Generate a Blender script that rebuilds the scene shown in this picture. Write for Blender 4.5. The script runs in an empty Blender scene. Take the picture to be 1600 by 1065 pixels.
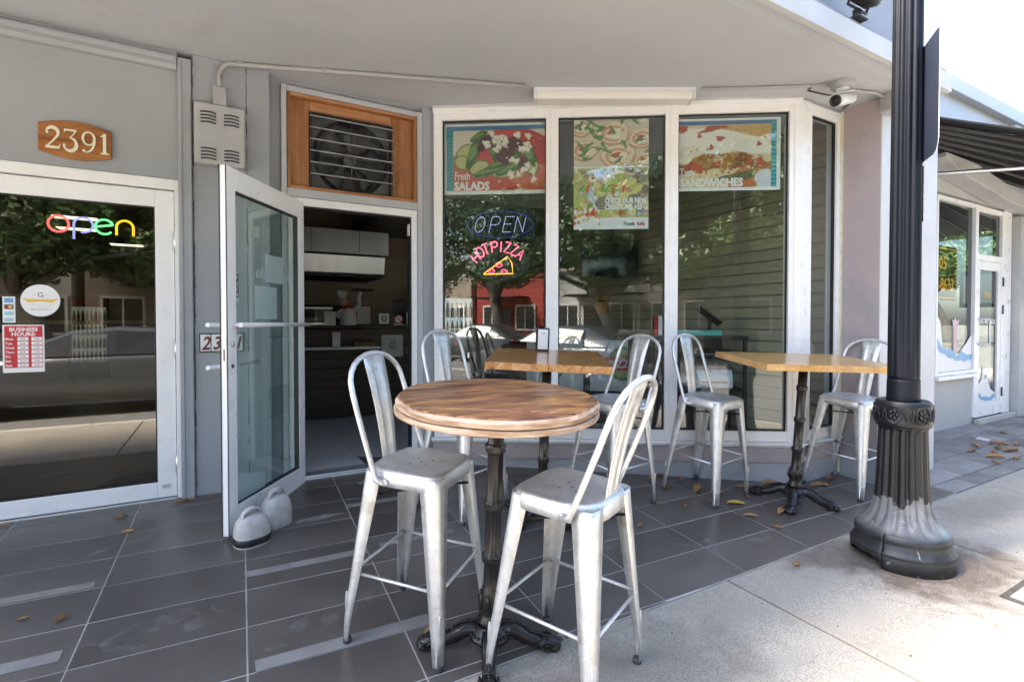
import bpy, bmesh, math, random
import numpy as np
from mathutils import Matrix, Vector
random.seed(7)
rng = np.random.default_rng(7)
R = math.radians
S = bpy.context.scene
COL = S.collection

# ------------------------------------------------------------------ camera
cam_d = bpy.data.cameras.new('camera')
cam_d.sensor_width = 36.0
cam_d.lens = 36.0 * 810 / 1600
cam_d.shift_y = -15 / 1600
cam_d.clip_start = 0.05
cam_d.clip_end = 2000
cam = bpy.data.objects.new('camera', cam_d)
COL.objects.link(cam)
cam.location = (0.19, -4.14, 1.18)
cam.rotation_euler = (R(89.0), 0, R(-30.0))
S.camera = cam

# ------------------------------------------------------------------ sky, sun, exposure
SUN_EL, SUN_AZ = 52.0, 303.0          # azimuth of the sun measured from +Y towards +X
W = bpy.data.worlds.new('World')
S.world = W
W.use_nodes = True
wn = W.node_tree.nodes
wl = W.node_tree.links
bg = wn['Background']
sky = wn.new('ShaderNodeTexSky')
sky.sky_type = 'NISHITA'
sky.sun_disc = False
sky.sun_elevation = R(SUN_EL)
sky.sun_rotation = R(SUN_AZ)
sky.air_density = 1.0
sky.dust_density = 3.0
sky.ozone_density = 0.8
wl.new(sky.outputs[0], bg.inputs[0])
bg.inputs[1].default_value = 0.115
sd = bpy.data.lights.new('sun', 'SUN')
sd.energy = 5.0
sd.angle = R(30)
sd.color = (1.0, 0.92, 0.80)
so = bpy.data.objects.new('sun', sd)
COL.objects.link(so)
_d = Vector((math.sin(R(SUN_AZ)) * math.cos(R(SUN_EL)), math.cos(R(SUN_AZ)) * math.cos(R(SUN_EL)), math.sin(R(SUN_EL))))
so.rotation_euler = _d.to_track_quat('Z', 'Y').to_euler()
so.location = (0, 0, 30)
S.view_settings.view_transform = 'Standard'
S.view_settings.look = 'None'
S.view_settings.gamma = 1
S.view_settings.use_curve_mapping = False
S.view_settings.exposure = 3.1
S.render.engine = 'CYCLES'
S.cycles.use_denoising = True
S.cycles.max_bounces = 10
S.cycles.diffuse_bounces = 5
S.cycles.glossy_bounces = 5
S.cycles.transparent_max_bounces = 24
S.cycles.caustics_reflective = False
S.cycles.caustics_refractive = False

# ------------------------------------------------------------------ materials
def new_mat(name):
    m = bpy.data.materials.new(name)
    m.use_nodes = True
    nt = m.node_tree
    return m, nt, nt.nodes['Principled BSDF']

def c4(c):
    return (c[0], c[1], c[2], 1.0)

def coords(nt, scale=(1, 1, 1), world=False):
    if world:
        g = nt.nodes.new('ShaderNodeNewGeometry')
        out = g.outputs['Position']
    else:
        t = nt.nodes.new('ShaderNodeTexCoord')
        out = t.outputs['Object']
    mp = nt.nodes.new('ShaderNodeMapping')
    mp.inputs['Scale'].default_value = scale
    nt.links.new(out, mp.inputs['Vector'])
    return mp.outputs[0]

def noise(nt, vec, scale, detail=4, rough=0.55, dist=0.0):
    n = nt.nodes.new('ShaderNodeTexNoise')
    n.inputs['Scale'].default_value = scale
    n.inputs['Detail'].default_value = detail
    n.inputs['Roughness'].default_value = rough
    n.inputs['Distortion'].default_value = dist
    nt.links.new(vec, n.inputs['Vector'])
    return n.outputs['Fac']

def ramp(nt, fac, stops):
    r = nt.nodes.new('ShaderNodeValToRGB')
    e = r.color_ramp.elements
    while len(e) < len(stops):
        e.new(0.5)
    for k, (p, c) in enumerate(stops):
        e[k].position = p
        e[k].color = c4(c) if hasattr(c, '__len__') else (c, c, c, 1)
    nt.links.new(fac, r.inputs[0])
    return r.outputs[0]

def mix(nt, fac, a, b, mode='MIX'):
    m = nt.nodes.new('ShaderNodeMix')
    m.data_type = 'RGBA'
    m.blend_type = mode
    for sock, v in ((0, fac), (6, a), (7, b)):
        if hasattr(v, 'is_linked'):
            nt.links.new(v, m.inputs[sock])
        elif sock == 0:
            m.inputs[0].default_value = v
        else:
            m.inputs[sock].default_value = c4(v)
    return m.outputs[2]

def bump(nt, p, h, strength=0.3, dist=0.01):
    b = nt.nodes.new('ShaderNodeBump')
    b.inputs['Strength'].default_value = strength
    b.inputs['Distance'].default_value = dist
    nt.links.new(h, b.inputs['Height'])
    nt.links.new(b.outputs[0], p.inputs['Normal'])

def rnd(nt):
    o = nt.nodes.new('ShaderNodeObjectInfo')
    return o.outputs['Random']

def surf(name, a, b=None, rough=0.5, metal=0.0, scale=3.0, detail=5, stretch=(1, 1, 1), bscale=60, bstr=0.0,
         bdist=0.004, spec=0.5, world=False, rvar=0.0, perobj=0.0, coat=0.0, lo=0.35, hi=0.65, speck=None, dirt=None):
    """painted, stone, metal or cloth surface: two tones mixed by noise, fine relief, optional specks and dirt"""
    m, nt, p = new_mat(name)
    v = coords(nt, stretch, world)
    b = b or a
    f = noise(nt, v, scale, detail)
    col = ramp(nt, f, [(lo, a), (hi, b)])
    if speck:
        sc, sa, thr = speck
        f2 = noise(nt, v, sc, 3, 0.6)
        k = ramp(nt, f2, [(thr, 0.0), (min(thr + 0.06, 1), 1.0)])
        col = mix(nt, k, col, sa)
    if dirt:
        sc, da, thr = dirt
        f3 = noise(nt, v, sc, 6, 0.65, 0.4)
        k = ramp(nt, f3, [(thr, 0.0), (thr + 0.16, 0.75)])
        col = mix(nt, k, col, da)
    if perobj:
        r = rnd(nt)
        k = ramp(nt, r, [(0.0, 1 - perobj), (1.0, 1.0)])
        col = mix(nt, 1.0, col, k, 'MULTIPLY')
    nt.links.new(col, p.inputs['Base Color'])
    p.inputs['Metallic'].default_value = metal
    p.inputs['Specular IOR Level'].default_value = spec
    p.inputs['Coat Weight'].default_value = coat
    p.inputs['Coat Roughness'].default_value = 0.15
    if rvar:
        f4 = noise(nt, v, scale * 2.3, 5)
        rr = ramp(nt, f4, [(0.3, max(0.02, rough - rvar)), (0.7, min(1, rough + rvar))])
        nt.links.new(rr, p.inputs['Roughness'])
    else:
        p.inputs['Roughness'].default_value = rough
    if bstr:
        bump(nt, p, noise(nt, v, bscale, 4), bstr, bdist)
    return m

def emit(name, col, strength, base=(0.02, 0.02, 0.02)):
    m, nt, p = new_mat(name)
    p.inputs['Base Color'].default_value = c4(base)
    p.inputs['Emission Color'].default_value = c4(col)
    p.inputs['Emission Strength'].default_value = strength
    return m

def glass_mat(name, tint, f0=0.06):
    m, nt, p = new_mat(name)
    nt.nodes.remove(p)
    out = nt.nodes['Material Output']
    tr = nt.nodes.new('ShaderNodeBsdfTransparent')
    tr.inputs[0].default_value = c4(tint)
    gl = nt.nodes.new('ShaderNodeBsdfGlossy')
    gl.inputs['Roughness'].default_value = 0.0
    gl.inputs[0].default_value = (1, 1, 1, 1)
    lw = nt.nodes.new('ShaderNodeLayerWeight')
    lw.inputs[0].default_value = 0.5
    pw = nt.nodes.new('ShaderNodeMath'); pw.operation = 'POWER'; pw.inputs[1].default_value = 4.0
    nt.links.new(lw.outputs['Facing'], pw.inputs[0])
    mr = nt.nodes.new('ShaderNodeMapRange')
    mr.inputs['To Min'].default_value = f0
    mr.inputs['To Max'].default_value = 0.8
    nt.links.new(pw.outputs[0], mr.inputs[0])
    mx = nt.nodes.new('ShaderNodeMixShader')
    nt.links.new(mr.outputs[0], mx.inputs[0])
    nt.links.new(tr.outputs[0], mx.inputs[1])
    nt.links.new(gl.outputs[0], mx.inputs[2])
    nt.links.new(mx.outputs[0], out.inputs[0])
    return m

def wood(name, dark, mid, light, axis='x', freq=14, rough=0.35, coat=0.2, dist=2.0):
    m, nt, p = new_mat(name)
    st = (0.35, 3.2, 3.2) if axis == 'x' else ((3.2, 0.35, 3.2) if axis == 'y' else (3.2, 3.2, 0.35))
    v = coords(nt, st)
    r = nt.nodes.new('ShaderNodeVectorMath'); r.operation = 'ADD'
    cx = nt.nodes.new('ShaderNodeCombineXYZ')
    ob = rnd(nt)
    ml = nt.nodes.new('ShaderNodeMath'); ml.operation = 'MULTIPLY'; ml.inputs[1].default_value = 17.0
    nt.links.new(ob, ml.inputs[0])
    for k in range(3):
        nt.links.new(ml.outputs[0], cx.inputs[k])
    nt.links.new(v, r.inputs[0]); nt.links.new(cx.outputs[0], r.inputs[1])
    v = r.outputs[0]
    f = noise(nt, v, freq * 0.35, 6, 0.6, dist)
    g = noise(nt, v, freq * 3.0, 4, 0.7, 0.3)
    col = ramp(nt, f, [(0.28, dark), (0.47, mid), (0.68, light)])
    gk = ramp(nt, g, [(0.3, 0.72), (0.6, 1.0)])
    col = mix(nt, 1.0, col, gk, 'MULTIPLY')
    nt.links.new(col, p.inputs['Base Color'])
    p.inputs['Roughness'].default_value = rough
    p.inputs['Coat Weight'].default_value = coat
    p.inputs['Coat Roughness'].default_value = 0.18
    bump(nt, p, g, 0.12, 0.002)
    return m

M = {}
M['wall_grey'] = surf('grey wall paint', (0.310, 0.325, 0.350), (0.350, 0.365, 0.390), 0.6, scale=1.3, bscale=70, bstr=0.5, bdist=0.004, dirt=(2.2, (0.28, 0.278, 0.28), 0.60))
M['soffit'] = surf('grey soffit paint', (0.455, 0.475, 0.505), (0.505, 0.52, 0.545), 0.7, scale=0.8, bscale=60, bstr=0.35, bdist=0.004, dirt=(1.6, (0.43, 0.42, 0.425), 0.56))
M['fascia'] = surf('white fascia paint', (0.58, 0.58, 0.58), (0.52, 0.52, 0.525), 0.55, scale=2.5, bscale=60, bstr=0.15, dirt=(3, (0.5, 0.5, 0.5), 0.68))
M['upper'] = surf('grey upper wall paint', (0.27, 0.275, 0.30), (0.31, 0.315, 0.34), 0.55, scale=1.5, bscale=80, bstr=0.2)
M['white_frame'] = surf('white aluminium', (0.85, 0.85, 0.85), (0.81, 0.81, 0.805), 0.32, scale=4, rvar=0.08, dirt=(5, (0.70, 0.69, 0.66), 0.66))
M['gasket'] = surf('black rubber gasket', (0.015, 0.015, 0.016), rough=0.6)
M['grey_frame'] = surf('grey aluminium frame', (0.42, 0.43, 0.46), (0.46, 0.47, 0.50), 0.4, scale=5, rvar=0.08)
M['glass'] = glass_mat('clear window glass', (0.92, 0.95, 0.94), 0.058)
M['glass_green'] = glass_mat('greenish door glass', (0.82, 0.90, 0.88), 0.07)
M['glass_shop'] = glass_mat('tinted shop glass', (0.38, 0.42, 0.42), 0.05)
M['glass_dark'] = glass_mat('tinted door glass', (0.56, 0.52, 0.43), 0.095)
M['pink'] = surf('faded pinkish paint', (0.44, 0.36, 0.355), (0.37, 0.32, 0.325), 0.65, scale=1.6, bscale=70, bstr=0.2, dirt=(1.2, (0.24, 0.25, 0.28), 0.50))
M['tile'] = surf('charcoal porcelain tile', (0.104, 0.091, 0.079), (0.140, 0.124, 0.109), 0.34, scale=2.2, detail=8, bscale=120, bstr=0.04, bdist=0.002, rvar=0.07, perobj=0.36, spec=0.5, dirt=(2.6, (0.15, 0.14, 0.13), 0.58), speck=(60, (0.22, 0.21, 0.20), 0.74))
M['grout'] = surf('pale grey grout', (0.36, 0.335, 0.305), (0.50, 0.475, 0.44), 0.85, scale=6)
M['strip_grey'] = surf('light grey floor strip', (0.21, 0.20, 0.188), (0.27, 0.258, 0.242), 0.6, scale=9, bscale=200, bstr=0.2)
M['concrete'] = surf('sidewalk concrete', (0.385, 0.342, 0.28), (0.47, 0.424, 0.355), 0.85, scale=2.2, detail=9, bscale=220, bstr=0.5, bdist=0.003, perobj=0.10, speck=(170, (0.27, 0.24, 0.20), 0.50), dirt=(1.3, (0.33, 0.295, 0.25), 0.56))
M['joint'] = surf('dirty joint', (0.055, 0.047, 0.04), (0.10, 0.09, 0.075), 0.9, scale=8)
M['paver'] = surf('grey paver', (0.22, 0.205, 0.19), (0.31, 0.29, 0.27), 0.8, scale=5, detail=8, bscale=160, bstr=0.25, bdist=0.003, perobj=0.40, dirt=(4, (0.14, 0.13, 0.12), 0.6))
M['asphalt'] = surf('asphalt', (0.12, 0.118, 0.113), (0.16, 0.155, 0.148), 0.85, scale=2, bscale=150, bstr=0.4)
M['ground'] = surf('far ground', (0.12, 0.12, 0.10), (0.16, 0.15, 0.12), 0.9, scale=0.2)
M['marking'] = surf('road marking paint', (0.6, 0.58, 0.5), (0.7, 0.68, 0.6), 0.7, scale=8)
M['kerb'] = surf('kerb concrete', (0.40, 0.38, 0.34), (0.50, 0.48, 0.43), 0.85, scale=3, bscale=100, bstr=0.3)
M['int_tile'] = surf('light interior tile', (0.52, 0.51, 0.49), (0.60, 0.59, 0.57), 0.35, scale=2, detail=7, perobj=0.12, rvar=0.06)
M['int_grout'] = surf('dark interior grout', (0.08, 0.08, 0.08), rough=0.8)
M['int_wall'] = surf('interior wall', (0.26, 0.25, 0.23), (0.30, 0.29, 0.27), 0.7, scale=1)
M['int_brown'] = surf('brown interior panel', (0.36, 0.26, 0.16), (0.40, 0.29, 0.18), 0.5, scale=1.4)
M['slat'] = surf('tan slatwall board', (0.42, 0.38, 0.26), (0.47, 0.43, 0.30), 0.45, scale=2, stretch=(1, 1, 6), perobj=0.1)
M['black'] = surf('matt black', (0.012, 0.012, 0.013), (0.02, 0.02, 0.021), 0.5, scale=8)
M['counter'] = wood('dark counter wood', (0.020, 0.011, 0.008), (0.045, 0.024, 0.016), (0.07, 0.04, 0.026), 'x', 10, 0.5, 0.0)
M['steel'] = surf('stainless steel', (0.62, 0.62, 0.62), (0.74, 0.74, 0.74), 0.30, 0.75, scale=2.5, stretch=(2, 2, 0.15))
M['galv'] = None
M['iron'] = surf('black cast iron paint', (0.008, 0.008, 0.008), (0.014, 0.013, 0.013), 0.34, scale=9, bscale=60, bstr=0.25, speck=(40, (0.20, 0.19, 0.18), 0.68))
M['iron_brown'] = surf('worn brown-black pole paint', (0.012, 0.010, 0.009), (0.022, 0.018, 0.015), 0.30, scale=6, stretch=(1, 1, 0.2), rvar=0.08, speck=(40, (0.3, 0.28, 0.25), 0.74))
M['round_wood'] = None
M['oak'] = wood('honey pine', (0.46, 0.22, 0.06), (0.66, 0.35, 0.105), (0.76, 0.45, 0.16), 'x', 9, 0.28, 0.35, 1.2)
M['orange_wood'] = wood('varnished orange pine', (0.24, 0.085, 0.022), (0.46, 0.20, 0.055), (0.62, 0.32, 0.10), 'y', 16, 0.22, 0.5, 1.6)
M['panel_wood'] = wood('cedar panel', (0.20, 0.075, 0.028), (0.36, 0.15, 0.055), (0.46, 0.22, 0.09), 'z', 9, 0.5, 0.05, 1.4)
M['panel_wood_h'] = wood('cedar strip', (0.24, 0.095, 0.035), (0.42, 0.18, 0.07), (0.52, 0.27, 0.12), 'x', 9, 0.5, 0.05, 1.4)
M['plaque'] = wood('cedar plaque', (0.22, 0.070, 0.018), (0.36, 0.13, 0.030), (0.45, 0.19, 0.050), 'x', 10, 0.35, 0.3, 1.5)
M['cream'] = surf('cream lettering', (0.75, 0.71, 0.55), rough=0.5)
M['white'] = surf('white print', (0.78, 0.78, 0.77), rough=0.5)
M['red'] = surf('red print', (0.50, 0.025, 0.035), rough=0.4)
M['green'] = surf('green print', (0.03, 0.22, 0.07), rough=0.4)
M['lightgreen'] = surf('pale green print', (0.30, 0.42, 0.12), rough=0.5)
M['teal'] = surf('teal plastic', (0.10, 0.46, 0.42), rough=0.4)
M['brown_print'] = surf('dark red print', (0.16, 0.035, 0.025), rough=0.5)
M['gold'] = surf('yellow print', (0.78, 0.48, 0.06), rough=0.5)
M['blue_print'] = surf('blue print', (0.16, 0.36, 0.60), rough=0.4)
M['pale_blue'] = surf('pale blue sticker', (0.30, 0.56, 0.62), rough=0.4)
def film(name, col, a):
    m, nt, p = new_mat(name)
    p.inputs['Base Color'].default_value = c4(col); p.inputs['Alpha'].default_value = a; p.inputs['Roughness'].default_value = 0.5
    return m
M['film'] = film('pale teal window film', (0.46, 0.58, 0.58), 0.42)
M['dark_print'] = surf('dark print', (0.05, 0.05, 0.06), rough=0.5)
M['grey_print'] = surf('grey print', (0.36, 0.38, 0.40), (0.55, 0.57, 0.58), 0.5, scale=70, lo=0.45, hi=0.55)
M['box_paint'] = surf('grey cabinet paint', (0.38, 0.385, 0.39), (0.42, 0.425, 0.43), 0.45, scale=5)
M['conduit'] = surf('grey conduit paint', (0.34, 0.34, 0.345), (0.38, 0.38, 0.385), 0.5, scale=8)
M['lens'] = surf('white lamp lens', (0.74, 0.73, 0.70), (0.70, 0.68, 0.64), 0.35, scale=3)
M['plastic_white'] = surf('white plastic', (0.72, 0.73, 0.74), rough=0.3)
M['felt'] = surf('grey felt', (0.42, 0.40, 0.38), (0.52, 0.50, 0.475), 0.95, scale=24, bscale=240, bstr=0.5, bdist=0.004)
M['lamp_paint'] = None
M['lamp_navy'] = surf('dark navy lamp paint', (0.004, 0.0055, 0.010), (0.007, 0.009, 0.014), 0.5, scale=4, rvar=0.05, spec=0.28)
M['sign_back'] = surf('navy sign plate', (0.018, 0.024, 0.042), (0.024, 0.030, 0.05), 0.45, scale=3)
M['sticker'] = surf('worn orange sticker', (0.06, 0.03, 0.02), (0.80, 0.50, 0.14), 0.5, scale=55, lo=0.46, hi=0.56)
M['alu'] = surf('bare aluminium', (0.68, 0.69, 0.70), (0.74, 0.75, 0.76), 0.35, 0.9, scale=6)
M['awning'] = surf('black corrugated awning', (0.004, 0.004, 0.0045), (0.006, 0.006, 0.0065), 0.7, scale=3, spec=0.2)
M['nb_wall'] = surf('pale grey wall', (0.40, 0.40, 0.40), (0.45, 0.45, 0.445), 0.6, scale=1.5, bscale=60, bstr=0.3, dirt=(2, (0.5, 0.49, 0.47), 0.66))
M['nb_parapet'] = surf('white parapet', (0.62, 0.62, 0.63), (0.66, 0.66, 0.66), 0.55, scale=2, bscale=50, bstr=0.2)
M['leaf_dry'] = surf('dry leaf', (0.36, 0.17, 0.06), (0.62, 0.38, 0.18), 0.7, scale=16, perobj=0.45, bscale=60, bstr=0.3)
M['leaf_yellow'] = surf('yellow leaf', (0.55, 0.33, 0.05), (0.66, 0.44, 0.09), 0.6, scale=18, perobj=0.2)
M['leaf_tree'] = surf('tree leaf', (0.030, 0.065, 0.014), (0.075, 0.135, 0.03), 0.5, scale=0.9, detail=3)
M['bark'] = surf('bark', (0.09, 0.075, 0.06), (0.17, 0.15, 0.12), 0.9, scale=5, stretch=(1, 1, 0.3), bscale=20, bstr=0.6, bdist=0.03)
M['brick'] = surf('car grey', (0.2, 0.2, 0.2), rough=0.4)
M['car_silver'] = surf('silver car paint', (0.45, 0.46, 0.48), rough=0.25, coat=0.6)
M['car_dark'] = surf('dark grey car paint', (0.05, 0.055, 0.06), rough=0.25, coat=0.6)
M['car_glass'] = surf('car glass', (0.01, 0.012, 0.014), rough=0.08)
M['tyre'] = surf('tyre rubber', (0.02, 0.02, 0.02), rough=0.8)
M['b_cream'] = surf('cream stucco', (0.36, 0.31, 0.24), (0.42, 0.37, 0.29), 0.8, scale=0.6)
M['b_white'] = surf('white stucco', (0.58, 0.58, 0.57), (0.64, 0.64, 0.63), 0.8, scale=0.6)
M['b_brown'] = surf('brown stucco', (0.14, 0.10, 0.075), (0.18, 0.13, 0.10), 0.8, scale=0.6)
M['b_red'] = surf('red stucco', (0.34, 0.04, 0.03), (0.38, 0.055, 0.04), 0.8, scale=0.6)
M['b_window'] = surf('dark window glass', (0.03, 0.035, 0.04), rough=0.08)

def galv_mat():
    m, nt, p = new_mat('galvanised sheet steel')
    v = coords(nt, (1, 1, 1))
    vo = nt.nodes.new('ShaderNodeTexVoronoi'); vo.inputs['Scale'].default_value = 55
    nt.links.new(v, vo.inputs['Vector'])
    bw = nt.nodes.new('ShaderNodeRGBToBW'); nt.links.new(vo.outputs['Color'], bw.inputs[0])
    f = noise(nt, v, 7, 6)
    a = ramp(nt, f, [(0.3, (0.68, 0.685, 0.675)), (0.7, (0.82, 0.825, 0.815))])
    k = ramp(nt, bw.outputs[0], [(0.0, 0.86), (1.0, 1.0)])
    col = mix(nt, 1.0, a, k, 'MULTIPLY')
    f2 = noise(nt, v, 11, 7, 0.7, 0.6)
    stain = ramp(nt, f2, [(0.54, 0.0), (0.70, 0.6)])
    col = mix(nt, stain, col, (0.40, 0.37, 0.31))
    f5 = noise(nt, v, 5.5, 8, 0.75, 0.9)
    rust = ramp(nt, f5, [(0.665, 0.0), (0.72, 0.85)])
    col = mix(nt, rust, col, (0.20, 0.09, 0.04))
    nt.links.new(col, p.inputs['Base Color'])
    p.inputs['Metallic'].default_value = 0.82
    rr = ramp(nt, noise(nt, v, 18, 5), [(0.3, 0.38), (0.7, 0.54)])
    nt.links.new(rr, p.inputs['Roughness'])
    bump(nt, p, noise(nt, v, 26, 4), 0.10, 0.004)
    return m
M['galv'] = galv_mat()

def lamp_paint_mat():
    m, nt, p = new_mat('worn black lamp paint')
    v = coords(nt, (1, 1, 1))
    t = nt.nodes.new('ShaderNodeSeparateXYZ'); nt.links.new(v, t.inputs[0])
    n1 = noise(nt, v, 9, 6, 0.6)
    ad = nt.nodes.new('ShaderNodeMath'); ad.operation = 'MULTIPLY_ADD'
    nt.links.new(n1, ad.inputs[0]); ad.inputs[1].default_value = 0.34
    nt.links.new(t.outputs[2], ad.inputs[2])          # height of the ragged paint line
    bare = ramp(nt, ad.outputs[0], [(0.0, 1.0), (0.535, 1.0), (0.545, 0.0)])
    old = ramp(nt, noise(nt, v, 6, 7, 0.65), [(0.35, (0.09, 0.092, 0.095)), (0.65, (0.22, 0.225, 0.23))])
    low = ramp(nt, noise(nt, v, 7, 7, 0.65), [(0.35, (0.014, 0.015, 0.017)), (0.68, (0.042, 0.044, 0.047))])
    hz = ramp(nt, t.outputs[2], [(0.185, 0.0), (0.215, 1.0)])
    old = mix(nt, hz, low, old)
    new = ramp(nt, noise(nt, v, 5, 6, 0.6), [(0.35, (0.005, 0.0055, 0.007)), (0.7, (0.011, 0.012, 0.014))])
    flk = ramp(nt, noise(nt, v, 10, 7, 0.7, 1.0), [(0.62, 0.0), (0.68, 0.8)])
    old = mix(nt, flk, old, (0.36, 0.36, 0.35))
    col = mix(nt, bare, new, old)
    scr = ramp(nt, noise(nt, v, 40, 4, 0.7), [(0.72, 0.0), (0.78, 0.7)])
    col = mix(nt, scr, col, (0.36, 0.36, 0.36))
    nt.links.new(col, p.inputs['Base Color'])
    p.inputs['Roughness'].default_value = 0.42
    bump(nt, p, noise(nt, v, 50, 4), 0.15, 0.003)
    return m
M['lamp_paint'] = lamp_paint_mat()

def attr_mat(name, rough=0.45):
    m, nt, p = new_mat(name)
    a = nt.nodes.new('ShaderNodeAttribute'); a.attribute_name = 'print'
    nt.links.new(a.outputs['Color'], p.inputs['Base Color'])
    p.inputs['Roughness'].default_value = rough
    p.inputs['Specular IOR Level'].default_value = 0.3
    return m
M['print'] = attr_mat('printed poster paper')

# ------------------------------------------------------------------ mesh helpers
class MB:
    """collects vertices and faces for one mesh object"""
    def __init__(s):
        s.v, s.f, s.mi, s.sm = [], [], [], []
    def add(s, vs, fs, mi=0, smooth=False):
        o = len(s.v)
        s.v += [tuple(map(float, q)) for q in vs]
        s.f += [tuple(i + o for i in f) for f in fs]
        s.mi += [mi] * len(fs)
        s.sm += [smooth] * len(fs)
        return s
    def box(s, x0, x1, y0, y1, z0, z1, mi=0, mtx=None):
        vs = [(x, y, z) for z in (z0, z1) for y in (y0, y1) for x in (x0, x1)]
        if mtx is not None:
            vs = [mtx @ Vector(q) for q in vs]
        return s.add(vs, [(0, 2, 3, 1), (4, 5, 7, 6), (0, 1, 5, 4), (2, 6, 7, 3), (0, 4, 6, 2), (1, 3, 7, 5)], mi)
    def prism(s, poly, z0, z1, mi=0):
        """poly: list of (x, y) counter-clockwise, or z0/z1 may be functions of (x, y)"""
        n = len(poly)
        a = z0 if callable(z0) else (lambda x, y: z0)
        b = z1 if callable(z1) else (lambda x, y: z1)
        vs = [(x, y, a(x, y)) for x, y in poly] + [(x, y, b(x, y)) for x, y in poly]
        fs = [tuple(range(n - 1, -1, -1)), tuple(range(n, 2 * n))]
        fs += [(i, (i + 1) % n, n + (i + 1) % n, n + i) for i in range(n)]
        return s.add(vs, fs, mi)
    def prism_xz(s, poly, y0, y1, mi=0):
        n = len(poly)
        vs = [(x, y0, z) for x, z in poly] + [(x, y1, z) for x, z in poly]
        fs = [tuple(range(n)), tuple(range(2 * n - 1, n - 1, -1))]
        fs += [((i + 1) % n, i, n + i, n + (i + 1) % n) for i in range(n)]
        return s.add(vs, fs, mi)
    def prism_yz(s, poly, x0, x1, mi=0):
        n = len(poly)
        vs = [(x0, y, z) for y, z in poly] + [(x1, y, z) for y, z in poly]
        fs = [tuple(range(n - 1, -1, -1)), tuple(range(n, 2 * n))]
        fs += [(i, (i + 1) % n, n + (i + 1) % n, n + i) for i in range(n)]
        return s.add(vs, fs, mi)
    def tube(s, pts, r, n=8, mi=0, closed=False, flat=1.0):
        pts = [Vector(q) for q in pts]
        m = len(pts)
        rr = r if hasattr(r, '__len__') else [r] * m
        vs, prev = [], None
        for i, q in enumerate(pts):
            if closed:
                t = pts[(i + 1) % m] - pts[i - 1]
            else:
                t = pts[min(i + 1, m - 1)] - pts[max(i - 1, 0)]
            t.normalize()
            if prev is None:
                up = Vector((0, 0, 1)) if abs(t.z) < 0.9 else Vector((1, 0, 0))
                a = t.cross(up).normalized()
            else:
                a = (prev - t * prev.dot(t)).normalized()
            prev = a
            b = t.cross(a)
            for k in range(n):
                w = 2 * math.pi * k / n
                vs.append(q + a * math.cos(w) * rr[i] + b * math.sin(w) * rr[i] * flat)
        fs = []
        for i in range(m if closed else m - 1):
            j = (i + 1) % m
            for k in range(n):
                k2 = (k + 1) % n
                fs.append((i * n + k, i * n + k2, j * n + k2, j * n + k))
        s.add(vs, fs, mi, True)
        if not closed:
            o = len(s.v) - len(vs)
            s.f += [tuple(o + k for k in range(n - 1, -1, -1)), tuple(o + (m - 1) * n + k for k in range(n))]
            s.mi += [mi, mi]; s.sm += [False, False]
        return s
    def lathe(s, prof, n=32, c=(0, 0, 0), mi=0, mod=None, a0=0.0, a1=2 * math.pi, smooth=True, cap=True):
        """prof: list of (r, z); mod(angle, r, z) -> (r, z)"""
        full = abs(a1 - a0 - 2 * math.pi) < 1e-6
        cols = n if full else n + 1
        vs = []
        for r, z in prof:
            for k in range(cols):
                w = a0 + (a1 - a0) * k / n
                r2, z2 = mod(w, r, z) if mod else (r, z)
                vs.append((c[0] + r2 * math.cos(w), c[1] + r2 * math.sin(w), c[2] + z2))
        fs = []
        for i in range(len(prof) - 1):
            for k in range(n):
                k2 = (k + 1) % cols
                fs.append((i * cols + k, i * cols + k2, (i + 1) * cols + k2, (i + 1) * cols + k))
        s.add(vs, fs, mi, smooth)
        if cap and full:
            o = len(s.v) - len(vs)
            L = len(prof) - 1
            s.f += [tuple(o + k for k in range(n - 1, -1, -1)), tuple(o + L * cols + k for k in range(n))]
            s.mi += [mi, mi]; s.sm += [False, False]
        return s
    def ball(s, c, r, n=10, m=6, mi=0):
        rx, ry, rz = r if hasattr(r, '__len__') else (r, r, r)
        vs = [(c[0], c[1], c[2] - rz)]
        for i in range(1, m):
            ph = -math.pi / 2 + math.pi * i / m
            for k in range(n):
                w = 2 * math.pi * k / n
                vs.append((c[0] + rx * math.cos(ph) * math.cos(w), c[1] + ry * math.cos(ph) * math.sin(w), c[2] + rz * math.sin(ph)))
        vs.append((c[0], c[1], c[2] + rz))
        fs = [(0, 1 + (k + 1) % n, 1 + k) for k in range(n)]
        for i in range(m - 2):
            for k in range(n):
                a = 1 + i * n
                fs.append((a + k, a + (k + 1) % n, a + n + (k + 1) % n, a + n + k))
        t = len(vs) - 1
        a = 1 + (m - 2) * n
        fs += [(a + k, a + (k + 1) % n, t) for k in range(n)]
        return s.add(vs, fs, mi, True)
    def xf(s, mtx):
        s.v = [tuple(mtx @ Vector(q)) for q in s.v]
        return s
    def mesh(s, name, mats):
        me = bpy.data.meshes.new(name)
        me.from_pydata(s.v, [], s.f)
        for m in (mats if isinstance(mats, (list, tuple)) else [mats]):
            me.materials.append(m)
        me.polygons.foreach_set('material_index', s.mi)
        me.polygons.foreach_set('use_smooth', s.sm)
        me.update()
        return me
    def build(s, name, mats, parent=None, loc=(0, 0, 0), rot=None, bevel=0.0, seg=2, solid=0.0):
        o = bpy.data.objects.new(name, s.mesh(name, mats))
        COL.objects.link(o)
        o.location = loc
        if rot is not None:
            o.rotation_euler = rot
        if parent is not None:
            o.parent = parent
        if solid:
            md = o.modifiers.new('thickness', 'SOLIDIFY'); md.thickness = solid; md.offset = -1
        if bevel:
            md = o.modifiers.new('edge', 'BEVEL'); md.width = bevel; md.segments = seg; md.limit_method = 'ANGLE'; md.angle_limit = R(40)
            md.harden_normals = False
        return o

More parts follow.
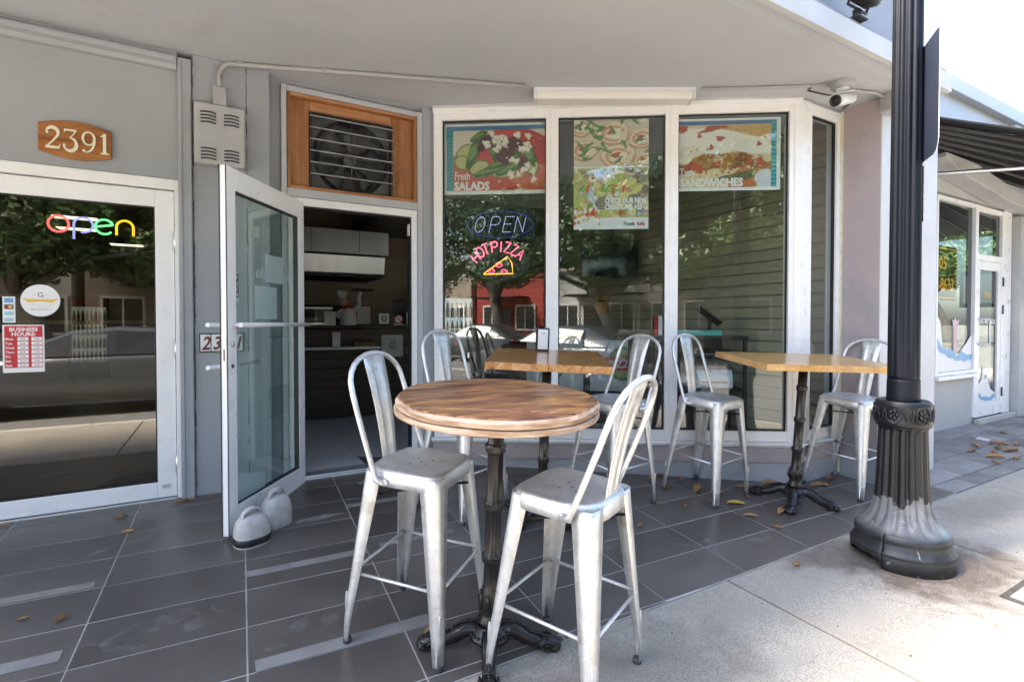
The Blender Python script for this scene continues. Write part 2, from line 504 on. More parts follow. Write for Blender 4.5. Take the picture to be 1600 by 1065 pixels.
def box(name, mats, x0, x1, y0, y1, z0, z1, parent=None, bevel=0.0, seg=2):
    return MB().box(x0, x1, y0, y1, z0, z1).build(name, mats, parent, bevel=bevel, seg=seg)

def tag(o, label=None, cat=None, group=None, kind=None):
    if label: o['label'] = label
    if cat: o['category'] = cat
    if group: o['group'] = group
    if kind: o['kind'] = kind
    return o

def thing(name, label, cat, loc=(0, 0, 0), rotz=0.0, group=None, tilt=0.0):
    o = bpy.data.objects.new(name, None)
    o.empty_display_size = 0.1
    COL.objects.link(o)
    o.location = loc
    o.rotation_euler = (Matrix.Rotation(tilt, 3, 'X') @ Matrix.Rotation(rotz, 3, 'Z')).to_euler()
    return tag(o, label, cat, group)

def copy_tree(o, parent=None):
    c = o.copy()
    COL.objects.link(c)
    if parent is not None:
        c.parent = parent
    for ch in list(o.children):
        copy_tree(ch, c)
    return c

def put(o, loc, rotz=0.0, tilt=0.0):
    o.location = loc
    o.rotation_euler = (Matrix.Rotation(tilt, 3, 'X') @ Matrix.Rotation(rotz, 3, 'Z')).to_euler()

def text(name, s, size, mat, parent, loc, rot=(math.pi / 2, 0, 0), align='LEFT', depth=0.001, bold=0.0, squeeze=1.0, shear=0.0, space=1.0):
    cu = bpy.data.curves.new(name, 'FONT')
    cu.body = s; cu.size = size; cu.extrude = depth; cu.offset = bold; cu.align_x = align
    cu.shear = shear; cu.space_character = space; cu.resolution_u = 2
    t = bpy.data.objects.new(name, cu)
    COL.objects.link(t)
    bpy.context.view_layer.update()
    me = bpy.data.meshes.new_from_object(t.evaluated_get(bpy.context.evaluated_depsgraph_get()))
    bpy.data.objects.remove(t)
    bpy.data.curves.remove(cu)
    me.name = name
    me.materials.clear(); me.materials.append(mat)
    o = bpy.data.objects.new(name, me)
    COL.objects.link(o)
    o.location = loc; o.rotation_euler = rot; o.scale = (squeeze, 1, 1)
    o.parent = parent
    return o

SLOPE = 0.07
TILT = math.atan(SLOPE)
EDGE = -2.37
def floor_z(y):
    return SLOPE * y if y > EDGE else SLOPE * EDGE + 0.02 * (y - EDGE)
# ------------------------------------------------------------------ ground, road, pavements
def clip(poly, a, b, c):
    """keep a*x + b*y + c >= 0"""
    out = []
    for i in range(len(poly)):
        p, q = poly[i], poly[(i + 1) % len(poly)]
        dp, dq = a * p[0] + b * p[1] + c, a * q[0] + b * q[1] + c
        if dp >= 0:
            out.append(p)
        if (dp >= 0) != (dq >= 0):
            t = dp / (dp - dq)
            out.append((p[0] + t * (q[0] - p[0]), p[1] + t * (q[1] - p[1])))
    return out

def area(poly):
    return abs(sum(poly[i][0] * poly[(i + 1) % len(poly)][1] - poly[(i + 1) % len(poly)][0] * poly[i][1] for i in range(len(poly)))) / 2

g = MB().box(-400, 400, -400, 400, -0.9, -0.62).build('ground', M['ground'])
tag(g, kind='structure')
rd = MB().box(-120, 120, -13.4, -4.92, -0.60, -0.345).build('road', M['asphalt'])
tag(rd, kind='structure')
ml = MB()
for k in range(-10, 11):
    ml.box(k * 6 - 1.2, k * 6 + 1.2, -9.22, -9.10, -0.345, -0.341)
ml.build('lane_marking', M['marking'], rd)
MB().box(-120, 120, -5.30, -5.18, -0.345, -0.341).build('edge_line', M['marking'], rd)
fw = MB().box(-120, 120, -19.0, -13.4, -0.60, -0.20).build('far_pavement', M['concrete'])
tag(fw, kind='structure')

# concrete sidewalk, slab by slab, with a kerb
KY = -4.76
sw = MB().prism([(-40, KY), (40, KY), (40, EDGE - 0.004), (-40, EDGE - 0.004)], lambda x, y: floor_z(y) - 0.3, lambda x, y: floor_z(min(y, EDGE - 0.0001)) - 0.012).build('sidewalk', M['joint'])
tag(sw, kind='structure')
JX = [2.51 + 1.59 * k for k in range(-16, 14)]
for i in range(len(JX) - 1):
    for (y0, y1) in ((KY + 0.006, -3.575), (-3.565, EDGE - 0.006)):
        a, b = JX[i] + 0.007, JX[i + 1] - 0.007
        m = MB().prism([(a, y0), (b, y0), (b, y1), (a, y1)], lambda x, y: floor_z(y) - 0.08, lambda x, y: floor_z(min(y, EDGE - 0.0001)))
        cx, cy = (a + b) / 2, (y0 + y1) / 2
        m.v = [(x - cx, y - cy, z) for x, y, z in m.v]
        m.build('slab', M['concrete'], sw, loc=(cx, cy, 0), bevel=0.004, seg=1)
for i in range(-12, 12):
    MB().box(-1.245, 1.245, -0.075, 0.075, -0.12, 0.0).build('kerbstone', M['kerb'], sw, loc=(i * 2.5, KY - 0.08, floor_z(KY) - 0.002), bevel=0.02)
# a small utility lid in the slab near the lamp post
lid = thing('utility_lid', 'small square metal utility lid set in the pale concrete', 'utility cover', (3.72, -3.30, floor_z(-3.30) + 0.001))
lid.rotation_euler = (math.atan(0.02), 0, 0)
box('lid_plate', M['joint'], -0.16, 0.16, -0.16, 0.16, 0.0, 0.006, lid, 0.002)
box('lid_rim', M['concrete'], -0.13, 0.13, -0.13, 0.13, 0.006, 0.009, lid, 0.002)

# charcoal tiled forecourt, tile by tile
tf = MB().prism([(-5, EDGE), (5.26, EDGE), (5.26, 0.02), (-5, 0.02)], lambda x, y: floor_z(y) - 0.30, lambda x, y: SLOPE * y - 0.0018).build('tile_floor', M['grout'])
tag(tf, kind='structure')
ca, sa = math.cos(R(-2.4)), math.sin(R(-2.4))
TO = (-0.27, -1.056)
full = MB().prism([(-0.2967, -0.1467), (0.2967, -0.1467), (0.2967, 0.1467), (-0.2967, 0.1467)], -0.008, 0.0).mesh('floor_tile', [M['tile']])
ntile = 0
for i in range(-8, 11):
    for j in range(-6, 6):
        lc = [(0.6 * i, 0.3 * j), (0.6 * i + 0.6, 0.3 * j), (0.6 * i + 0.6, 0.3 * j + 0.3), (0.6 * i, 0.3 * j + 0.3)]
        gq = 0.0033
        lq = [(lc[0][0] + gq, lc[0][1] + gq), (lc[1][0] - gq, lc[1][1] + gq), (lc[2][0] - gq, lc[2][1] - gq), (lc[3][0] + gq, lc[3][1] - gq)]
        wq = [(TO[0] + x * ca - y * sa, TO[1] + x * sa + y * ca) for x, y in lq]
        pq = clip(clip(clip(clip(wq, 0, -1, -0.012), 0, 1, -EDGE - 0.005), -1, 0, 5.25), 1, 0, 3.2)
        if len(pq) < 3 or area(pq) < 0.003:
            continue
        # nothing to lay inside the bay of the shop
        if all((y + 0.03) > -math.tan(R(34)) * (x - 1.809) + 0.25 for x, y in pq) and min(x for x, y in pq) > 1.9 and max(x for x, y in pq) < 4.9:
            continue
        lx = sum(p[0] for p in wq) / 4; ly = sum(p[1] for p in wq) / 4
        if abs(area(pq) - 0.5934 * 0.2934) < 1e-5:
            o = bpy.data.objects.new('floor_tile', full)
            COL.objects.link(o)
            o.rotation_euler = (Matrix.Rotation(TILT, 3, 'X') @ Matrix.Rotation(R(-2.4), 3, 'Z')).to_euler()
        else:
            o = MB().prism([(x - lx, (y - ly) / math.cos(TILT)) for x, y in pq], -0.008, 0.0).build('floor_tile', M['tile'])
            o.rotation_euler = (TILT, 0, 0)
        o.location = (lx, ly, SLOPE * ly + rng.uniform(-0.0006, 0.0006))
        o.parent = tf
        ntile += 1
# thin strips of a lighter grey laid over some tiles
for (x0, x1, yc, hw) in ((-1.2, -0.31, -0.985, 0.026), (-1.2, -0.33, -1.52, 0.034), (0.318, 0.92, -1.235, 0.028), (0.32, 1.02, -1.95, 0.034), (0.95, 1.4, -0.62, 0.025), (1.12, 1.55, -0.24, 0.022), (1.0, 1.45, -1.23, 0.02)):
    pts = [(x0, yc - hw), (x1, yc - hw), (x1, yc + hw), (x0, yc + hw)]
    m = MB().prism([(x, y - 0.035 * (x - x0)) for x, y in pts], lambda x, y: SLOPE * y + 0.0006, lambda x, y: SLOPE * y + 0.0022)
    m.build('pale_strip', M['strip_grey'], tf)

# grey pavers in front of the neighbouring shop
pv = MB().prism([(5.27, EDGE), (24, EDGE), (24, -1.36), (5.27, -1.36)], lambda x, y: SLOPE * y - 0.2, lambda x, y: SLOPE * y - 0.012).build('paver_walk', M['joint'])
tag(pv, kind='structure')
y0 = EDGE + 0.004
rows = [0.16, 0.30, 0.30, 0.23]
for ri, h in enumerate(rows):
    x = 5.275
    while x < 15:
        w = 0.42 if ri == 0 else random.choice((0.30, 0.45, 0.60))
        m = MB().prism([(-w / 2 + 0.004, -h / 2 + 0.004), (w / 2 - 0.004, -h / 2 + 0.004), (w / 2 - 0.004, h / 2 - 0.004), (-w / 2 + 0.004, h / 2 - 0.004)], -0.03, 0.0)
        o = m.build('paver', M['paver'], pv, loc=(x + w / 2, y0 + h / 2, SLOPE * (y0 + h / 2) + random.uniform(-0.003, 0.001)), bevel=0.005, seg=1)
        o.rotation_euler = (TILT + random.uniform(-0.006, 0.006), random.uniform(-0.004, 0.004), 0)
        x += w
    y0 += h

# ------------------------------------------------------------------ the shop building
B = thing('shop_building', 'grey storefront building with angled white framed bay window and wide soffit', 'building')
BA = R(-34)
BX = (1.809, -0.03, 0)
def bay(mb, name, mats, parent=B, bevel=0.0, **k):
    """part laid out along the bay: x along the window, y into the shop"""
    return mb.build(name, mats, parent, loc=BX, rot=(0, 0, BA), bevel=bevel, **k)
def bayw(t, n, z):
    return Vector((BX[0] + t * math.cos(BA) - n * math.sin(BA), BX[1] + t * math.sin(BA) + n * math.cos(BA), z))

box('front_wall', M['wall_grey'], -5.0, -0.002, 0.0, 0.2, 2.132, 2.978, B)
box('front_wall', M['wall_grey'], -5.0, -1.13, 0.0, 0.2, -0.1, 2.128, B)
mm = MB()
mm.prism_yz([(-0.0, 2.845), (-0.03, 2.85), (-0.045, 2.875), (-0.04, 2.90), (-0.055, 2.915), (-0.055, 2.93), (0.0, 2.94)][::-1], -5.0, -0.003)
mm.build('wall_moulding', M['wall_grey'], B)
ts = MB().box(0.0, 0.08, -0.035, 0.18, -0.05, 2.935)
ts.box(0.004, 0.024, -0.041, -0.0352, -0.05, 2.93).box(0.058, 0.076, -0.041, -0.0352, -0.05, 2.93)
ts.build('corner_strip', M['wall_grey'], B, bevel=0.003)
box('pilaster', M['wall_grey'], 0.083, 0.555, -0.022, 0.3, -0.06, 2.979, B, 0.004)
cr = MB()
for x0 in (0.408, 0.0868):
    pz = -0.02 if x0 < 0.2 else 0.1
    while pz < 2.93:
        nz = pz + random.uniform(0.03, 0.12)
        if random.random() < 0.72:
            w = random.uniform(0.0015, 0.004)
            dx = random.uniform(-0.003, 0.003)
            cr.prism_xz([(x0 + dx - w, pz), (x0 + dx + w, pz), (x0 - dx + w * 0.6, nz), (x0 - dx - w * 0.6, nz)], -0.0232, -0.0215)
        pz = nz
cr.build('wall_crack', M['joint'], B)
box('door_header', M['wall_grey'], 0.556, 1.80, 0.06, 0.26, 2.925, 2.979, B)
box('side_jamb', M['wall_grey'], 0.556, 0.634, 0.05, 0.26, -0.05, 2.924, B, 0.003)
box('side_jamb', M['wall_grey'], 1.722, 1.835, 0.0, 0.2, -0.05, 2.979, B, 0.003)
# aluminium frame round the doorway and fan
fr = MB()
for (a, b, c, d) in ((0.636, 0.672, -0.02, 2.923), (1.676, 1.72, -0.02, 2.923)):
    fr.box(a, b, 0.0, 0.12, c, d)
fr.box(0.673, 1.675, 0.002, 0.12, 2.882, 2.921).box(0.673, 1.675, 0.002, 0.12, 2.113, 2.172)
fr.build('entrance_frame', M['grey_frame'], B, bevel=0.004)
dj = MB()
dj.box(0.674, 0.735, 0.012, 0.11, 0.0, 2.11).box(1.628, 1.674, 0.012, 0.11, 0.0, 2.11).box(0.736, 1.627, 0.012, 0.11, 2.052, 2.11)
dj.build('door_jamb', M['white_frame'], B, bevel=0.003)
gk = MB().box(1.618, 1.6275, 0.03, 0.1, 0.0, 2.05).box(0.736, 1.617, 0.03, 0.1, 2.04, 2.0515)
gk.build('door_gasket', M['gasket'], B)
th = MB().box(0.674, 1.674, -0.03, 0.16, -0.02, 0.012).box(0.674, 1.674, 0.0, 0.03, 0.012, 0.02)
th.build('door_threshold', M['steel'], B, bevel=0.003)
sb = MB().box(1.606, 1.618, 0.03, 0.075, 1.90, 1.995)
sb.build('door_sensor', M['plastic_white'], B, bevel=0.004)

def glazed_door(name, w, z0, z1, stile, top, bot, gl, th=0.045):
    f = MB()
    f.box(0, stile, 0, th, z0, z1).box(w - stile, w, 0, th, z0, z1)
    f.box(stile, w - stile, 0, th, z1 - top, z1).box(stile, w - stile, 0, th, z0, z0 + bot)
    d = f.build(name, M['white_frame'], B, bevel=0.004)
    gs = MB()
    e = 0.008
    for (a, b, c, q) in ((stile, stile + e, z0 + bot, z1 - top), (w - stile - e, w - stile, z0 + bot, z1 - top), (stile, w - stile, z0 + bot, z0 + bot + e), (stile, w - stile, z1 - top - e, z1 - top)):
        gs.box(a, b, 0.006, th - 0.006, c, q)
    gs.build('glazing_gasket', M['gasket'], d)
    MB().box(stile + 0.004, w - stile - 0.004, th / 2 - 0.003, th / 2 + 0.003, z0 + bot + 0.004, z1 - top - 0.004).build('door_glass', gl, d)
    return d

# closed door of the left unit
ld = glazed_door('glass_door', 1.06, 0.012, 2.052, 0.106, 0.112, 0.105, M['glass_dark'])
ld.location = (-1.088, 0.004, 0)
tag(ld, 'closed white framed door with dark glass')
MB().tube([(0.09, 0.085, 1.18), (0.97, 0.085, 1.18)], 0.014, 10).tube([(0.12, 0.045, 1.18), (0.12, 0.085, 1.18)], 0.01, 8).tube([(0.95, 0.045, 1.18), (0.95, 0.085, 1.18)], 0.01, 8).build('push_bar', M['plastic_white'], ld)
for z in (0.23, 1.0, 1.72):
    MB().tube([(1.064, -0.006, z - 0.06), (1.064, -0.006, z + 0.06)], 0.008, 8).box(1.05, 1.066, -0.004, 0.0, z - 0.055, z + 0.055).build('hinge', M['alu'], ld)
for x in (0.13, 0.98):
    MB().box(x, x + 0.045, -0.003, 0.0, 0.075, 0.098).build('door_clip', M['alu'], ld)
lj = MB().box(-0.024, -0.0005, -0.012, 0.12, 0.0, 2.128).box(-1.128, -1.092, -0.012, 0.12, 0.0, 2.128)
lj.box(-1.091, -0.0245, -0.012, 0.12, 2.060, 2.128).box(-1.091, -0.0245, -0.016, 0.115, 2.105, 2.1275)
lj.build('door_jamb', M['white_frame'], B, bevel=0.003)
box('door_threshold', M['steel'], -1.09, -0.025, -0.02, 0.15, -0.02, 0.008, B, 0.002)

# the open door
od = glazed_door('glass_door', 0.925, -0.035, 2.062, 0.085, 0.125, 0.155, M['glass_green'])
od.location = (0.742, -0.022, 0); od.rotation_euler = (0, 0, R(-123.9))
tag(od, 'white framed glass door standing open')
# local -y looks away from the camera, +y towards it
MB().tube([(0.03, 0.095, 1.165), (0.885, 0.095, 1.165)], 0.014, 10).tube([(0.05, 0.045, 1.165), (0.05, 0.095, 1.165)], 0.012, 8).tube([(0.87, 0.045, 1.165), (0.87, 0.095, 1.165)], 0.012, 8).build('push_bar', M['plastic_white'], od)
for z in (1.165, 0.925):
    MB().tube([(0.45, -0.055, z), (0.955, -0.055, z)], 0.012, 8).tube([(0.89, 0.0, z), (0.89, -0.055, z)], 0.010, 8).build('pull_bar', M['plastic_white'], od)
MB().box(0.9252, 0.928, 0.0, 0.006, -0.035, 2.062).box(0.9252, 0.928, 0.039, 0.045, -0.035, 2.062).box(0.0, 0.928, -0.004, -0.0003, 2.05, 2.064).build('weather_strip', M['gasket'], od)
MB().box(0.9252, 0.927, 0.012, 0.034, 0.88, 1.12).build('lock_plate', M['alu'], od, bevel=0.001)
MB().box(0.9272, 0.9278, 0.018, 0.028, 0.96, 1.03).build('lock_slot', M['black'], od)
MB().lathe([(0.016, 0), (0.016, 0.008), (0.011, 0.012), (0.004, 0.012)], 12).xf(Matrix.Translation((0.885, 0.045, 1.055)) @ Matrix.Rotation(R(-90), 4, 'X')).build('lock_cylinder', M['steel'], od)
MB().lathe([(0.012, 0), (0.012, 0.005), (0.003, 0.006)], 12).xf(Matrix.Translation((0.885, 0.045, 0.93)) @ Matrix.Rotation(R(-90), 4, 'X')).build('lock_keyhole', M['dark_print'], od)
pst = MB().box(0.79, 0.832, 0.027, 0.0285, 1.30, 1.465).build('push_sticker', M['pale_blue'], od)
MB().box(0.7935, 0.8285, 0.0286, 0.0294, 1.325, 1.462).build('sticker_field', M['dark_print'], pst)
for k, ch in enumerate('PUSH'):
    text('push_letter', ch, 0.032, M['white'], pst, (0.811, 0.0298, 1.428 - 0.032 * k), (R(90), 0, R(180)), 'CENTER', 0.0003, 0.0004)
MB().box(0.36, 0.62, 0.0265, 0.0275, 1.20, 1.41).build('window_film', M['film'], od)
MB().box(0.28, 0.50, 0.0266, 0.0276, 1.44, 1.62).build('window_film', M['film'], od)
MB().prism_xz([(0.52, 0.125), (0.835, 0.125), (0.835, 0.30), (0.52, 0.22)], 0.0265, 0.0275).build('window_film', M['film'], od)
text('door_lettering', 'PiccolaItalia', 0.10, M['film'], od, (0.14, 0.0268, 1.46), (R(90), 0, 0), 'LEFT', 0.0003)

# bay window
WT, WB = 2.95, 0.215
post = [(0.0, 0.072), (0.936, 1.038), (1.902, 2.005), (2.872, 2.965)]
wf = MB()
for a, b in post:
    wf.box(a, b, -0.015, 0.085, WB, WT)
for i in range(3):
    a, b = post[i][1], post[i + 1][0]
    wf.box(a, b, -0.013, 0.083, 2.862, WT - 0.002).box(a, b, -0.013, 0.083, WB + 0.002, 0.300)
wf.box(-0.004, 2.968, -0.028, -0.0155, WT - 0.028, WT + 0.008)
wf.box(0.972, 1.002, -0.021, -0.0152, WB, WT - 0.03).box(1.938, 1.969, -0.021, -0.0152, WB, WT - 0.03).box(2.91, 2.93, -0.021, -0.0152, WB, WT - 0.03)
bw = bay(wf, 'shop_window', M['white_frame'], bevel=0.004)
for i in range(3):
    a, b = post[i][1], post[i + 1][0]
    MB().box(a + 0.003, b - 0.003, 0.030, 0.036, 0.303, 2.859).build('glass_pane', M['glass'], bw)
    gs = MB(); e = 0.010
    for (p, q, c, d) in ((a, a + e, 0.30, 2.862), (b - e, b, 0.30, 2.862), (a + e, b - e, 0.30, 0.30 + e), (a + e, b - e, 2.862 - e, 2.862)):
        gs.box(p, q, 0.012, 0.029, c, d)
    gs.build('glazing_gasket', M['gasket'], bw)
# ragged mortar bead along the top of the window
mo = MB(); t = -0.01
while t < 2.98:
    w = random.uniform(0.05, 0.22)
    h = random.uniform(0.006, 0.026)
    mo.prism_xz([(t, 2.952), (t + w, 2.952), (t + w, 2.979), (t, 2.979)], -0.018 - h * 0.6, 0.06)
    t += w
bay(mo, 'mortar_bead', M['fascia'])
bay(MB().box(0.0, 2.99, 0.0, 0.15, 2.975, 2.9795), 'window_header', M['wall_grey'])
sl = MB().prism_yz([(-0.005, 0.214), (-0.045, 0.206), (-0.05, 0.198), (-0.035, 0.190), (-0.028, 0.176), (-0.005, 0.172)], -0.02, 3.0)
bay(sl, 'window_sill', M['white_frame'])
bay(MB().box(-0.01, 2.99, -0.020, 0.05, 0.05, 0.170), 'apron_panel', M['pink'], bevel=0.003)
bay(MB().box(-0.01, 2.985, -0.004, 0.10, -0.30, 0.049), 'plinth', M['wall_grey'], bevel=0.003)
bay(MB().box(0.0, 2.97, 0.02, 0.1, 0.17, 0.2145), 'window_base', M['wall_grey'])

# short window at the end of the bay, parallel to the street
PX, PY = bayw(2.965, -0.015, 0).x, bayw(2.965, -0.015, 0).y
ef = MB()
ef.box(PX - 0.002, 4.405, PY, PY + 0.09, WB, WT).box(4.775, 4.842, PY, PY + 0.09, WB, WT)
ef.box(4.406, 4.774, PY + 0.002, PY + 0.088, 2.862, WT - 0.002).box(4.406, 4.774, PY + 0.002, PY + 0.088, WB, 0.30)
ew = ef.build('end_window', M['white_frame'], B, bevel=0.004)
MB().box(4.408, 4.772, PY + 0.045, PY + 0.051, 0.303, 2.859).build('glass_pane', M['glass'], ew)
gs = MB(); e = 0.010
for (p, q, c, d) in ((4.406, 4.406 + e, 0.30, 2.862), (4.764, 4.774, 0.30, 2.862), (4.416, 4.764, 0.30, 0.31), (4.416, 4.764, 2.852, 2.862)):
    gs.box(p, q, PY + 0.02, PY + 0.044, c, d)
gs.build('glazing_gasket', M['gasket'], ew)
MB().box(4.814, 4.843, PY - 0.012, PY - 0.001, -0.1, 2.96).build('foam_bead', surf('yellowed sealant', (0.62, 0.60, 0.42), (0.70, 0.69, 0.55), 0.8, scale=20), B)
m = MB().prism_yz([(PY + 0.01, 0.214), (PY - 0.035, 0.206), (PY - 0.04, 0.198), (PY - 0.025, 0.190), (PY - 0.018, 0.176), (PY + 0.01, 0.172)], PX, 4.84)
m.build('window_sill', M['white_frame'], B)
box('apron_panel', M['pink'], PX - 0.005, 4.84, PY - 0.012, PY + 0.05, 0.05, 0.170, B, 0.003)
box('plinth', M['wall_grey'], PX, 4.84, PY + 0.003, PY + 0.1, -0.32, 0.049, B, 0.003)
box('window_header', M['wall_grey'], PX, 4.85, PY + 0.01, PY + 0.12, 2.951, 2.979, B)
box('return_wall', M['pink'], 4.843, 4.851, -1.998, PY + 0.09, -0.3, 2.979, B)
box('corner_column', M['fascia'], 4.852, 5.83, -2.003, -1.56, -0.32, 2.979, B, 0.006)
box('skirting_strip', M['wall_grey'], 4.836, 4.8425, -1.998, PY - 0.02, -0.25, 0.05, B)

# soffit, fascia and the wall above
sf = MB().box(-5.0, 5.16, -2.29, 5.2, 2.98, 3.095)
sf.build('soffit', M['soffit'], B)
MB().box(-5.0, 5.16, -2.20, -2.16, 2.974, 2.9795).build('drip_line', M['soffit'], B)
fs = MB().box(-5.0, 5.175, -2.335, -2.292, 2.965, 3.10)
fs.build('fascia', M['fascia'], B, bevel=0.004)
box('fascia_cap', M['upper'], -5.0, 5.175, -2.30, -2.05, 3.101, 3.150, B, 0.004)
MB().tube([(-5.0, -2.17, 3.215), (5.0, -2.17, 3.215)], 0.045, 10).build('gutter', M['grey_frame'], B)
box('upper_wall', M['upper'], -5.0, 5.0, -2.12, -1.9, 3.151, 4.3, B)
box('unit_ceiling', M['b_cream'], -5.0, 0.3, 5.2, 12.1, 2.98, 3.09, B)
box('roof', M['upper'], -5.0, 5.8, -1.89, 5.2, 3.5, 3.6, B)

# inside of the shop
itf = MB().prism([(0.3, 0.13), (1.68, 0.13), (1.83, 0.10), (4.30, -1.56), (4.93, -1.56), (4.93, 4.6), (0.3, 4.6)], -0.04, 0.0)
ifl = itf.build('shop_floor', M['int_grout'], B)
for i in range(-6, 10):
    for j in range(-5, 11):
        # set square to the counter, a little turned to the street
        cx, cy = 0.98 + 0.6 * i, 0.42 + 0.6 * j
        q = [(cx - 0.2975, cy - 0.2975), (cx + 0.2975, cy - 0.2975), (cx + 0.2975, cy + 0.2975), (cx - 0.2975, cy + 0.2975)]
        a_, b_ = -math.sin(BA), math.cos(BA)
        q = clip(clip(clip(q, 1, 0, -0.31), -1, 0, 4.92), 0, -1, 4.59)
        if len(q) >= 3:
            q = clip(q, 0, 1, 1.55)
        if len(q) >= 3 and max(p[1] for p in q) > 0.13:
            q = clip(q, a_, b_, -(a_ * 1.80 + b_ * 0.13)) if max(p[0] for p in q) > 1.7 else clip(q, 0, 1, -0.15)
        elif len(q) >= 3:
            q = clip(q, a_, b_, -(a_ * 1.80 + b_ * 0.13))
        if len(q) >= 3 and area(q) > 0.01:
            lx = sum(p[0] for p in q) / len(q); ly = sum(p[1] for p in q) / len(q)
            MB().prism([(x - lx, y - ly) for x, y in q], 0.0005, 0.004).build('floor_tile', M['int_tile'], ifl, loc=(lx, ly, 0))
box('partition_wall', M['int_wall'], 0.20, 0.30, 0.3, 4.6, -0.05, 2.979, B)
box('back_wall', M['int_brown'], 0.2, 5.03, 4.6, 4.75, -0.05, 2.979, B)
swl = box('side_wall', M['int_wall'], 4.93, 5.03, -1.555, 4.6, -0.1, 2.979, B)
z = 0.10
sm1 = MB().box(0, 0.018, -1.55, 4.58, 0.006, 0.103).mesh('wall_slat', [M['slat']])
k = 0
while z < 2.80:
    o = bpy.data.objects.new('wall_slat', sm1); COL.objects.link(o); o.parent = swl; o.location = (4.905, 0, z)
    z += 0.112
sm2 = MB().box(0.32, 4.88, 0, 0.018, 0.005, 0.068).mesh('wall_slat', [M['slat']])
bwl = box('slat_backing', M['int_brown'], 0.31, 4.90, 4.585, 4.599, 0.9, 2.3, B)
z = 0.9
while z < 2.25:
    o = bpy.data.objects.new('wall_slat', sm2); COL.objects.link(o); o.parent = bwl; o.location = (0, 4.566, z)
    z += 0.076
box('ceiling_bulkhead', M['int_wall'], 2.2, 4.9, 1.4, 4.58, 2.62, 2.978, B)

# left unit inside
box('unit_floor', M['int_tile'], -5.0, 0.19, 0.16, 12.0, -0.05, -0.002, B)
box('unit_wall', M['b_cream'], -5.0, 0.19, 12.0, 12.1, -0.05, 2.979, B)
box('unit_wall', M['b_cream'], 0.14, 0.195, 0.31, 12.0, -0.05, 2.979, B)
box('unit_wall', M['b_cream'], -5.1, -5.0, 0.0, 12.0, -0.05, 2.979, B)

# ------------------------------------------------------------------ the neighbouring shop
N = thing('neighbouring_shop', 'pale grey shop with white parapet beyond the black lamp post', 'building')
NY = -1.38
nw = MB()
nw.box(5.84, 7.44, NY, NY + 0.2, -0.25, 3.25).box(7.44, 8.56, NY, NY + 0.2, -0.25, 0.50)
nw.box(7.44, 9.70, NY, NY + 0.2, 2.70, 3.25)
nw.box(10.05, 16, NY, NY + 0.2, -0.25, 0.45).box(9.70, 16, NY, NY + 0.2, 2.60, 3.25)
nw.build('shop_wall', M['nb_wall'], N)
box('pilaster', M['nb_wall'], 9.72, 10.05, NY - 0.10, NY + 0.2, -0.3, 2.62, N, 0.006)
rk = MB().prism_xz([(7.1, 2.98), (7.5, 2.86), (8.9, 2.70), (10.3, 2.64), (16, 2.62), (16, 2.78), (10.3, 2.80), (9.0, 2.88), (7.9, 3.02), (7.1, 3.03)], NY - 0.22, NY - 0.005)
rk.build('raking_band', M['nb_wall'], N, bevel=0.01)
wf = MB()
wf.box(7.44, 7.475, NY - 0.02, NY + 0.08, 0.545, 2.66).box(8.50, 8.585, NY - 0.02, NY + 0.08, -0.02, 2.66)
wf.box(7.476, 8.499, NY - 0.018, NY + 0.078, 2.615, 2.66).box(7.476, 8.499, NY - 0.018, NY + 0.078, 0.545, 0.585)
wf.box(7.42, 8.52, NY - 0.06, NY - 0.021, 0.50, 0.544)
nwin = wf.build('shop_window', M['white_frame'], N, bevel=0.004)
MB().box(7.477, 8.498, NY + 0.02, NY + 0.026, 0.586, 2.614).build('glass_pane', M['glass_shop'], nwin)
ndf = MB()
ndf.box(9.37, 9.45, NY - 0.015, NY + 0.08, -0.03, 2.66).box(9.45, 9.70, NY - 0.01, NY + 0.08, -0.05, 2.69)
ndf.box(8.586, 9.369, NY - 0.012, NY + 0.078, 2.60, 2.66).box(8.586, 9.369, NY - 0.012, NY + 0.078, 1.97, 2.05)
nd_ = ndf.build('door_jamb', M['white_frame'], N, bevel=0.004)
MB().box(8.588, 9.367, NY + 0.02, NY + 0.026, 2.05, 2.598).build('transom_glass', M['glass_shop'], nd_)
df = MB()
df.box(8.59, 8.69, NY - 0.005, NY + 0.04, -0.04, 1.965).box(9.27, 9.365, NY - 0.005, NY + 0.04, -0.04, 1.965)
df.box(8.691, 9.269, NY - 0.004, NY + 0.039, 1.855, 1.965).box(8.691, 9.269, NY - 0.004, NY + 0.039, -0.04, 0.13)
nd = df.build('glass_door', M['white_frame'], N, bevel=0.003)
MB().box(8.692, 9.268, NY + 0.015, NY + 0.021, 0.131, 1.854).build('door_glass', M['glass_shop'], nd)
MB().tube([(8.64, NY, 1.22), (8.64, NY - 0.07, 1.22), (8.80, NY - 0.07, 1.22), (8.80, NY - 0.07, 0.90), (8.64, NY - 0.07, 0.90), (8.64, NY, 0.90)], 0.014, 8).build('pull_handle', M['alu'], nd)
for z in (0.25, 1.35, 1.72):
    MB().box(9.375, 9.40, NY - 0.03, NY - 0.012, z - 0.06, z + 0.06).build('hinge', M['dark_print'], nd)
text('door_number', '2395', 0.10, M['gold'], nd, (8.98, NY + 0.010, 1.50), align='CENTER', depth=0.001)
text('door_phone', '305-458-8633', 0.085, M['white'], nd, (8.98, NY + 0.010, 1.16), align='CENTER', depth=0.001, bold=0.002)
dec = MB().prism_xz([(8.70, 0.135), (9.26, 0.135), (9.26, 0.24), (9.1, 0.30), (8.98, 0.50), (8.93, 0.42), (8.86, 0.62), (8.82, 0.44), (8.70, 0.36)], NY + 0.008, NY + 0.011)
dec.build('white_decal', M['white'], nd)
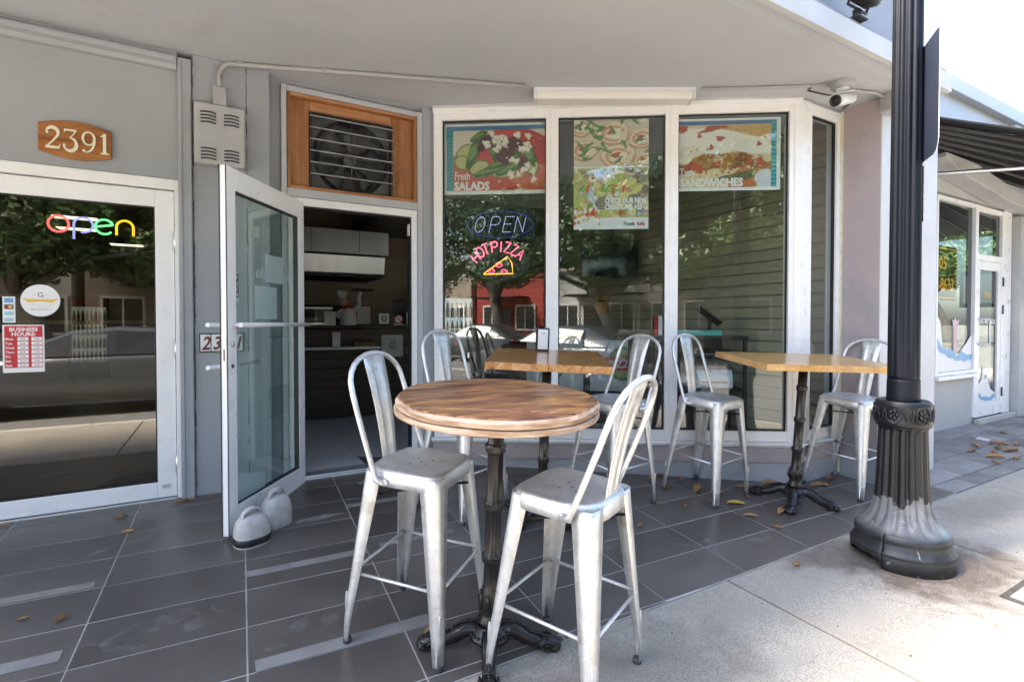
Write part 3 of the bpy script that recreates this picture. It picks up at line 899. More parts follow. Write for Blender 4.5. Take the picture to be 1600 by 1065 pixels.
lo_c = [(8.70 + 0.56 * k / 10, 0.15 + 0.07 * ((k - 6) / 6) ** 2 + 0.008 * math.sin(k * 2.3)) for k in range(11)]
hi_c = [(x, z + 0.05 + 0.015 * math.sin(k * 1.7)) for k, (x, z) in enumerate(lo_c)]
MB().prism_xz(lo_c + hi_c[::-1], NY + 0.005, NY + 0.0075).build('blue_decal', M['blue_print'], nd)
dw = MB().prism_xz([(7.48, 0.59), (8.49, 0.59), (8.49, 1.02), (8.35, 0.92), (8.15, 0.80), (7.9, 0.78), (7.70, 0.86), (7.62, 1.20), (7.56, 1.24), (7.52, 1.10), (7.48, 1.12)], NY + 0.010, NY + 0.013)
dw.build('white_decal', M['white'], nwin)
lo_c = [(7.48 + 1.01 * k / 14, 0.66 + 0.24 * (1 - k / 14) ** 2 + 0.05 * (k / 14) ** 2 + 0.012 * math.sin(k * 2.1)) for k in range(15)]
hi_c = [(x, z + 0.055 + 0.03 * math.sin(k * 1.3 + 0.5) + 0.03) for k, (x, z) in enumerate(lo_c)]
MB().prism_xz(lo_c + hi_c[::-1], NY + 0.006, NY + 0.009).build('blue_decal', M['blue_print'], nwin)
MB().prism_xz([(7.98, 0.80), (8.06, 0.80), (8.09, 1.10), (8.13, 1.22), (8.06, 1.19), (8.02, 1.24), (7.98, 1.20), (7.94, 1.22), (7.98, 1.08)], NY + 0.008, NY + 0.0105).build('pink_decal', surf('pale pink sticker', (0.6, 0.42, 0.48), rough=0.5), nwin)
box('door_step', M['kerb'], 8.5, 9.7, NY - 0.08, NY - 0.02, -0.14, -0.045, N, 0.005)
box('inner_floor', M['int_tile'], 5.9, 16, NY + 0.2, 3.0, -0.15, -0.04, N)
box('inner_wall', M['int_wall'], 5.9, 16, 3.0, 3.1, -0.15, 3.2, N)
box('inner_wall', M['int_wall'], 5.84, 5.9, NY + 0.2, 3.0, -0.15, 3.2, N)
box('inner_ceiling', M['int_wall'], 5.84, 16, NY + 0.2, 3.1, 3.2, 3.3, N)
w2 = MB().box(10.06, 10.11, NY - 0.01, NY + 0.08, 0.451, 2.599).box(10.11, 16, NY - 0.01, NY + 0.08, 0.451, 0.50).box(10.11, 16, NY - 0.01, NY + 0.08, 2.55, 2.599)
nw2 = w2.build('shop_window', M['white_frame'], N)
MB().box(10.112, 16, NY + 0.02, NY + 0.026, 0.501, 2.549).build('glass_pane', M['glass_shop'], nw2)
MB().box(10.13, 11.2, NY + 0.004, NY + 0.007, 0.52, 1.05).build('purple_decal', surf('purple sticker', (0.25, 0.15, 0.42), rough=0.5), nw2)
# parapet
pp = MB().box(5.9, 9.6, NY, NY + 0.25, 3.26, 3.86).box(9.6, 9.95, NY - 0.06, NY + 0.25, 3.26, 3.86).box(9.95, 20, NY, NY + 0.25, 3.26, 3.86)
pp.build('parapet', M['nb_parapet'], N)
MB().box(5.9, 20, NY - 0.09, NY + 0.3, 3.861, 4.03).build('parapet_cap', M['nb_parapet'], N, bevel=0.008)
# ------------------------------------------------------------------ fan panel over the entrance
fan = thing('exhaust_fan', 'square exhaust fan behind six bars in a cedar panel above the open door', 'exhaust fan', (1.174, 0.03, 2.174))
x0, x1, z1 = -0.498, 0.498, 0.705
box('panel_board', M['panel_wood'], x0 + 0.024, -0.338, 0.030, 0.055, 0.026, z1 - 0.026, fan, 0.002)
box('panel_board', M['panel_wood'], 0.302, x1 - 0.024, 0.030, 0.055, 0.026, z1 - 0.026, fan, 0.002)
box('panel_board', M['panel_wood_h'], -0.335, 0.299, 0.028, 0.055, 0.598, z1 - 0.026, fan, 0.002)
for (a, b, c, d, m_) in ((x0, x0 + 0.022, 0, z1, 'panel_wood'), (x1 - 0.022, x1, 0, z1, 'panel_wood'), (x0 + 0.023, x1 - 0.023, 0, 0.024, 'panel_wood_h'), (x0 + 0.023, x1 - 0.023, z1 - 0.024, z1, 'panel_wood_h')):
    box('frame_strip', M[m_], a, b, -0.018, 0.056, c, d, fan, 0.002)
hs = MB()
hs.box(-0.335, -0.322, 0.0, 0.30, 0.026, 0.596).box(0.286, 0.299, 0.0, 0.30, 0.026, 0.596).box(-0.321, 0.285, 0.0, 0.30, 0.583, 0.596).box(-0.321, 0.285, 0.0, 0.30, 0.026, 0.034)
hs.box(-0.321, 0.285, 0.28, 0.30, 0.034, 0.583)
hs.build('fan_housing', M['black'], fan)
fm = surf('greasy fan sheet', (0.045, 0.048, 0.05), (0.085, 0.088, 0.09), 0.5, 0.2, scale=5, rvar=0.1)
MB().xf(Matrix()).lathe([(0.302, 0.0), (0.30, 0.03), (0.296, 0.05), (0.296, 0.10), (0.25, 0.13), (0.12, 0.145), (0.05, 0.15)], 40, cap=False).xf(Matrix.Translation((-0.018, 0.06, 0.30)) @ Matrix.Rotation(R(-90), 4, 'X')).build('fan_shroud', fm, fan)
ring = MB()
cv = (-0.018, 0.055, 0.30)
sq = [(-0.321, 0.034), (0.285, 0.034), (0.285, 0.583), (-0.321, 0.583)]
n = 40
vs, fs_ = [], []
for k in range(n):
    w = 2 * math.pi * k / n
    vs.append((max(-0.320, min(0.284, cv[0] + 0.296 * math.cos(w))), cv[1], max(0.035, min(0.582, cv[2] + 0.296 * math.sin(w)))))
for k in range(n):
    w = 2 * math.pi * k / n
    s_ = 1 / max(abs(math.cos(w)), abs(math.sin(w)))
    vs.append((max(-0.321, min(0.285, cv[0] + 0.303 * math.cos(w) * s_)), cv[1], max(0.034, min(0.583, cv[2] + 0.28 * math.sin(w) * s_))))
for k in range(n):
    fs_.append((k, (k + 1) % n, n + (k + 1) % n, n + k))
ring.add(vs, fs_).build('fan_orifice', surf('galvanised orifice plate', (0.05, 0.056, 0.058), (0.085, 0.092, 0.095), 0.55, 0.1, scale=5), fan, solid=0.004)
for k in range(5):
    w = 2 * math.pi * k / 5 + 0.4
    b = MB()
    pts = []
    for i in range(6):
        r_ = 0.05 + 0.2 * i / 5
        for s_ in (-1, 1):
            wd = (0.25 + 0.08 * i / 5) * s_
            pts.append((r_ * math.cos(w + wd), 0.03 * s_, r_ * math.sin(w + wd)))
    b.add(pts, [(2 * i, 2 * i + 1, 2 * i + 3, 2 * i + 2) for i in range(5)], 0, True)
    b.build('fan_blade', fm, fan, loc=(-0.018, 0.14, 0.30), solid=0.004)
MB().lathe([(0.05, 0), (0.05, 0.03), (0.03, 0.04), (0.008, 0.042)], 20).xf(Matrix.Translation((-0.018, 0.12, 0.30)) @ Matrix.Rotation(R(90), 4, 'X')).build('fan_hub', surf('grey hub', (0.12, 0.12, 0.13), rough=0.4), fan)
gd = MB()
for r_ in (0.08, 0.13, 0.18, 0.23, 0.262):
    gd.tube([(-0.018 + r_ * math.cos(2 * math.pi * k / 32), 0.046, 0.30 + r_ * math.sin(2 * math.pi * k / 32)) for k in range(32)], 0.0018, 5, closed=True)
for k in range(4):
    w = k * math.pi / 4
    gd.tube([(-0.018 + 0.27 * math.cos(w), 0.044, 0.30 + 0.27 * math.sin(w)), (-0.018 - 0.27 * math.cos(w), 0.044, 0.30 - 0.27 * math.sin(w))], 0.003, 5)
gd.tube([(-0.018, 0.042, 0.03), (-0.018, 0.042, 0.59)], 0.006, 6)
gd.build('wire_guard', M['dark_print'], fan)
for k in range(6):
    z = 0.563 - 0.087 * k
    MB().box(-0.336, 0.300, -0.008, 0.004, z, z + 0.008).build('guard_bar', surf('pale guard bar', (0.24, 0.24, 0.235), (0.34, 0.34, 0.33), 0.4, scale=9) if k == 0 else bpy.data.materials['pale guard bar'], fan, bevel=0.001)

# ------------------------------------------------------------------ wall box and conduit
eb = thing('electrical_cabinet', 'grey louvred electrical cabinet on the pilaster left of the fan', 'electrical box', (0.245, -0.023, 2.235))
bm = MB().box(-0.150, 0.150, -0.095, 0.0, 0.0, 0.405)
bm.build('cabinet_body', M['box_paint'], eb, bevel=0.012, seg=3)
for cx in (-0.068, 0.068):
    for cz in (0.075, 0.315):
        for k in range(4):
            lv = MB()
            zz = cz + 0.033 - 0.022 * k
            P_ = []
            for i in range(9):
                t = i / 8
                P_.append((cx - 0.045 + 0.09 * t, zz + 0.006 * math.sin(math.pi * t)))
            lv.add([(x, -0.0955, z) for x, z in P_] + [(x, -0.103, z - 0.006) for x, z in P_] + [(x, -0.0955, z - 0.014) for x, z in P_],
                   [(i, i + 1, 10 + i, 9 + i) for i in range(8)] + [(9 + i, 10 + i, 19 + i, 18 + i) for i in range(8)], 0)
            lv.mi[8:] = [1] * 8
            lv.build('louvre', [M['box_paint'], M['dark_print']], eb)
cb = thing('conduit_box', 'small grey junction box on top of the louvred cabinet', 'junction box', (0.245, -0.023, 2.643))
box('box_body', M['box_paint'], -0.040, 0.040, -0.075, 0.0, 0.0, 0.125, cb, 0.004)
box('box_cover', M['conduit'], -0.037, 0.037, -0.079, -0.0755, 0.004, 0.121, cb, 0.002)
cz = 2.958
pth = [(0.245, -0.06, 2.768), (0.245, -0.06, 2.86)]
for i in range(7):
    a = i / 6 * math.pi / 2
    pth.append((0.245 + 0.10 * (1 - math.cos(a)), -0.06, 2.86 + (cz - 2.86) * math.sin(a)))
pth += [(0.60, -0.155, cz), (1.276, -0.41, cz), (2.25, -0.775, cz)]
co = MB().tube(pth, 0.0165, 10).build('conduit_pipe', M['conduit'])
tag(co, 'grey conduit pipe bending from the junction box along the soffit to the lamp', 'pipe')
for (x, y) in ((0.37, -0.073), (0.9, -0.27), (1.7, -0.565)):
    MB().box(-0.02, 0.02, -0.012, 0.012, -0.016, 0.02).build('pipe_strap', M['conduit'], co, loc=(x, y, cz))

# fluorescent fitting under the soffit
fl = thing('fluorescent_lamp', 'long white unlit fluorescent fitting under the soffit over the window', 'ceiling lamp', (2.90, -1.02, 2.98), R(-30))
box('lamp_body', M['plastic_white'], -0.62, 0.62, -0.055, 0.075, -0.028, -0.001, fl, 0.003)
ln = MB().prism_yz([(-0.062, -0.03), (-0.060, -0.070), (-0.045, -0.086), (0.065, -0.086), (0.080, -0.070), (0.082, -0.03)], -0.60, 0.60)
ln.build('lamp_shade', M['lens'], fl, bevel=0.004)
box('end_cap', M['plastic_white'], -0.618, -0.602, -0.066, 0.086, -0.09, -0.0285, fl, 0.004)
box('end_cap', M['plastic_white'], 0.602, 0.618, -0.066, 0.086, -0.09, -0.0285, fl, 0.004)

cp = MB().tube([(3.45, -1.40, 2.963), (3.80, -1.63, 2.963), (4.14, -1.86, 2.963), (4.20, -1.92, 2.963)], 0.011, 8).build('conduit_pipe', M['conduit'])
tag(cp, 'grey conduit pipe between the fluorescent fitting and the security camera', 'pipe')
cp2 = MB().tube([(4.30, -1.94, 2.966), (4.46, -1.965, 2.964), (4.58, -2.0, 2.962), (4.66, -2.035, 2.961), (4.80, -2.055, 2.94)], 0.013, 8).build('conduit_pipe', M['conduit'])
tag(cp2, 'curved grey conduit pipe from the security camera to the box on the column', 'pipe')
cw = MB().tube([(4.16, -1.83, 2.972), (4.20, -1.78, 2.972), (4.36, -1.80, 2.974), (4.62, -1.86, 2.974), (4.72, -1.84, 2.973), (4.79, -1.73, 2.968)], 0.006, 6).build('loose_cable', M['dark_print'])
tag(cw, 'thin dark cable looping below the soffit behind the security camera', 'cable')
jb = thing('column_box', 'grey square junction box at the top of the white column', 'junction box', (4.845, -2.075, 2.80))
box('box_body', M['conduit'], -0.07, 0.07, -0.06, 0.055, 0.05, 0.178, jb, 0.005)
box('box_cover', M['box_paint'], -0.075, 0.075, -0.068, 0.056, 0.03, 0.049, jb, 0.004)

cc = thing('security_camera', 'white bullet security camera hanging from the soffit near the column', 'camera', (4.30, -1.985, 2.979))
MB().lathe([(0.082, 0.0), (0.082, -0.035), (0.076, -0.045), (0.0, -0.046)][::-1], 24, cap=False).build('mount_base', M['conduit'], cc)
MB().lathe([(0.045, -0.046), (0.045, -0.058), (0.018, -0.068), (0.016, -0.10)][::-1], 20).build('mount_arm', M['plastic_white'], cc)
mt = Matrix.Translation((-0.01, -0.015, -0.135)) @ Matrix.Rotation(R(172), 4, 'Z') @ Matrix.Rotation(R(16), 4, 'Y')
MB().lathe([(0.030, -0.09), (0.040, -0.085), (0.042, 0.05), (0.042, 0.085)], 20).xf(Matrix.Rotation(R(90), 4, 'Y')).xf(mt).build('camera_body', M['plastic_white'], cc)
MB().lathe([(0.040, 0.0855), (0.041, 0.105), (0.035, 0.106), (0.033, 0.098), (0.016, 0.098), (0.014, 0.104), (0.004, 0.105)], 20).xf(Matrix.Rotation(R(90), 4, 'Y')).xf(mt).build('camera_lens', M['black'], cc)
MB().box(-0.08, 0.115, -0.044, 0.044, 0.042, 0.047).xf(mt).build('sun_shield', M['plastic_white'], cc, bevel=0.002)

fd = thing('floodlight', 'black finned floodlight on a bracket above the white fascia', 'floodlight', (3.86, -2.30, 3.152))
MB().box(-0.06, 0.06, -0.04, 0.04, 0.0, 0.012).box(-0.02, 0.02, -0.02, 0.02, 0.012, 0.07).build('bracket', M['black'], fd, bevel=0.003)
MB().tube([(-0.11, -0.03, 0.16), (-0.11, 0.0, 0.075), (0.11, 0.0, 0.075), (0.11, -0.03, 0.16)], 0.009, 8).build('yoke', M['black'], fd)
fb = MB().lathe([(0.02, -0.07), (0.09, -0.06), (0.13, -0.02), (0.135, 0.03), (0.12, 0.035)], 28).xf(Matrix.Translation((0, -0.03, 0.17)) @ Matrix.Rotation(R(50), 4, 'X'))
fb.build('lamp_housing', M['black'], fd)
for k in range(6):
    r_ = (0.133, 0.132, 0.125, 0.113, 0.1, 0.085)[k]
    MB().lathe([(r_, -0.012 * k - 0.002), (r_ + 0.010, -0.012 * k - 0.002), (r_ + 0.010, -0.012 * k - 0.006), (r_, -0.012 * k - 0.006)], 24, cap=False).xf(Matrix.Translation((0, -0.03, 0.17)) @ Matrix.Rotation(R(50), 4, 'X')).build('cooling_fin', M['black'], fd)

# ------------------------------------------------------------------ wooden number plaque
pq = thing('number_plaque', 'shaped cedar plaque with cream numerals 2391 above the left door', 'sign', (-0.530, -0.001, 2.295))
P_ = []
N_ = 14
for i in range(N_ + 1):
    t = i / N_
    P_.append((-0.176 + 0.352 * t, -0.082 - 0.034 * math.sin(math.pi * t)))
for i in range(N_ + 1):
    t = i / N_
    P_.append((0.176 - 0.352 * t, 0.082 + 0.034 * math.sin(math.pi * t)))
MB().prism_xz(P_, -0.024, 0.0).build('board', M['plaque'], pq, bevel=0.004)
def stroke(mb, pts, widths, y0, y1):
    """flat lettering stroke of varying width in the xz plane"""
    n = len(pts)
    Lp, Rp = [], []
    for i in range(n):
        a, b = pts[max(i - 1, 0)], pts[min(i + 1, n - 1)]
        dx, dz = b[0] - a[0], b[1] - a[1]
        l = math.hypot(dx, dz) or 1
        nx, nz = -dz / l, dx / l
        w = widths[i] / 2
        Lp.append((pts[i][0] + nx * w, pts[i][1] + nz * w)); Rp.append((pts[i][0] - nx * w, pts[i][1] - nz * w))
    vs = [(x, y0, z) for x, z in Lp + Rp] + [(x, y1, z) for x, z in Lp + Rp]
    fs = []
    for i in range(n - 1):
        fs += [(i, i + 1, n + i + 1, n + i), (2 * n + i, 3 * n + i, 3 * n + i + 1, 2 * n + i + 1), (i, 2 * n + i, 2 * n + i + 1, i + 1), (n + i, n + i + 1, 3 * n + i + 1, 3 * n + i)]
    mb.add(vs, fs)
def arcp(cx, cz, rx, rz, a0, a1, n=12):
    return [(cx + rx * math.cos(R(a0 + (a1 - a0) * i / n)), cz + rz * math.sin(R(a0 + (a1 - a0) * i / n))) for i in range(n + 1)]
def taper(n, a, b, c):
    return [a + (b - a) * math.sin(math.pi * i / (n - 1)) if c == 'm' else a + (b - a) * i / (n - 1) for i in range(n)]
def numeral(ch):
    m = MB()
    if ch == '2':
        p = arcp(0.45, 0.72, 0.26, 0.24, 175, -35, 14) + [(0.45, 0.32), (0.22, 0.10)]
        stroke(m, p, taper(len(p), 0.06, 0.17, 'm'), 0, 1)
        stroke(m, [(0.14, 0.06), (0.45, 0.06), (0.74, 0.07), (0.80, 0.24)], [0.10, 0.12, 0.12, 0.03], -0.15, 1)
        m.ball((0.22, 0.5, 0.72), (0.075, 0.5, 0.075), 10, 6)
    elif ch == '3':
        stroke(m, [(0.18, 0.80), (0.20, 0.93), (0.45, 0.93), (0.74, 0.93)], [0.03, 0.09, 0.09, 0.09], 0, 1)
        stroke(m, [(0.72, 0.92), (0.58, 0.72), (0.44, 0.58)], [0.05, 0.05, 0.05], -0.15, 1)
        p = arcp(0.44, 0.28, 0.30, 0.30, 92, -165, 16)
        stroke(m, p, taper(len(p), 0.05, 0.17, 'm'), -0.3, 1)
        m.ball((0.18, 0.5, 0.22), (0.075, 0.5, 0.075), 10, 6)
    elif ch == '9':
        p = arcp(0.46, 0.66, 0.27, 0.30, 0, 360, 22)
        w = [0.13 - 0.07 * abs(math.sin(2 * math.pi * i / 22)) ** 2 for i in range(23)]
        stroke(m, p, w, 0, 1)
        p = arcp(0.355, 0.60, 0.375, 0.575, 8, -108, 12)
        stroke(m, p, taper(len(p), 0.13, 0.05, 'l'), -0.2, 1)
        m.ball((0.23, 0.5, 0.08), (0.07, 0.5, 0.07), 10, 6)
    elif ch == '1':
        stroke(m, [(0.50, 0.98), (0.50, 0.03)], [0.16, 0.16], 0, 1)
        stroke(m, [(0.30, 0.04), (0.72, 0.04)], [0.07, 0.07], -0.15, 1)
        stroke(m, [(0.50, 0.95), (0.40, 0.86), (0.30, 0.82)], [0.05, 0.06, 0.03], -0.3, 1)
    return m
for ch, ox in (('2', -0.155), ('3', -0.072), ('9', 0.016), ('1', 0.090)):
    m = numeral(ch)
    m.v = [(ox + x * 0.105, -0.0295 + y * 0.005, -0.066 + z * 0.132) for x, y, z in m.v]
    m.build('numeral', M['cream'], pq)

np_ = thing('number_tiles', 'white tile number plate with dark red digits behind the open door', 'sign', (0.245, -0.023, 0.975))
box('tile_frame', M['joint'], -0.135, 0.135, -0.012, 0.0, 0.0, 0.13, np_, 0.003)
for k in range(4):
    box('number_tile', M['white'], -0.128 + 0.065 * k, -0.069 + 0.065 * k, -0.017, -0.0122, 0.008, 0.122, np_, 0.002)
    text('tile_digit', '2391'[k], 0.125, M['brown_print'], np_, (-0.098 + 0.065 * k, -0.0175, 0.020), align='CENTER', depth=0.0004, bold=0.003, squeeze=0.8, shear=0.25)

# ------------------------------------------------------------------ prints: painted onto a fine sheet of coloured points
class Art:
    def __init__(s, w, h, base):
        s.w, s.h = w, h
        s.a = np.ones((h, w, 3)) * np.array(base)
        yy, xx = np.mgrid[0:h, 0:w]
        s.x = (xx + 0.5) / h          # both axes in units of the sheet's height
        s.y = 1 - (yy + 0.5) / h
        s.asp = w / h
    def lay(s, mask, col, tex=0.12):
        n = 1 + tex * rng.standard_normal((s.h, s.w, 1))
        k = np.clip(mask, 0, 1)[..., None]
        s.a = s.a * (1 - k) + np.clip(np.array(col) * n, 0, 1) * k
    def rect(s, x0, x1, y0, y1, col, tex=0.03):
        s.lay(((s.x >= x0) & (s.x <= x1) & (s.y >= y0) & (s.y <= y1)).astype(float), col, tex)
    def ell(s, cx, cy, rx, ry, col, ang=0, wob=0.08, tex=0.12, soft=0.08, clipbox=None):
        c, q = math.cos(ang), math.sin(ang)
        u = ((s.x - cx) * c + (s.y - cy) * q) / rx
        v = (-(s.x - cx) * q + (s.y - cy) * c) / ry
        th = np.arctan2(v, u)
        r = np.hypot(u, v) * (1 + wob * np.sin(3 * th + cx * 40) + wob * 0.6 * np.sin(5 * th + cy * 60))
        m = np.clip((1 - r) / soft + 0.5, 0, 1)
        if clipbox:
            x0, x1, y0, y1 = clipbox
            m = m * ((s.x >= x0) & (s.x <= x1) & (s.y >= y0) & (s.y <= y1))
        s.lay(m, col, tex)
    def ring(s, cx, cy, rx, ry, wd, col, tex=0.1, a0=None, a1=None, clipbox=None):
        u, v = (s.x - cx) / rx, (s.y - cy) / ry
        r = np.hypot(u, v)
        m = np.clip(1.3 - np.abs(r - 1) / wd, 0, 1)
        if a0 is not None:
            th = np.degrees(np.arctan2(v, u)) % 360
            m = m * ((th >= a0) & (th <= a1))
        if clipbox:
            x0, x1, y0, y1 = clipbox
            m = m * ((s.x >= x0) & (s.x <= x1) & (s.y >= y0) & (s.y <= y1))
        s.lay(m, col, tex)
    def waves(s, x0, x1, y0, y1, ca, cb, f, fx=60.0):
        m = ((s.x >= x0) & (s.x <= x1) & (s.y >= y0) & (s.y <= y1)).astype(float)
        s.lay(m, ca, 0.03)
        w = np.clip(np.sin(s.y * f + np.sin(s.x * fx) * 1.2) * 2, 0, 1)
        s.lay(m * w, cb, 0.03)
    def sheet(s, name, width, height, parent, thick=0.001):
        h, w = s.h, s.w
        xs = np.linspace(0, width, w); zs = np.linspace(height, 0, h)
        X, Z = np.meshgrid(xs, zs)
        v = np.stack([X, np.full_like(X, -thick), Z], -1).reshape(-1, 3)
        i = np.arange(h * w).reshape(h, w)
        f = np.stack([i[1:, :-1], i[1:, 1:], i[:-1, 1:], i[:-1, :-1]], -1).reshape(-1, 4)
        me = bpy.data.meshes.new(name)
        me.vertices.add(len(v)); me.vertices.foreach_set('co', v.ravel())
        me.loops.add(f.size); me.loops.foreach_set('vertex_index', f.ravel().astype(np.int32))
        me.polygons.add(len(f)); me.polygons.foreach_set('loop_start', np.arange(0, f.size, 4, dtype=np.int32))
        me.update(); me.validate()
        at = me.attributes.new('print', 'FLOAT_COLOR', 'POINT')
        col = np.concatenate([np.clip(s.a.reshape(-1, 3), 0, 1) ** 0.88, np.ones((h * w, 1))], 1)
        at.data.foreach_set('color', col.astype(np.float32).ravel())
        me.materials.append(M['print'])
        o = bpy.data.objects.new(name, me)
        COL.objects.link(o)
        o.parent = parent
        return o
def speckle(art, n, cols, r0, r1, bx, tex=0.15, squash=0.6):
    for _ in range(n):
        r_ = rng.uniform(r0, r1)
        art.ell(rng.uniform(bx[0], bx[1]), rng.uniform(bx[2], bx[3]), r_, r_ * rng.uniform(squash, 1), cols[rng.integers(len(cols))], rng.uniform(0, 3.1), 0.15, tex, 0.25, bx)

def hung(name, label, cat, t, n, z, group=None):
    return thing(name, label, cat, tuple(bayw(t, n, z)), BA, group)
PN = 0.043    # just inside the glass

# salads poster
p1 = hung('salad_poster', 'food poster reading Fresh SALADS with feta, olives and tomato in the first pane', 'poster', 0.078, PN, 2.255)
A = Art(150, 104, (0.70, 0.74, 0.74))
box_ = (0.13, 1.45, 0.06, 0.90)
A.waves(0.035, 0.13, 0.06, 0.965, (0.02, 0.20, 0.24), (0.06, 0.32, 0.36), 120, 40)
A.rect(0.035, 1.45, 0.905, 0.965, (0.05, 0.16, 0.32))
A.rect(0.13, 1.45, 0.06, 0.905, (0.62, 0.54, 0.44), 0.05)
A.ell(0.95, 0.52, 0.52, 0.42, (0.45, 0.04, 0.03), 0, 0.04, 0.15, 0.06, box_)
A.ell(1.25, 0.58, 0.30, 0.30, (0.42, 0.02, 0.02), 0.3, 0.05, 0.15, 0.06, box_)
A.ell(0.30, 0.30, 0.26, 0.28, (0.50, 0.10, 0.05), 0.2, 0.1, 0.25, 0.1, box_)
A.ell(0.75, 0.18, 0.42, 0.18, (0.46, 0.05, 0.03), 0, 0.1, 0.25, 0.1, box_)
A.ell(1.28, 0.22, 0.28, 0.19, (0.55, 0.10, 0.05), 0, 0.08, 0.25, 0.1, box_)
for k in range(16):
    A.ring(1.28, 0.22, 0.05 + 0.012 * k, 0.04 + 0.009 * k, 0.10, (0.60, 0.16, 0.08) if k % 2 else (0.42, 0.04, 0.02), clipbox=box_)
for (x, y, a_, b_, an) in ((0.32, 0.60, 0.17, 0.10, 0.5), (0.28, 0.45, 0.14, 0.10, -0.3), (0.52, 0.36, 0.15, 0.13, 0.2), (0.86, 0.30, 0.18, 0.06, 0.15), (1.24, 0.40, 0.10, 0.14, 0.4)):
    A.ell(x, y, a_, b_, (0.05, 0.12, 0.02), an, 0.05, 0.2, 0.06, box_)
    A.ell(x, y, a_ * 0.88, b_ * 0.85, (0.42, 0.44, 0.16), an, 0.05, 0.12, 0.1, box_)
for (x, y, a_, b_, an) in ((0.42, 0.58, 0.07, 0.24, -0.35), (0.66, 0.33, 0.26, 0.055, 0.25), (0.98, 0.38, 0.26, 0.06, 0.45), (1.10, 0.62, 0.20, 0.06, 0.2), (0.50, 0.82, 0.14, 0.05, 0.5), (1.22, 0.55, 0.07, 0.18, 0.5), (0.85, 0.45, 0.28, 0.05, 0.35), (0.70, 0.62, 0.05, 0.17, 0.2)):
    A.ell(x, y, a_, b_, (0.03, 0.09, 0.02), an, 0.05, 0.25, 0.1, box_)
    A.ell(x - 0.01, y + 0.012, a_ * 0.8, b_ * 0.45, (0.12, 0.24, 0.06), an, 0.05, 0.2, 0.3, box_)
for (x, y, a_, b_, an) in ((0.62, 0.72, 0.14, 0.10, 0.3), (0.95, 0.66, 0.18, 0.13, 0.7), (0.86, 0.52, 0.12, 0.09, 0.2), (1.12, 0.45, 0.09, 0.07, 0)):
    A.ell(x, y, a_, b_, (0.05, 0.012, 0.016), an, 0.15, 0.4, 0.12, box_)
for _ in range(36):
    x, y = (rng.uniform(0.58, 1.22), rng.uniform(0.60, 0.86)) if _ < 25 else (rng.uniform(0.9, 1.3), rng.uniform(0.2, 0.5))
    an = rng.uniform(0, 3)
    A.ell(x + 0.008, y - 0.012, 0.042, 0.034, (0.36, 0.30, 0.22), an, 0.2, 0.1, 0.1, box_)
    A.ell(x, y, 0.040, 0.032, (0.78, 0.72, 0.62), an, 0.2, 0.08, 0.1, box_)
speckle(A, 40, [(0.6, 0.1, 0.05), (0.75, 0.7, 0.6), (0.1, 0.25, 0.05)], 0.006, 0.016, (0.15, 1.40, 0.08, 0.85))
A.rect(0.15, 1.28, 0.978, 1.0, (0.82, 0.82, 0.82))
A.sheet('poster_sheet', 0.85, 0.590, p1)
text('poster_word', 'Fresh', 0.095, M['white'], p1, (0.088, -0.003, 0.125), depth=0.0005, bold=0.001, squeeze=0.62)
text('poster_word', 'SALADS', 0.092, M['white'], p1, (0.085, -0.003, 0.040), depth=0.0005, bold=0.0045, squeeze=0.93)

# sandwiches poster
p3 = hung('sandwich_poster', 'food poster reading Tasty SANDWICHES with melted cheese in the third pane', 'poster', 2.012, PN, 2.252)
A = Art(150, 108, (0.74, 0.75, 0.76))
bx = (0.0, 1.26, 0.045, 0.90)
A.rect(0.0, 1.33, 0.905, 0.965, (0.05, 0.13, 0.30))
A.rect(0.0, 1.26, 0.045, 0.905, (0.60, 0.46, 0.30), 0.06)
A.ell(0.95, 0.84, 0.55, 0.14, (0.52, 0.30, 0.10), -0.05, 0.05, 0.18, 0.2, bx)
A.ell(0.55, 0.14, 0.60, 0.16, (0.68, 0.50, 0.30), 0.08, 0.06, 0.12, 0.3, bx)
A.ell(0.92, 0.15, 0.26, 0.15, (0.42, 0.14, 0.05), 0.3, 0.06, 0.2, 0.12, bx)
for k in range(44):
    x = rng.uniform(0.02, 1.25)
    y = 0.36 + 0.06 * math.sin(x * 3) + rng.uniform(-0.09, 0.10)
    A.ell(x, y, rng.uniform(0.04, 0.10), rng.uniform(0.03, 0.07), ((0.30, 0.13, 0.035), (0.38, 0.18, 0.06), (0.22, 0.09, 0.03), (0.45, 0.08, 0.04))[k % 4], rng.uniform(0, 3), 0.25, 0.3, 0.15, bx)
A.ell(0.82, 0.20, 0.30, 0.045, (0.10, 0.12, 0.05), 0.12, 0.2, 0.4, 0.2, bx)
A.ell(0.40, 0.70, 0.62, 0.17, (0.78, 0.74, 0.68), -0.06, 0.10, 0.05, 0.1, bx)
A.ell(0.95, 0.62, 0.40, 0.11, (0.76, 0.72, 0.66), -0.1, 0.15, 0.06, 0.12, bx)
A.ell(0.10, 0.52, 0.22, 0.12, (0.74, 0.66, 0.55), 0.1, 0.15, 0.1, 0.12, bx)
for (x, y, a_, b_) in ((0.06, 0.86, 0.09, 0.05), (0.58, 0.72, 0.055, 0.035), (0.46, 0.60, 0.03, 0.04), (0.30, 0.76, 0.03, 0.03), (0.48, 0.86, 0.17, 0.04), (1.1, 0.64, 0.03, 0.03), (0.08, 0.30, 0.10, 0.05)):
    A.ell(x, y, a_, b_, (0.36, 0.06, 0.03), rng.uniform(-0.3, 0.3), 0.2, 0.3, 0.15, bx)
A.ell(1.2, 0.16, 0.16, 0.13, (0.55, 0.55, 0.62), 0, 0.05, 0.05, 0.1, bx)
A.waves(1.262, 1.335, 0.045, 0.965, (0.02, 0.20, 0.26), (0.10, 0.36, 0.40), 110, 30)
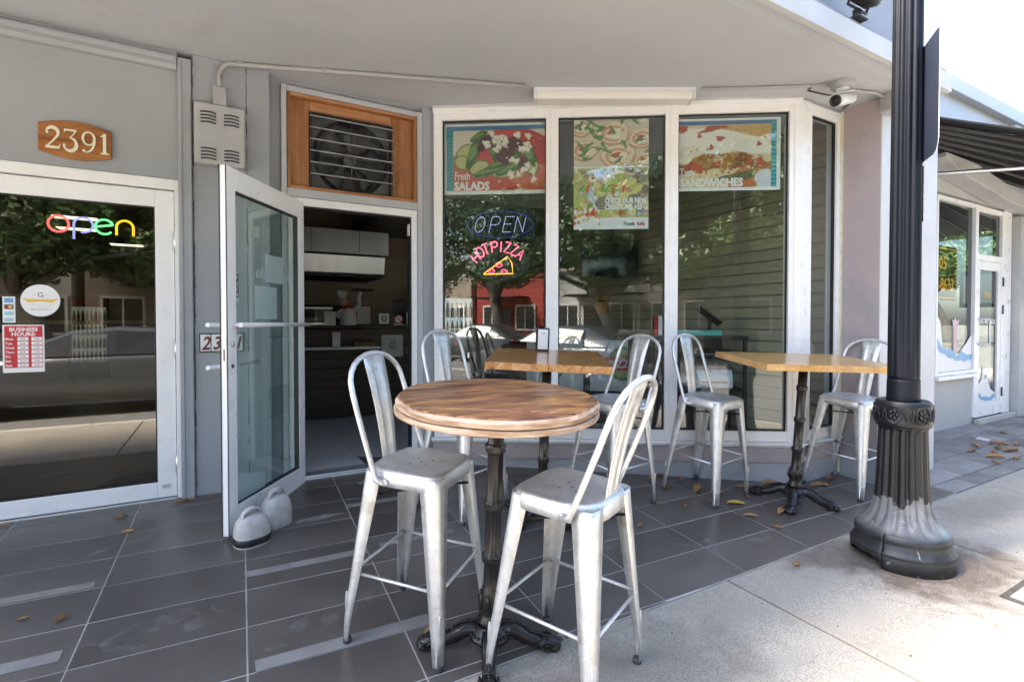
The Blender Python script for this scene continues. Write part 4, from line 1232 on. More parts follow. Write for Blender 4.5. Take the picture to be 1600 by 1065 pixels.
speckle(A, 50, [(0.6, 0.3, 0.12), (0.25, 0.1, 0.03), (0.78, 0.7, 0.6), (0.15, 0.2, 0.06)], 0.006, 0.018, (0.05, 1.2, 0.1, 0.6))
A.rect(0.05, 1.30, 0.978, 1.0, (0.84, 0.84, 0.84))
A.sheet('poster_sheet', 0.815, 0.585, p3)
text('poster_word', 'Tasty', 0.092, M['white'], p3, (0.018, -0.003, 0.122), depth=0.0005, bold=0.001, squeeze=0.60)
text('poster_word', 'SANDWICHES', 0.090, M['white'], p3, (0.018, -0.003, 0.036), depth=0.0005, bold=0.0042, squeeze=0.88)

# tall poster of two food pictures
p2 = hung('creations_poster', 'tall poster of rolled pizzas and salad reading CHECK OUR NEW CREATIONS', 'poster', 1.166, PN, 1.950)
A = Art(100, 148, (0.74, 0.76, 0.78))
top = (0, 0.68, 0.572, 1.0)
A.rect(0, 0.68, 0.572, 1.0, (0.60, 0.52, 0.42), 0.06)
for (x, y, r_) in ((0.10, 0.72, 0.13), (0.36, 0.87, 0.15), (0.40, 0.66, 0.16), (0.62, 0.82, 0.13), (0.06, 0.93, 0.12), (0.64, 0.62, 0.10)):
    A.ell(x, y, r_, r_ * 0.72, (0.42, 0.22, 0.11), 0.1, 0.05, 0.15, 0.08, top)
    A.ell(x, y + 0.008, r_ * 0.92, r_ * 0.64, (0.72, 0.58, 0.42), 0.1, 0.05, 0.1, 0.1, top)
    A.ring(x, y, r_ * 0.62, r_ * 0.42, 0.16, (0.48, 0.20, 0.10), 0.2, 20, 300, top)
    A.ell(x + 0.01, y - 0.005, r_ * 0.42, r_ * 0.26, (0.76, 0.70, 0.62), 0.3, 0.2, 0.1, 0.15, top)
    A.ell(x - 0.02, y + 0.015, r_ * 0.26, r_ * 0.15, (0.40, 0.07, 0.03), 0.3, 0.2, 0.2, 0.2, top)
for _ in range(26):
    A.ell(rng.uniform(0.0, 0.68), rng.choice([rng.uniform(0.9, 1.0), rng.uniform(0.62, 0.85)], p=[0.6, 0.4]), 0.045, 0.014, (0.08, 0.20, 0.06), rng.uniform(-1.3, 1.3), 0.2, 0.35, 0.2, top)
bot = (0, 0.68, 0.105, 0.565)
A.rect(0, 0.68, 0.105, 0.565, (0.40, 0.38, 0.16), 0.15)
for k in range(150):
    A.ell(rng.uniform(0, 0.68), rng.uniform(0.12, 0.56), rng.uniform(0.016, 0.05), rng.uniform(0.012, 0.032), ((0.14, 0.28, 0.06), (0.42, 0.46, 0.12), (0.60, 0.56, 0.30), (0.50, 0.09, 0.05), (0.64, 0.66, 0.66), (0.28, 0.34, 0.14), (0.34, 0.22, 0.24), (0.62, 0.42, 0.10), (0.40, 0.50, 0.66))[rng.integers(9)], rng.uniform(0, 3), 0.25, 0.25, 0.15, bot)
for (x, y, r_) in ((0.61, 0.47, 0.08), (0.63, 0.36, 0.075), (0.55, 0.27, 0.09), (0.28, 0.24, 0.09), (0.50, 0.55, 0.05)):
    A.ell(x, y, r_, r_ * 0.62, (0.20, 0.165, 0.15), 0, 0.1, 0.4, 0.12, bot)
for (x, y) in ((0.52, 0.42), (0.46, 0.30), (0.57, 0.36), (0.40, 0.22)):
    A.ell(x, y, 0.06, 0.025, (0.62, 0.60, 0.20), 0.6, 0.1, 0.1, 0.15, bot)
A.rect(0.0, 0.68, 0.0, 0.085, (0.70, 0.72, 0.76), 0.02)
A.rect(0.0, 0.68, 0.563, 0.573, (0.80, 0.80, 0.80), 0.02)
speckle(A, 30, [(0.56, 0.05, 0.04), (0.75, 0.74, 0.7), (0.5, 0.3, 0.1)], 0.012, 0.028, (0.0, 0.24, 0.04, 0.2))
A.sheet('poster_sheet', 0.612, 0.900, p2)
text('poster_word', 'CHECK OUR NEW', 0.060, M['white'], p2, (0.255, -0.003, 0.215), depth=0.0005, bold=0.004, squeeze=0.68)
text('poster_word', 'CREATIONS +25', 0.060, M['white'], p2, (0.255, -0.003, 0.163), depth=0.0005, bold=0.004, squeeze=0.70)
text('poster_word', 'Piccola', 0.045, M['dark_print'], p2, (0.41, -0.003, 0.030), depth=0.0005, bold=0.001, squeeze=0.72)
text('poster_word', 'Italia', 0.045, M['red'], p2, (0.515, -0.003, 0.030), depth=0.0005, bold=0.001, squeeze=0.80)
box('tape', M['white'], 0.0, 0.05, -0.003, -0.001, 0.87, 0.903, p2)
box('tape', M['white'], 0.55, 0.59, -0.003, -0.001, 0.88, 0.905, p2)

# ------------------------------------------------------------------ lit window signs
GL = {
 'O': [arcp(0.32, 0.5, 0.32, 0.5, 90, 450, 18)],
 'P': [[(0, 0), (0, 1), (0.35, 1)] + arcp(0.35, 0.74, 0.25, 0.26, 90, -90, 8) + [(0, 0.48)]],
 'E': [[(0.55, 1), (0, 1), (0, 0), (0.55, 0)], [(0, 0.52), (0.45, 0.52)]],
 'N': [[(0, 0), (0, 1), (0.58, 0), (0.58, 1)]],
 'H': [[(0, 0), (0, 1)], [(0.55, 0), (0.55, 1)], [(0, 0.5), (0.55, 0.5)]],
 'T': [[(0, 1), (0.6, 1)], [(0.3, 1), (0.3, 0)]],
 'I': [[(0.3, 0), (0.3, 1)]],
 'Z': [[(0, 1), (0.52, 1), (0, 0), (0.52, 0)]],
 'A': [[(0, 0), (0.3, 1), (0.6, 0)], [(0.12, 0.38), (0.48, 0.38)]],
}
def walk(pts, step):
    out = []; carry = 0.0
    for a, b in zip(pts[:-1], pts[1:]):
        L = math.hypot(b[0] - a[0], b[1] - a[1])
        d = carry
        while d < L:
            out.append((a[0] + (b[0] - a[0]) * d / L, a[1] + (b[1] - a[1]) * d / L)); d += step
        carry = d - L
    return out
E_red = emit('red neon', (1.0, 0.10, 0.18), 0.5)
E_amber = emit('amber neon', (1.0, 0.40, 0.04), 0.38)
E_dot = emit('white led', (0.60, 0.58, 1.0), 0.26)
E_blue = emit('blue led', (0.10, 0.10, 0.85), 0.22)

s1 = hung('led_open_sign', 'dotted blue and white LED OPEN sign below the salads poster', 'LED sign', 0.545, 0.10, 1.885)
MB().box(-0.30, 0.30, 0.0, 0.012, 0.0, 0.25).build('board', surf('smoked acrylic', (0.012, 0.018, 0.02), rough=0.2), s1, bevel=0.004)
dm = MB()
for ch, ox in zip('OPEN', (-0.225, -0.095, 0.02, 0.12)):
    for st in GL[ch]:
        for (x, z) in walk([(ox + px * 0.125 + pz * 0.03, 0.062 + pz * 0.13) for px, pz in st], 0.014):
            dm.ball((x, -0.002, z), 0.0034, 6, 4)
dm.build('led_letters', E_dot, s1)
dm = MB()
for (x, z) in walk(arcp(0, 0.127, 0.278, 0.112, 0, 360, 60), 0.021):
    dm.ball((x, -0.002, z), 0.0030, 6, 4)
dm.build('led_border', E_blue, s1)
MB().tube([(-0.2, 0.005, 0.25), (-0.2, 0.005, 0.95)], 0.001, 4).tube([(0.2, 0.005, 0.25), (0.2, 0.005, 0.95)], 0.001, 4).build('hanging_wire', M['alu'], s1)

s2 = hung('neon_pizza_sign', 'oval red neon HOT PIZZA sign with an amber slice', 'neon sign', 0.535, 0.10, 1.535)
P_ = [(0.275 * math.cos(2 * math.pi * k / 40), 0.165 + 0.165 * math.sin(2 * math.pi * k / 40)) for k in range(40)]
MB().prism_xz(P_, 0.012, 0.02).build('board', bpy.data.materials['smoked acrylic'], s2)
an = [160, 140, 122, 100, 85, 69, 50, 30]
for ch, a_ in zip('HOT PIZZA'.replace(' ', ''), an):
    cx, cz_ = 0.212 * math.cos(R(a_)), 0.155 + 0.135 * math.sin(R(a_))
    rot = R(a_ - 90) * 0.62
    mb = MB()
    for st in GL[ch]:
        q = []
        for px, pz in st:
            u, v = (px - 0.3) * 0.085, (pz - 0.5) * 0.088
            q.append((cx + u * math.cos(rot) - v * math.sin(rot), 0.004, cz_ + u * math.sin(rot) + v * math.cos(rot)))
        mb.tube(q, 0.0052, 6)
    mb.build('neon_letter', E_red, s2)
sl_ = [(-0.13, 0.06), (0.075, 0.205), (0.11, 0.15), (0.12, 0.06), (-0.13, 0.055)]
MB().tube([(x, 0.003, z) for x, z in sl_], 0.0045, 6).build('neon_slice', E_amber, s2)
for (x, z) in ((-0.065, 0.083), (0.0, 0.135), (0.045, 0.075)):
    mb = MB().tube([(x + 0.026 * math.cos(2 * math.pi * k / 14), 0.003, z + 0.019 * math.sin(2 * math.pi * k / 14)) for k in range(14)], 0.0036, 6, closed=True)
    mb.ball((x - 0.008, 0.003, z), 0.004, 6, 4).ball((x + 0.009, 0.003, z + 0.004), 0.004, 6, 4)
    mb.build('neon_topping', E_red, s2)
MB().tube([(-0.1, 0.014, 0.32), (-0.1, 0.014, 0.36)], 0.002, 4).tube([(0.1, 0.014, 0.32), (0.1, 0.014, 0.36)], 0.002, 4).build('hanging_wire', M['alu'], s2)

s3 = thing('neon_open_sign', 'multicoloured neon open sign glowing behind the left door glass', 'neon sign', (-0.50, 0.12, 1.715))
def neon(pts, col, nm):
    MB().tube([(x, 0, z) for x, z in pts], 0.0068, 8).build('neon_letter', emit(nm, col, 0.75), s3)
neon(arcp(-0.145, 0.085, 0.050, 0.050, 0, 360, 24), (1.0, 0.14, 0.20), 'neon crimson')
neon([(-0.070, -0.005), (-0.070, 0.09)] + arcp(-0.022, 0.088, 0.048, 0.046, 180, -90, 18) + [(-0.035, 0.042)], (0.26, 0.32, 1.0), 'neon blue')
neon([(0.040, 0.083), (0.128, 0.100)] + arcp(0.085, 0.085, 0.047, 0.047, 20, 320, 20), (0.16, 0.95, 0.48), 'neon green')
neon([(0.148, 0.037), (0.148, 0.085)] + arcp(0.193, 0.090, 0.045, 0.045, 180, 0, 14) + [(0.238, 0.037)], (1.0, 0.62, 0.04), 'neon yellow')

# stickers on the left door
GY = 0.004 + 0.0195 - 0.0015
ov = thing('oval_sticker', 'white oval sticker with an ornate letter G on the left door', 'sticker', (-0.714, GY, 1.215))
P_ = [(0.092 * math.cos(2 * math.pi * k / 40), 0.097 + 0.097 * math.sin(2 * math.pi * k / 40)) for k in range(40)]
MB().prism_xz(P_, -0.001, 0.0).build('sticker_sheet', M['white'], ov)
text('sticker_letter', 'G', 0.042, M['dark_print'], ov, (0, -0.0014, 0.118), align='CENTER', depth=0.0002)
MB().prism_xz([(-0.07, 0.095), (-0.05, 0.105), (0.05, 0.105), (0.07, 0.095), (0.055, 0.085), (0.0, 0.092), (-0.055, 0.085)], -0.0017, -0.0011).build('sticker_ribbon', M['gold'], ov)
for s_ in (-1, 1):
    MB().prism_xz([(s_ * 0.055, 0.094), (s_ * 0.08, 0.102), (s_ * 0.075, 0.112), (s_ * 0.05, 0.102)], -0.0021, -0.0018).build('sticker_ribbon', M['gold'], ov)
    MB().tube([(s_ * 0.02, -0.0012, 0.128), (s_ * 0.03, -0.0012, 0.136), (s_ * 0.04, -0.0012, 0.128)], 0.0012, 5).build('sticker_flourish', M['grey_print'], ov)
    MB().tube([(s_ * 0.055, -0.0012, 0.078), (s_ * 0.03, -0.0012, 0.066), (0, -0.0012, 0.060)], 0.0010, 5).build('sticker_flourish', M['gold'], ov)
MB().box(-0.045, 0.045, -0.0013, -0.001, 0.040, 0.046).build('sticker_line', M['grey_print'], ov)
cs = thing('card_sticker', 'narrow sticker of four payment card marks on the left door', 'sticker', (-0.857, GY, 1.178))
MB().box(-0.028, 0.028, -0.001, 0.0, 0, 0.155).build('sticker_sheet', M['white'], cs)
for k, (m_, zz) in enumerate((('blue_print', 0.118), ('dark_print', 0.080), ('pale_blue', 0.045), ('pale_blue', 0.008))):
    MB().box(-0.020, 0.020, -0.0016, -0.0011, zz, zz + (0.028 if k < 2 else 0.02)).build('card_mark', M[m_], cs)
MB().prism_xz([(-0.006 + 0.009 * math.cos(2 * math.pi * k / 14), 0.094 + 0.009 * math.sin(2 * math.pi * k / 14)) for k in range(14)], -0.0021, -0.0017).build('card_mark', M['red'], cs)
MB().prism_xz([(0.006 + 0.009 * math.cos(2 * math.pi * k / 14), 0.094 + 0.009 * math.sin(2 * math.pi * k / 14)) for k in range(14)], -0.0025, -0.0022).build('card_mark', M['gold'], cs)
bh = thing('hours_sign', 'red and white BUSINESS HOURS sign on the left door', 'sign', (-0.793, GY - 0.001, 0.880))
MB().box(-0.094, 0.094, -0.002, 0.0, 0, 0.285).build('sign_board', M['white'], bh, bevel=0.001)
MB().box(-0.086, 0.086, -0.0027, -0.0021, 0.028, 0.278).build('sign_field', M['red'], bh)
text('sign_word', 'BUSINESS', 0.031, M['white'], bh, (0, -0.003, 0.247), align='CENTER', depth=0.0002, bold=0.001)
text('sign_word', 'HOURS:', 0.031, M['white'], bh, (0, -0.003, 0.219), align='CENTER', depth=0.0002, bold=0.001)
for k, d in enumerate(('Mon.', 'Tue.', 'Wed.', 'Thur.', 'Fri.', 'Sat.', 'Sun.')):
    z = 0.194 - 0.0262 * k
    text('day_word', d, 0.019, M['white'], bh, (-0.082, -0.003, z), depth=0.0002, bold=0.0005)
    for a in (-0.028, 0.035):
        MB().box(a, a + 0.049, -0.0033, -0.0028, z - 0.004, z + 0.017).build('hours_field', M['white'], bh)
        text('hours_digits', '8:00' if a < 0 else '9:00', 0.014, M['dark_print'], bh, (a + 0.0245, -0.0036, z + 0.001), align='CENTER', depth=0.0002)
# ------------------------------------------------------------------ metal bar stools
def superloop(a, b, z, n=40, p=5.0):
    out = []
    for k in range(n):
        w = 2 * math.pi * (k + 0.5) / n
        c, s = math.cos(w), math.sin(w)
        r = (abs(c) ** p + abs(s) ** p) ** (-1 / p)
        out.append((a * r * c, b * r * s, z))
    return out
def make_stool():
    t = thing('bar_stool', 'stool', 'bar stool')
    s = MB()
    loops = [(0.177, 0.672), (0.179, 0.674), (0.178, 0.70), (0.176, 0.722), (0.171, 0.732), (0.163, 0.7365), (0.151, 0.7365), (0.137, 0.732), (0.09, 0.7285), (0.045, 0.7275)]
    vs = []
    n = 40
    for a, z in loops:
        lp5, lp3 = superloop(a, a, z, n, 5.5), superloop(a, a, z, n, 3.2)
        vs += [q3 if q5[0] > 0 else q5 for q5, q3 in zip(lp5, lp3)] if a > 0.1 else lp3
    fs = []
    for i in range(len(loops) - 1):
        for k in range(n):
            k2 = (k + 1) % n
            fs.append((i * n + k, i * n + k2, (i + 1) * n + k2, (i + 1) * n + k))
    fs.append(tuple((len(loops) - 1) * n + k for k in range(n)))
    s.add(vs, fs, 0, True)
    for (x, y) in ((0.0, 0.0), (0.035, 0.035), (-0.035, 0.035), (0.035, -0.035), (-0.035, -0.035)):
        s.add([(x + 0.005 * math.cos(2 * math.pi * k / 8), y + 0.005 * math.sin(2 * math.pi * k / 8), 0.7295) for k in range(8)], [tuple(range(8))], 1)
    s.build('seat', [M['galv'], M['black']], t)
    H = 0.70
    def legpos(z):
        q = 1 - z / H
        return 0.160 + (0.223 - 0.160) * q
    for sx in (-1, 1):
        for sy in (-1, 1):
            m = MB()
            zs = [0.725, 0.70, 0.55, 0.40, 0.25, 0.12, 0.02]
            vs = []
            for z in zs:
                c = legpos(z) + 0.012 if z < 0.705 else 0.170
                if z < 0.12:
                    c = legpos(0.12) + 0.012 + (0.12 - z) * 0.02
                arm = 0.030 + (0.082 - 0.030) * (z / 0.70) ** 0.9
                r = 0.018 + 0.010 * z
                prof = [(c - arm, c), (c - arm * 0.55, c + 0.001), (c - r, c)]
                prof += [(c - r + r * math.sin(R(a)), c - r + r * math.cos(R(a))) for a in (22, 45, 68)]
                prof += [(c, c - r), (c + 0.001, c - arm * 0.55), (c, c - arm)]
                vs += [(sx * x, sy * y, z) for x, y in prof]
            k = 9
            fs = []
            for i in range(len(zs) - 1):
                for j in range(k - 1):
                    f = (i * k + j, i * k + j + 1, (i + 1) * k + j + 1, (i + 1) * k + j)
                    fs.append(f if sx * sy > 0 else f[::-1])
            m.add(vs, fs, 0, True)
            lg = m.build('leg', M['galv'], t, solid=0.0035)
            cx = legpos(0.12) - 0.002
            MB().lathe([(0.016, 0.0), (0.018, 0.004), (0.018, 0.02), (0.015, 0.026)], 12, (sx * cx, sy * cx, 0)).build('rubber_foot', M['dark_print'], lg)
            # pressed rib near the foot
            c = legpos(0.17) + 0.0125
            rb = MB()
            rb.ball((sx * (c - 0.0075), sy * (c - 0.0075), 0.175), (0.007, 0.007, 0.05), 8, 8)
            rb.build('leg_rib', M['galv'], lg)
    q = legpos(0.30) + 0.002
    for (a, b) in (((-q, -q), (q, -q)), ((q, -q), (q, q)), ((q, q), (-q, q)), ((-q, q), (-q, -q))):
        MB().tube([(a[0], a[1], 0.30), (b[0], b[1], 0.30)], 0.0068, 8).build('stretcher', M['galv'], t)
    q = legpos(0.615)
    MB().tube([(-q, -q, 0.612), (0, 0, 0.618), (q, q, 0.612)], 0.0055, 6).tube([(-q, q, 0.606), (0, 0, 0.606), (q, -q, 0.606)], 0.0055, 6).build('cross_brace', M['iron'], t)
    # hoop of the back
    P_ = []
    zt = 1.175
    def at(y, z):
        u = (z - 0.69) / (zt - 0.69)
        return (0.09 + 0.17 * u + 0.03 * math.sin(math.pi * u) * 0.2, y, z)
    hw = 0.195
    P_.append((0.06, -hw + 0.004, 0.688))
    for z in (0.70, 0.76, 0.85, 0.95, 1.03):
        P_.append(at(-hw + 0.014 * (z - 0.69) / 0.35 * 0.6, z))
    hw2 = hw - 0.008
    for k in range(1, 12):
        a = math.pi - math.pi * k / 12
        P_.append(at(hw2 * math.cos(a) if True else 0, 1.03 + (zt - 1.03) * math.sin(a) ** 0.8))
    P2 = [(x, -y, z) for x, y, z in P_[:6]][::-1]
    MB().tube(P_ + P2, 0.0115, 10).build('back_hoop', M['galv'], t)
    for sy in (-1, 1):
        MB().lathe([(0.014, -0.004), (0.014, 0.006), (0.006, 0.008)], 12).xf(Matrix.Translation((0.06, sy * 0.184, 0.69)) @ Matrix.Rotation(R(-90 * sy), 4, 'X')).build('hoop_bracket', M['galv'], t)
    sp = MB()
    rows = []
    zs = [0.725, 0.735, 0.78, 0.85, 0.95, 1.05, 1.12, 1.168]
    us = [-1, -0.72, -0.62, -0.38, -0.28, -0.12, 0.12, 0.28, 0.38, 0.62, 0.72, 1]
    dp = [0, 0, -0.005, -0.005, 0, 0, 0, 0, -0.005, -0.005, 0, 0]
    vs = []
    for i, z in enumerate(zs):
        u = (z - 0.725) / (1.168 - 0.725)
        x = 0.158 + (0.252 - 0.158) * u - 0.012 * math.sin(math.pi * u)
        hwid = 0.050 + 0.024 * u
        fl_ = 1 if 1 < i < 6 else 0
        vs += [(x + d * fl_, hwid * q_, z) for q_, d in zip(us, dp)]
    k = len(us)
    sp.add(vs, [(i * k + j, i * k + j + 1, (i + 1) * k + j + 1, (i + 1) * k + j) for i in range(len(zs) - 1) for j in range(k - 1)], 0, True)
    sp.build('back_splat', M['galv'], t, solid=0.002)
    return t
proto = make_stool()
stools = [
 ((0.955, -1.995), 130, 'silver metal bar stool in front, left of the round wooden table', 'bar stools at the round table'),
 ((1.362, -2.520), -65, 'nearest silver metal bar stool, right of the round table, its back to the street', 'bar stools at the round table'),
 ((3.405, -1.490), 98, 'silver metal bar stool left of the honey coloured rectangular table', 'bar stools at the window tables'),
 ((4.540, -1.905), 2, 'silver metal bar stool between the rectangular table and the pinkish wall by the lamp post', 'bar stools at the window tables'),
 ((2.650, -1.290), 6, 'silver metal bar stool right of the orange square table, behind the nearest stool', 'bar stools at the window tables'),
 ((1.650, -0.930), 112, 'silver metal bar stool left of the orange square table, partly hidden by the round table', 'bar stools at the window tables'),
]
for i, ((x, y), a, lab, grp) in enumerate(stools):
    o = proto if i == 0 else copy_tree(proto)
    put(o, (x, y, floor_z(y)), R(a), TILT if y > EDGE else TILT * 0.9)
    o['label'] = lab; o['group'] = grp

# ------------------------------------------------------------------ table bases and tops
def table_base(t, h, spread, rot, pole_mat, r0=0.034):
    pr = [(r0 * 1.5, 0.115), (r0 * 1.55, 0.135), (r0 * 1.2, 0.15), (r0 * 1.15, 0.17), (r0 * 1.35, 0.20), (r0 * 1.25, 0.24), (r0 * 1.02, 0.27), (r0 * 0.95, 0.275)]
    zz = 0.275
    for ringz in (0.40, 0.62, 0.85):
        if ringz > h - 0.1:
            break
        pr += [(r0 * 0.95, ringz - 0.03), (r0 * 1.05, ringz - 0.024), (r0 * 1.22, ringz - 0.016), (r0 * 1.05, ringz - 0.008), (r0 * 1.28, ringz), (r0 * 1.05, ringz + 0.01), (r0 * 0.93, ringz + 0.016)]
    pr += [(r0 * 0.92, h - 0.06)]
    def flute(w, r, z):
        return (r * (1 + 0.045 * math.cos(8 * w)) if z > 0.275 else r, z)
    MB().lathe(pr, 40, mod=flute).build('pole', pole_mat, t)
    lf = MB()
    for k in range(8):
        w = 2 * math.pi * k / 8
        lf.ball((r0 * 1.28 * math.cos(w), r0 * 1.28 * math.sin(w), 0.215), (0.012, 0.012, 0.035), 8, 6)
    lf.build('pole_leaf', pole_mat, t)
    MB().lathe([(0.085, 0.062), (0.088, 0.075), (0.078, 0.085), (0.074, 0.095), (0.060, 0.105), (0.055, 0.116)], 32).build('hub', M['iron'], t)
    bd = MB()
    for k in range(26):
        w = 2 * math.pi * k / 26
        bd.ball((0.082 * math.cos(w), 0.082 * math.sin(w), 0.088), 0.0065, 6, 4)
    bd.build('bead_ring', M['iron'], t)
    MB().box(-0.14, 0.14, -0.03, 0.03, h - 0.062, h - 0.05).box(-0.03, 0.03, -0.14, 0.14, h - 0.058, h - 0.0495).build('top_plate', M['iron'], t)
    for k in range(4):
        a = rot + k * math.pi / 2
        f = MB()
        pts, rad = [], []
        for i in range(11):
            u = i / 10
            r_ = 0.04 + (spread - 0.075 - 0.04) * u
            z = 0.075 + 0.030 * math.sin(math.pi * min(1, u * 1.6)) * (1 - u) - 0.045 * u ** 1.5
            pts.append((r_, 0, z)); rad.append(0.036 - 0.012 * u)
        f.tube(pts, rad, 10)
        # scrolled foot
        f.ball((spread - 0.052, 0, 0.030), (0.055, 0.034, 0.030), 12, 8)
        f.ball((spread - 0.022, 0, 0.022), (0.030, 0.040, 0.022), 12, 8)
        for s_ in (-1, 1):
            f.tube([(spread - 0.055 + 0.026 * (1 - i / 22) * math.cos(i * 0.62), s_ * (0.034 + 0.004 * i / 22), 0.034 + 0.024 * (1 - i / 22) * math.sin(i * 0.62)) for i in range(20)], 0.0055, 5)
            f.tube([(p[0], s_ * rad[i] * 0.72, p[2] + rad[i] * 0.66) for i, p in enumerate(pts)], 0.005, 5)
        for i in range(2, 20):
            u = i / 20
            r_ = 0.05 + (spread - 0.09) * u
            j = min(9, int(u * 10))
            zt_ = pts[j][2] + (pts[j + 1][2] - pts[j][2]) * (u * 10 - j) + 0.036 - 0.012 * u
            f.ball((r_, 0, zt_ - 0.002), (0.007, 0.008, 0.006), 6, 4)
        for i in range(7):
            a2 = -1.2 + 2.4 * i / 6
            f.ball((spread - 0.030 + 0.026 * math.cos(a2), 0.034 * math.sin(a2), 0.030), (0.010, 0.007, 0.012), 6, 4)
        f.xf(Matrix.Rotation(a, 4, 'Z'))
        f.build('foot', M['iron'], t)

def round_wood_mat():
    m, nt, p = new_mat('weathered round table wood')
    v = coords(nt, (0.55, 5.5, 4))
    r = nt.nodes.new('ShaderNodeVectorMath'); r.operation = 'ADD'
    ob = rnd(nt)
    cx = nt.nodes.new('ShaderNodeCombineXYZ')
    ml = nt.nodes.new('ShaderNodeMath'); ml.operation = 'MULTIPLY'; ml.inputs[1].default_value = 23.0
    nt.links.new(ob, ml.inputs[0])
    for k in range(3):
        nt.links.new(ml.outputs[0], cx.inputs[k])
    nt.links.new(v, r.inputs[0]); nt.links.new(cx.outputs[0], r.inputs[1])
    f = noise(nt, r.outputs[0], 3.0, 7, 0.62, 1.4)
    g = noise(nt, r.outputs[0], 16, 5, 0.7, 0.5)
    v2 = coords(nt, (1.6, 3.2, 3))
    bl = noise(nt, v2, 2.4, 5, 0.6, 0.6)
    col = ramp(nt, f, [(0.32, (0.075, 0.028, 0.014)), (0.45, (0.21, 0.085, 0.038)), (0.57, (0.40, 0.18, 0.075)), (0.76, (0.62, 0.36, 0.155))])
    hot = ramp(nt, bl, [(0.50, 0.0), (0.66, 0.7)])
    col = mix(nt, hot, col, (0.66, 0.31, 0.075))
    gk = ramp(nt, g, [(0.28, 0.55), (0.62, 1.0)])
    col = mix(nt, 1.0, col, gk, 'MULTIPLY')
    pale = ramp(nt, noise(nt, v, 3, 7, 0.7, 0.8), [(0.62, 0.0), (0.74, 0.5)])
    col = mix(nt, pale, col, (0.60, 0.46, 0.34))
    nt.links.new(col, p.inputs['Base Color'])
    rr = ramp(nt, bl, [(0.3, 0.32), (0.7, 0.52)])
    nt.links.new(rr, p.inputs['Roughness'])
    p.inputs['Coat Weight'].default_value = 0.2
    p.inputs['Coat Roughness'].default_value = 0.25
    bump(nt, p, g, 0.25, 0.002)
    return m
M['round_wood'] = round_wood_mat()
M['edge_wood'] = surf('split pale table edge', (0.34, 0.20, 0.115), (0.64, 0.47, 0.33), 0.7, scale=7, stretch=(1, 1, 9), detail=8, bscale=40, bstr=0.5, bdist=0.004, lo=0.38, hi=0.6)

TB = (1.162, -2.268)
rt = thing('round_table', 'round weathered wooden pub table on a black cast iron pedestal in front', 'table', (TB[0], TB[1], floor_z(TB[1])), 0, 'pub tables on the forecourt', TILT)
table_base(rt, 1.055, 0.29, R(-28), M['iron_brown'])
RR = 0.396
ga = R(-30)
def wobble(a):
    return RR * (1 + 0.008 * math.sin(5 * a + 1) + 0.006 * math.sin(9 * a + 2.2) - 0.014 * max(0, math.sin(2 * a + 0.6)) ** 6)
N_ = 96
circ = [(wobble(2 * math.pi * k / N_) * math.cos(2 * math.pi * k / N_), wobble(2 * math.pi * k / N_) * math.sin(2 * math.pi * k / N_)) for k in range(N_)]
yb = [-0.41, -0.27, -0.135, 0.0, 0.13, 0.265, 0.41]
for i in range(6):
    lo_, hi_ = yb[i] + 0.0003, yb[i + 1] - 0.0003
    q = clip(clip(circ, 0, 1, -lo_), 0, -1, hi_)
    dz = random.uniform(-0.0012, 0.0012)
    m = MB()
    n = len(q)
    # a rounded, chipped upper edge: three rings
    rings = [(1.0, 1.022), (1.004, 1.038), (0.985, 1.050 + dz), (0.965, 1.055 + dz)]
    vs = []
    for s_, z in rings:
        for (x, y) in q:
            rim = math.hypot(x, y) > RR * 0.955
            k = s_ - (0.010 * (0.5 + 0.5 * math.sin(37 * math.atan2(y, x))) if (rim and z > 1.04) else 0)
            xx, yy = (x * k, y * k) if rim else (x, y)
            vs.append((xx, max(lo_, min(hi_, yy)), z))
    fs = [tuple(range(n - 1, -1, -1)), tuple(3 * n + j for j in range(n))]
    mi = [1, 0]
    for r_ in range(3):
        for j in range(n):
            fs.append((r_ * n + j, r_ * n + (j + 1) % n, (r_ + 1) * n + (j + 1) % n, (r_ + 1) * n + j)); mi.append(1 if r_ < 2 else 0)
    m.add(vs, fs); m.mi = mi
    m.xf(Matrix.Rotation(ga, 4, 'Z'))
    o = MB(); o.v, o.f, o.mi, o.sm = m.v, m.f, m.mi, m.sm
    ob = o.build('tabletop_plank', [M['round_wood'], M['edge_wood']], rt)
    ob.rotation_euler = (0, 0, 0)
# second layer under the planks
lp = [(-0.0 + (RR + 0.004) * math.cos(2 * math.pi * k / 72), (RR + 0.004) * math.sin(2 * math.pi * k / 72)) for k in range(72)]
MB().prism(lp, 0.995, 1.017).build('tabletop_underlayer', M['edge_wood'], rt, bevel=0.006)

T2 = (3.86, -1.90)
t2 = thing('rectangular_table', 'honey coloured rectangular wooden pub table beside the lamp post', 'table', (T2[0], T2[1], floor_z(T2[1])), 0, 'pub tables on the forecourt', TILT)
table_base(t2, 1.055, 0.29, R(-62), M['iron_brown'], 0.032)
for k in range(4):
    w = 0.70 / 4
    MB().box(-0.49, 0.49, -0.35 + w * k + 0.0002, -0.35 + w * (k + 1) - 0.0002, 1.012, 1.055 + random.uniform(-0.0008, 0.0008)).xf(Matrix.Rotation(R(-25), 4, 'Z')).build('tabletop_plank', M['oak'], t2, bevel=0.0012, seg=1)
T3 = (2.03, -1.33)
t3 = thing('square_table', 'varnished orange square wooden pub table by the first window pane', 'table', (T3[0], T3[1], floor_z(T3[1])), 0, 'pub tables on the forecourt', TILT)
table_base(t3, 1.06, 0.28, R(20), M['iron_brown'], 0.032)
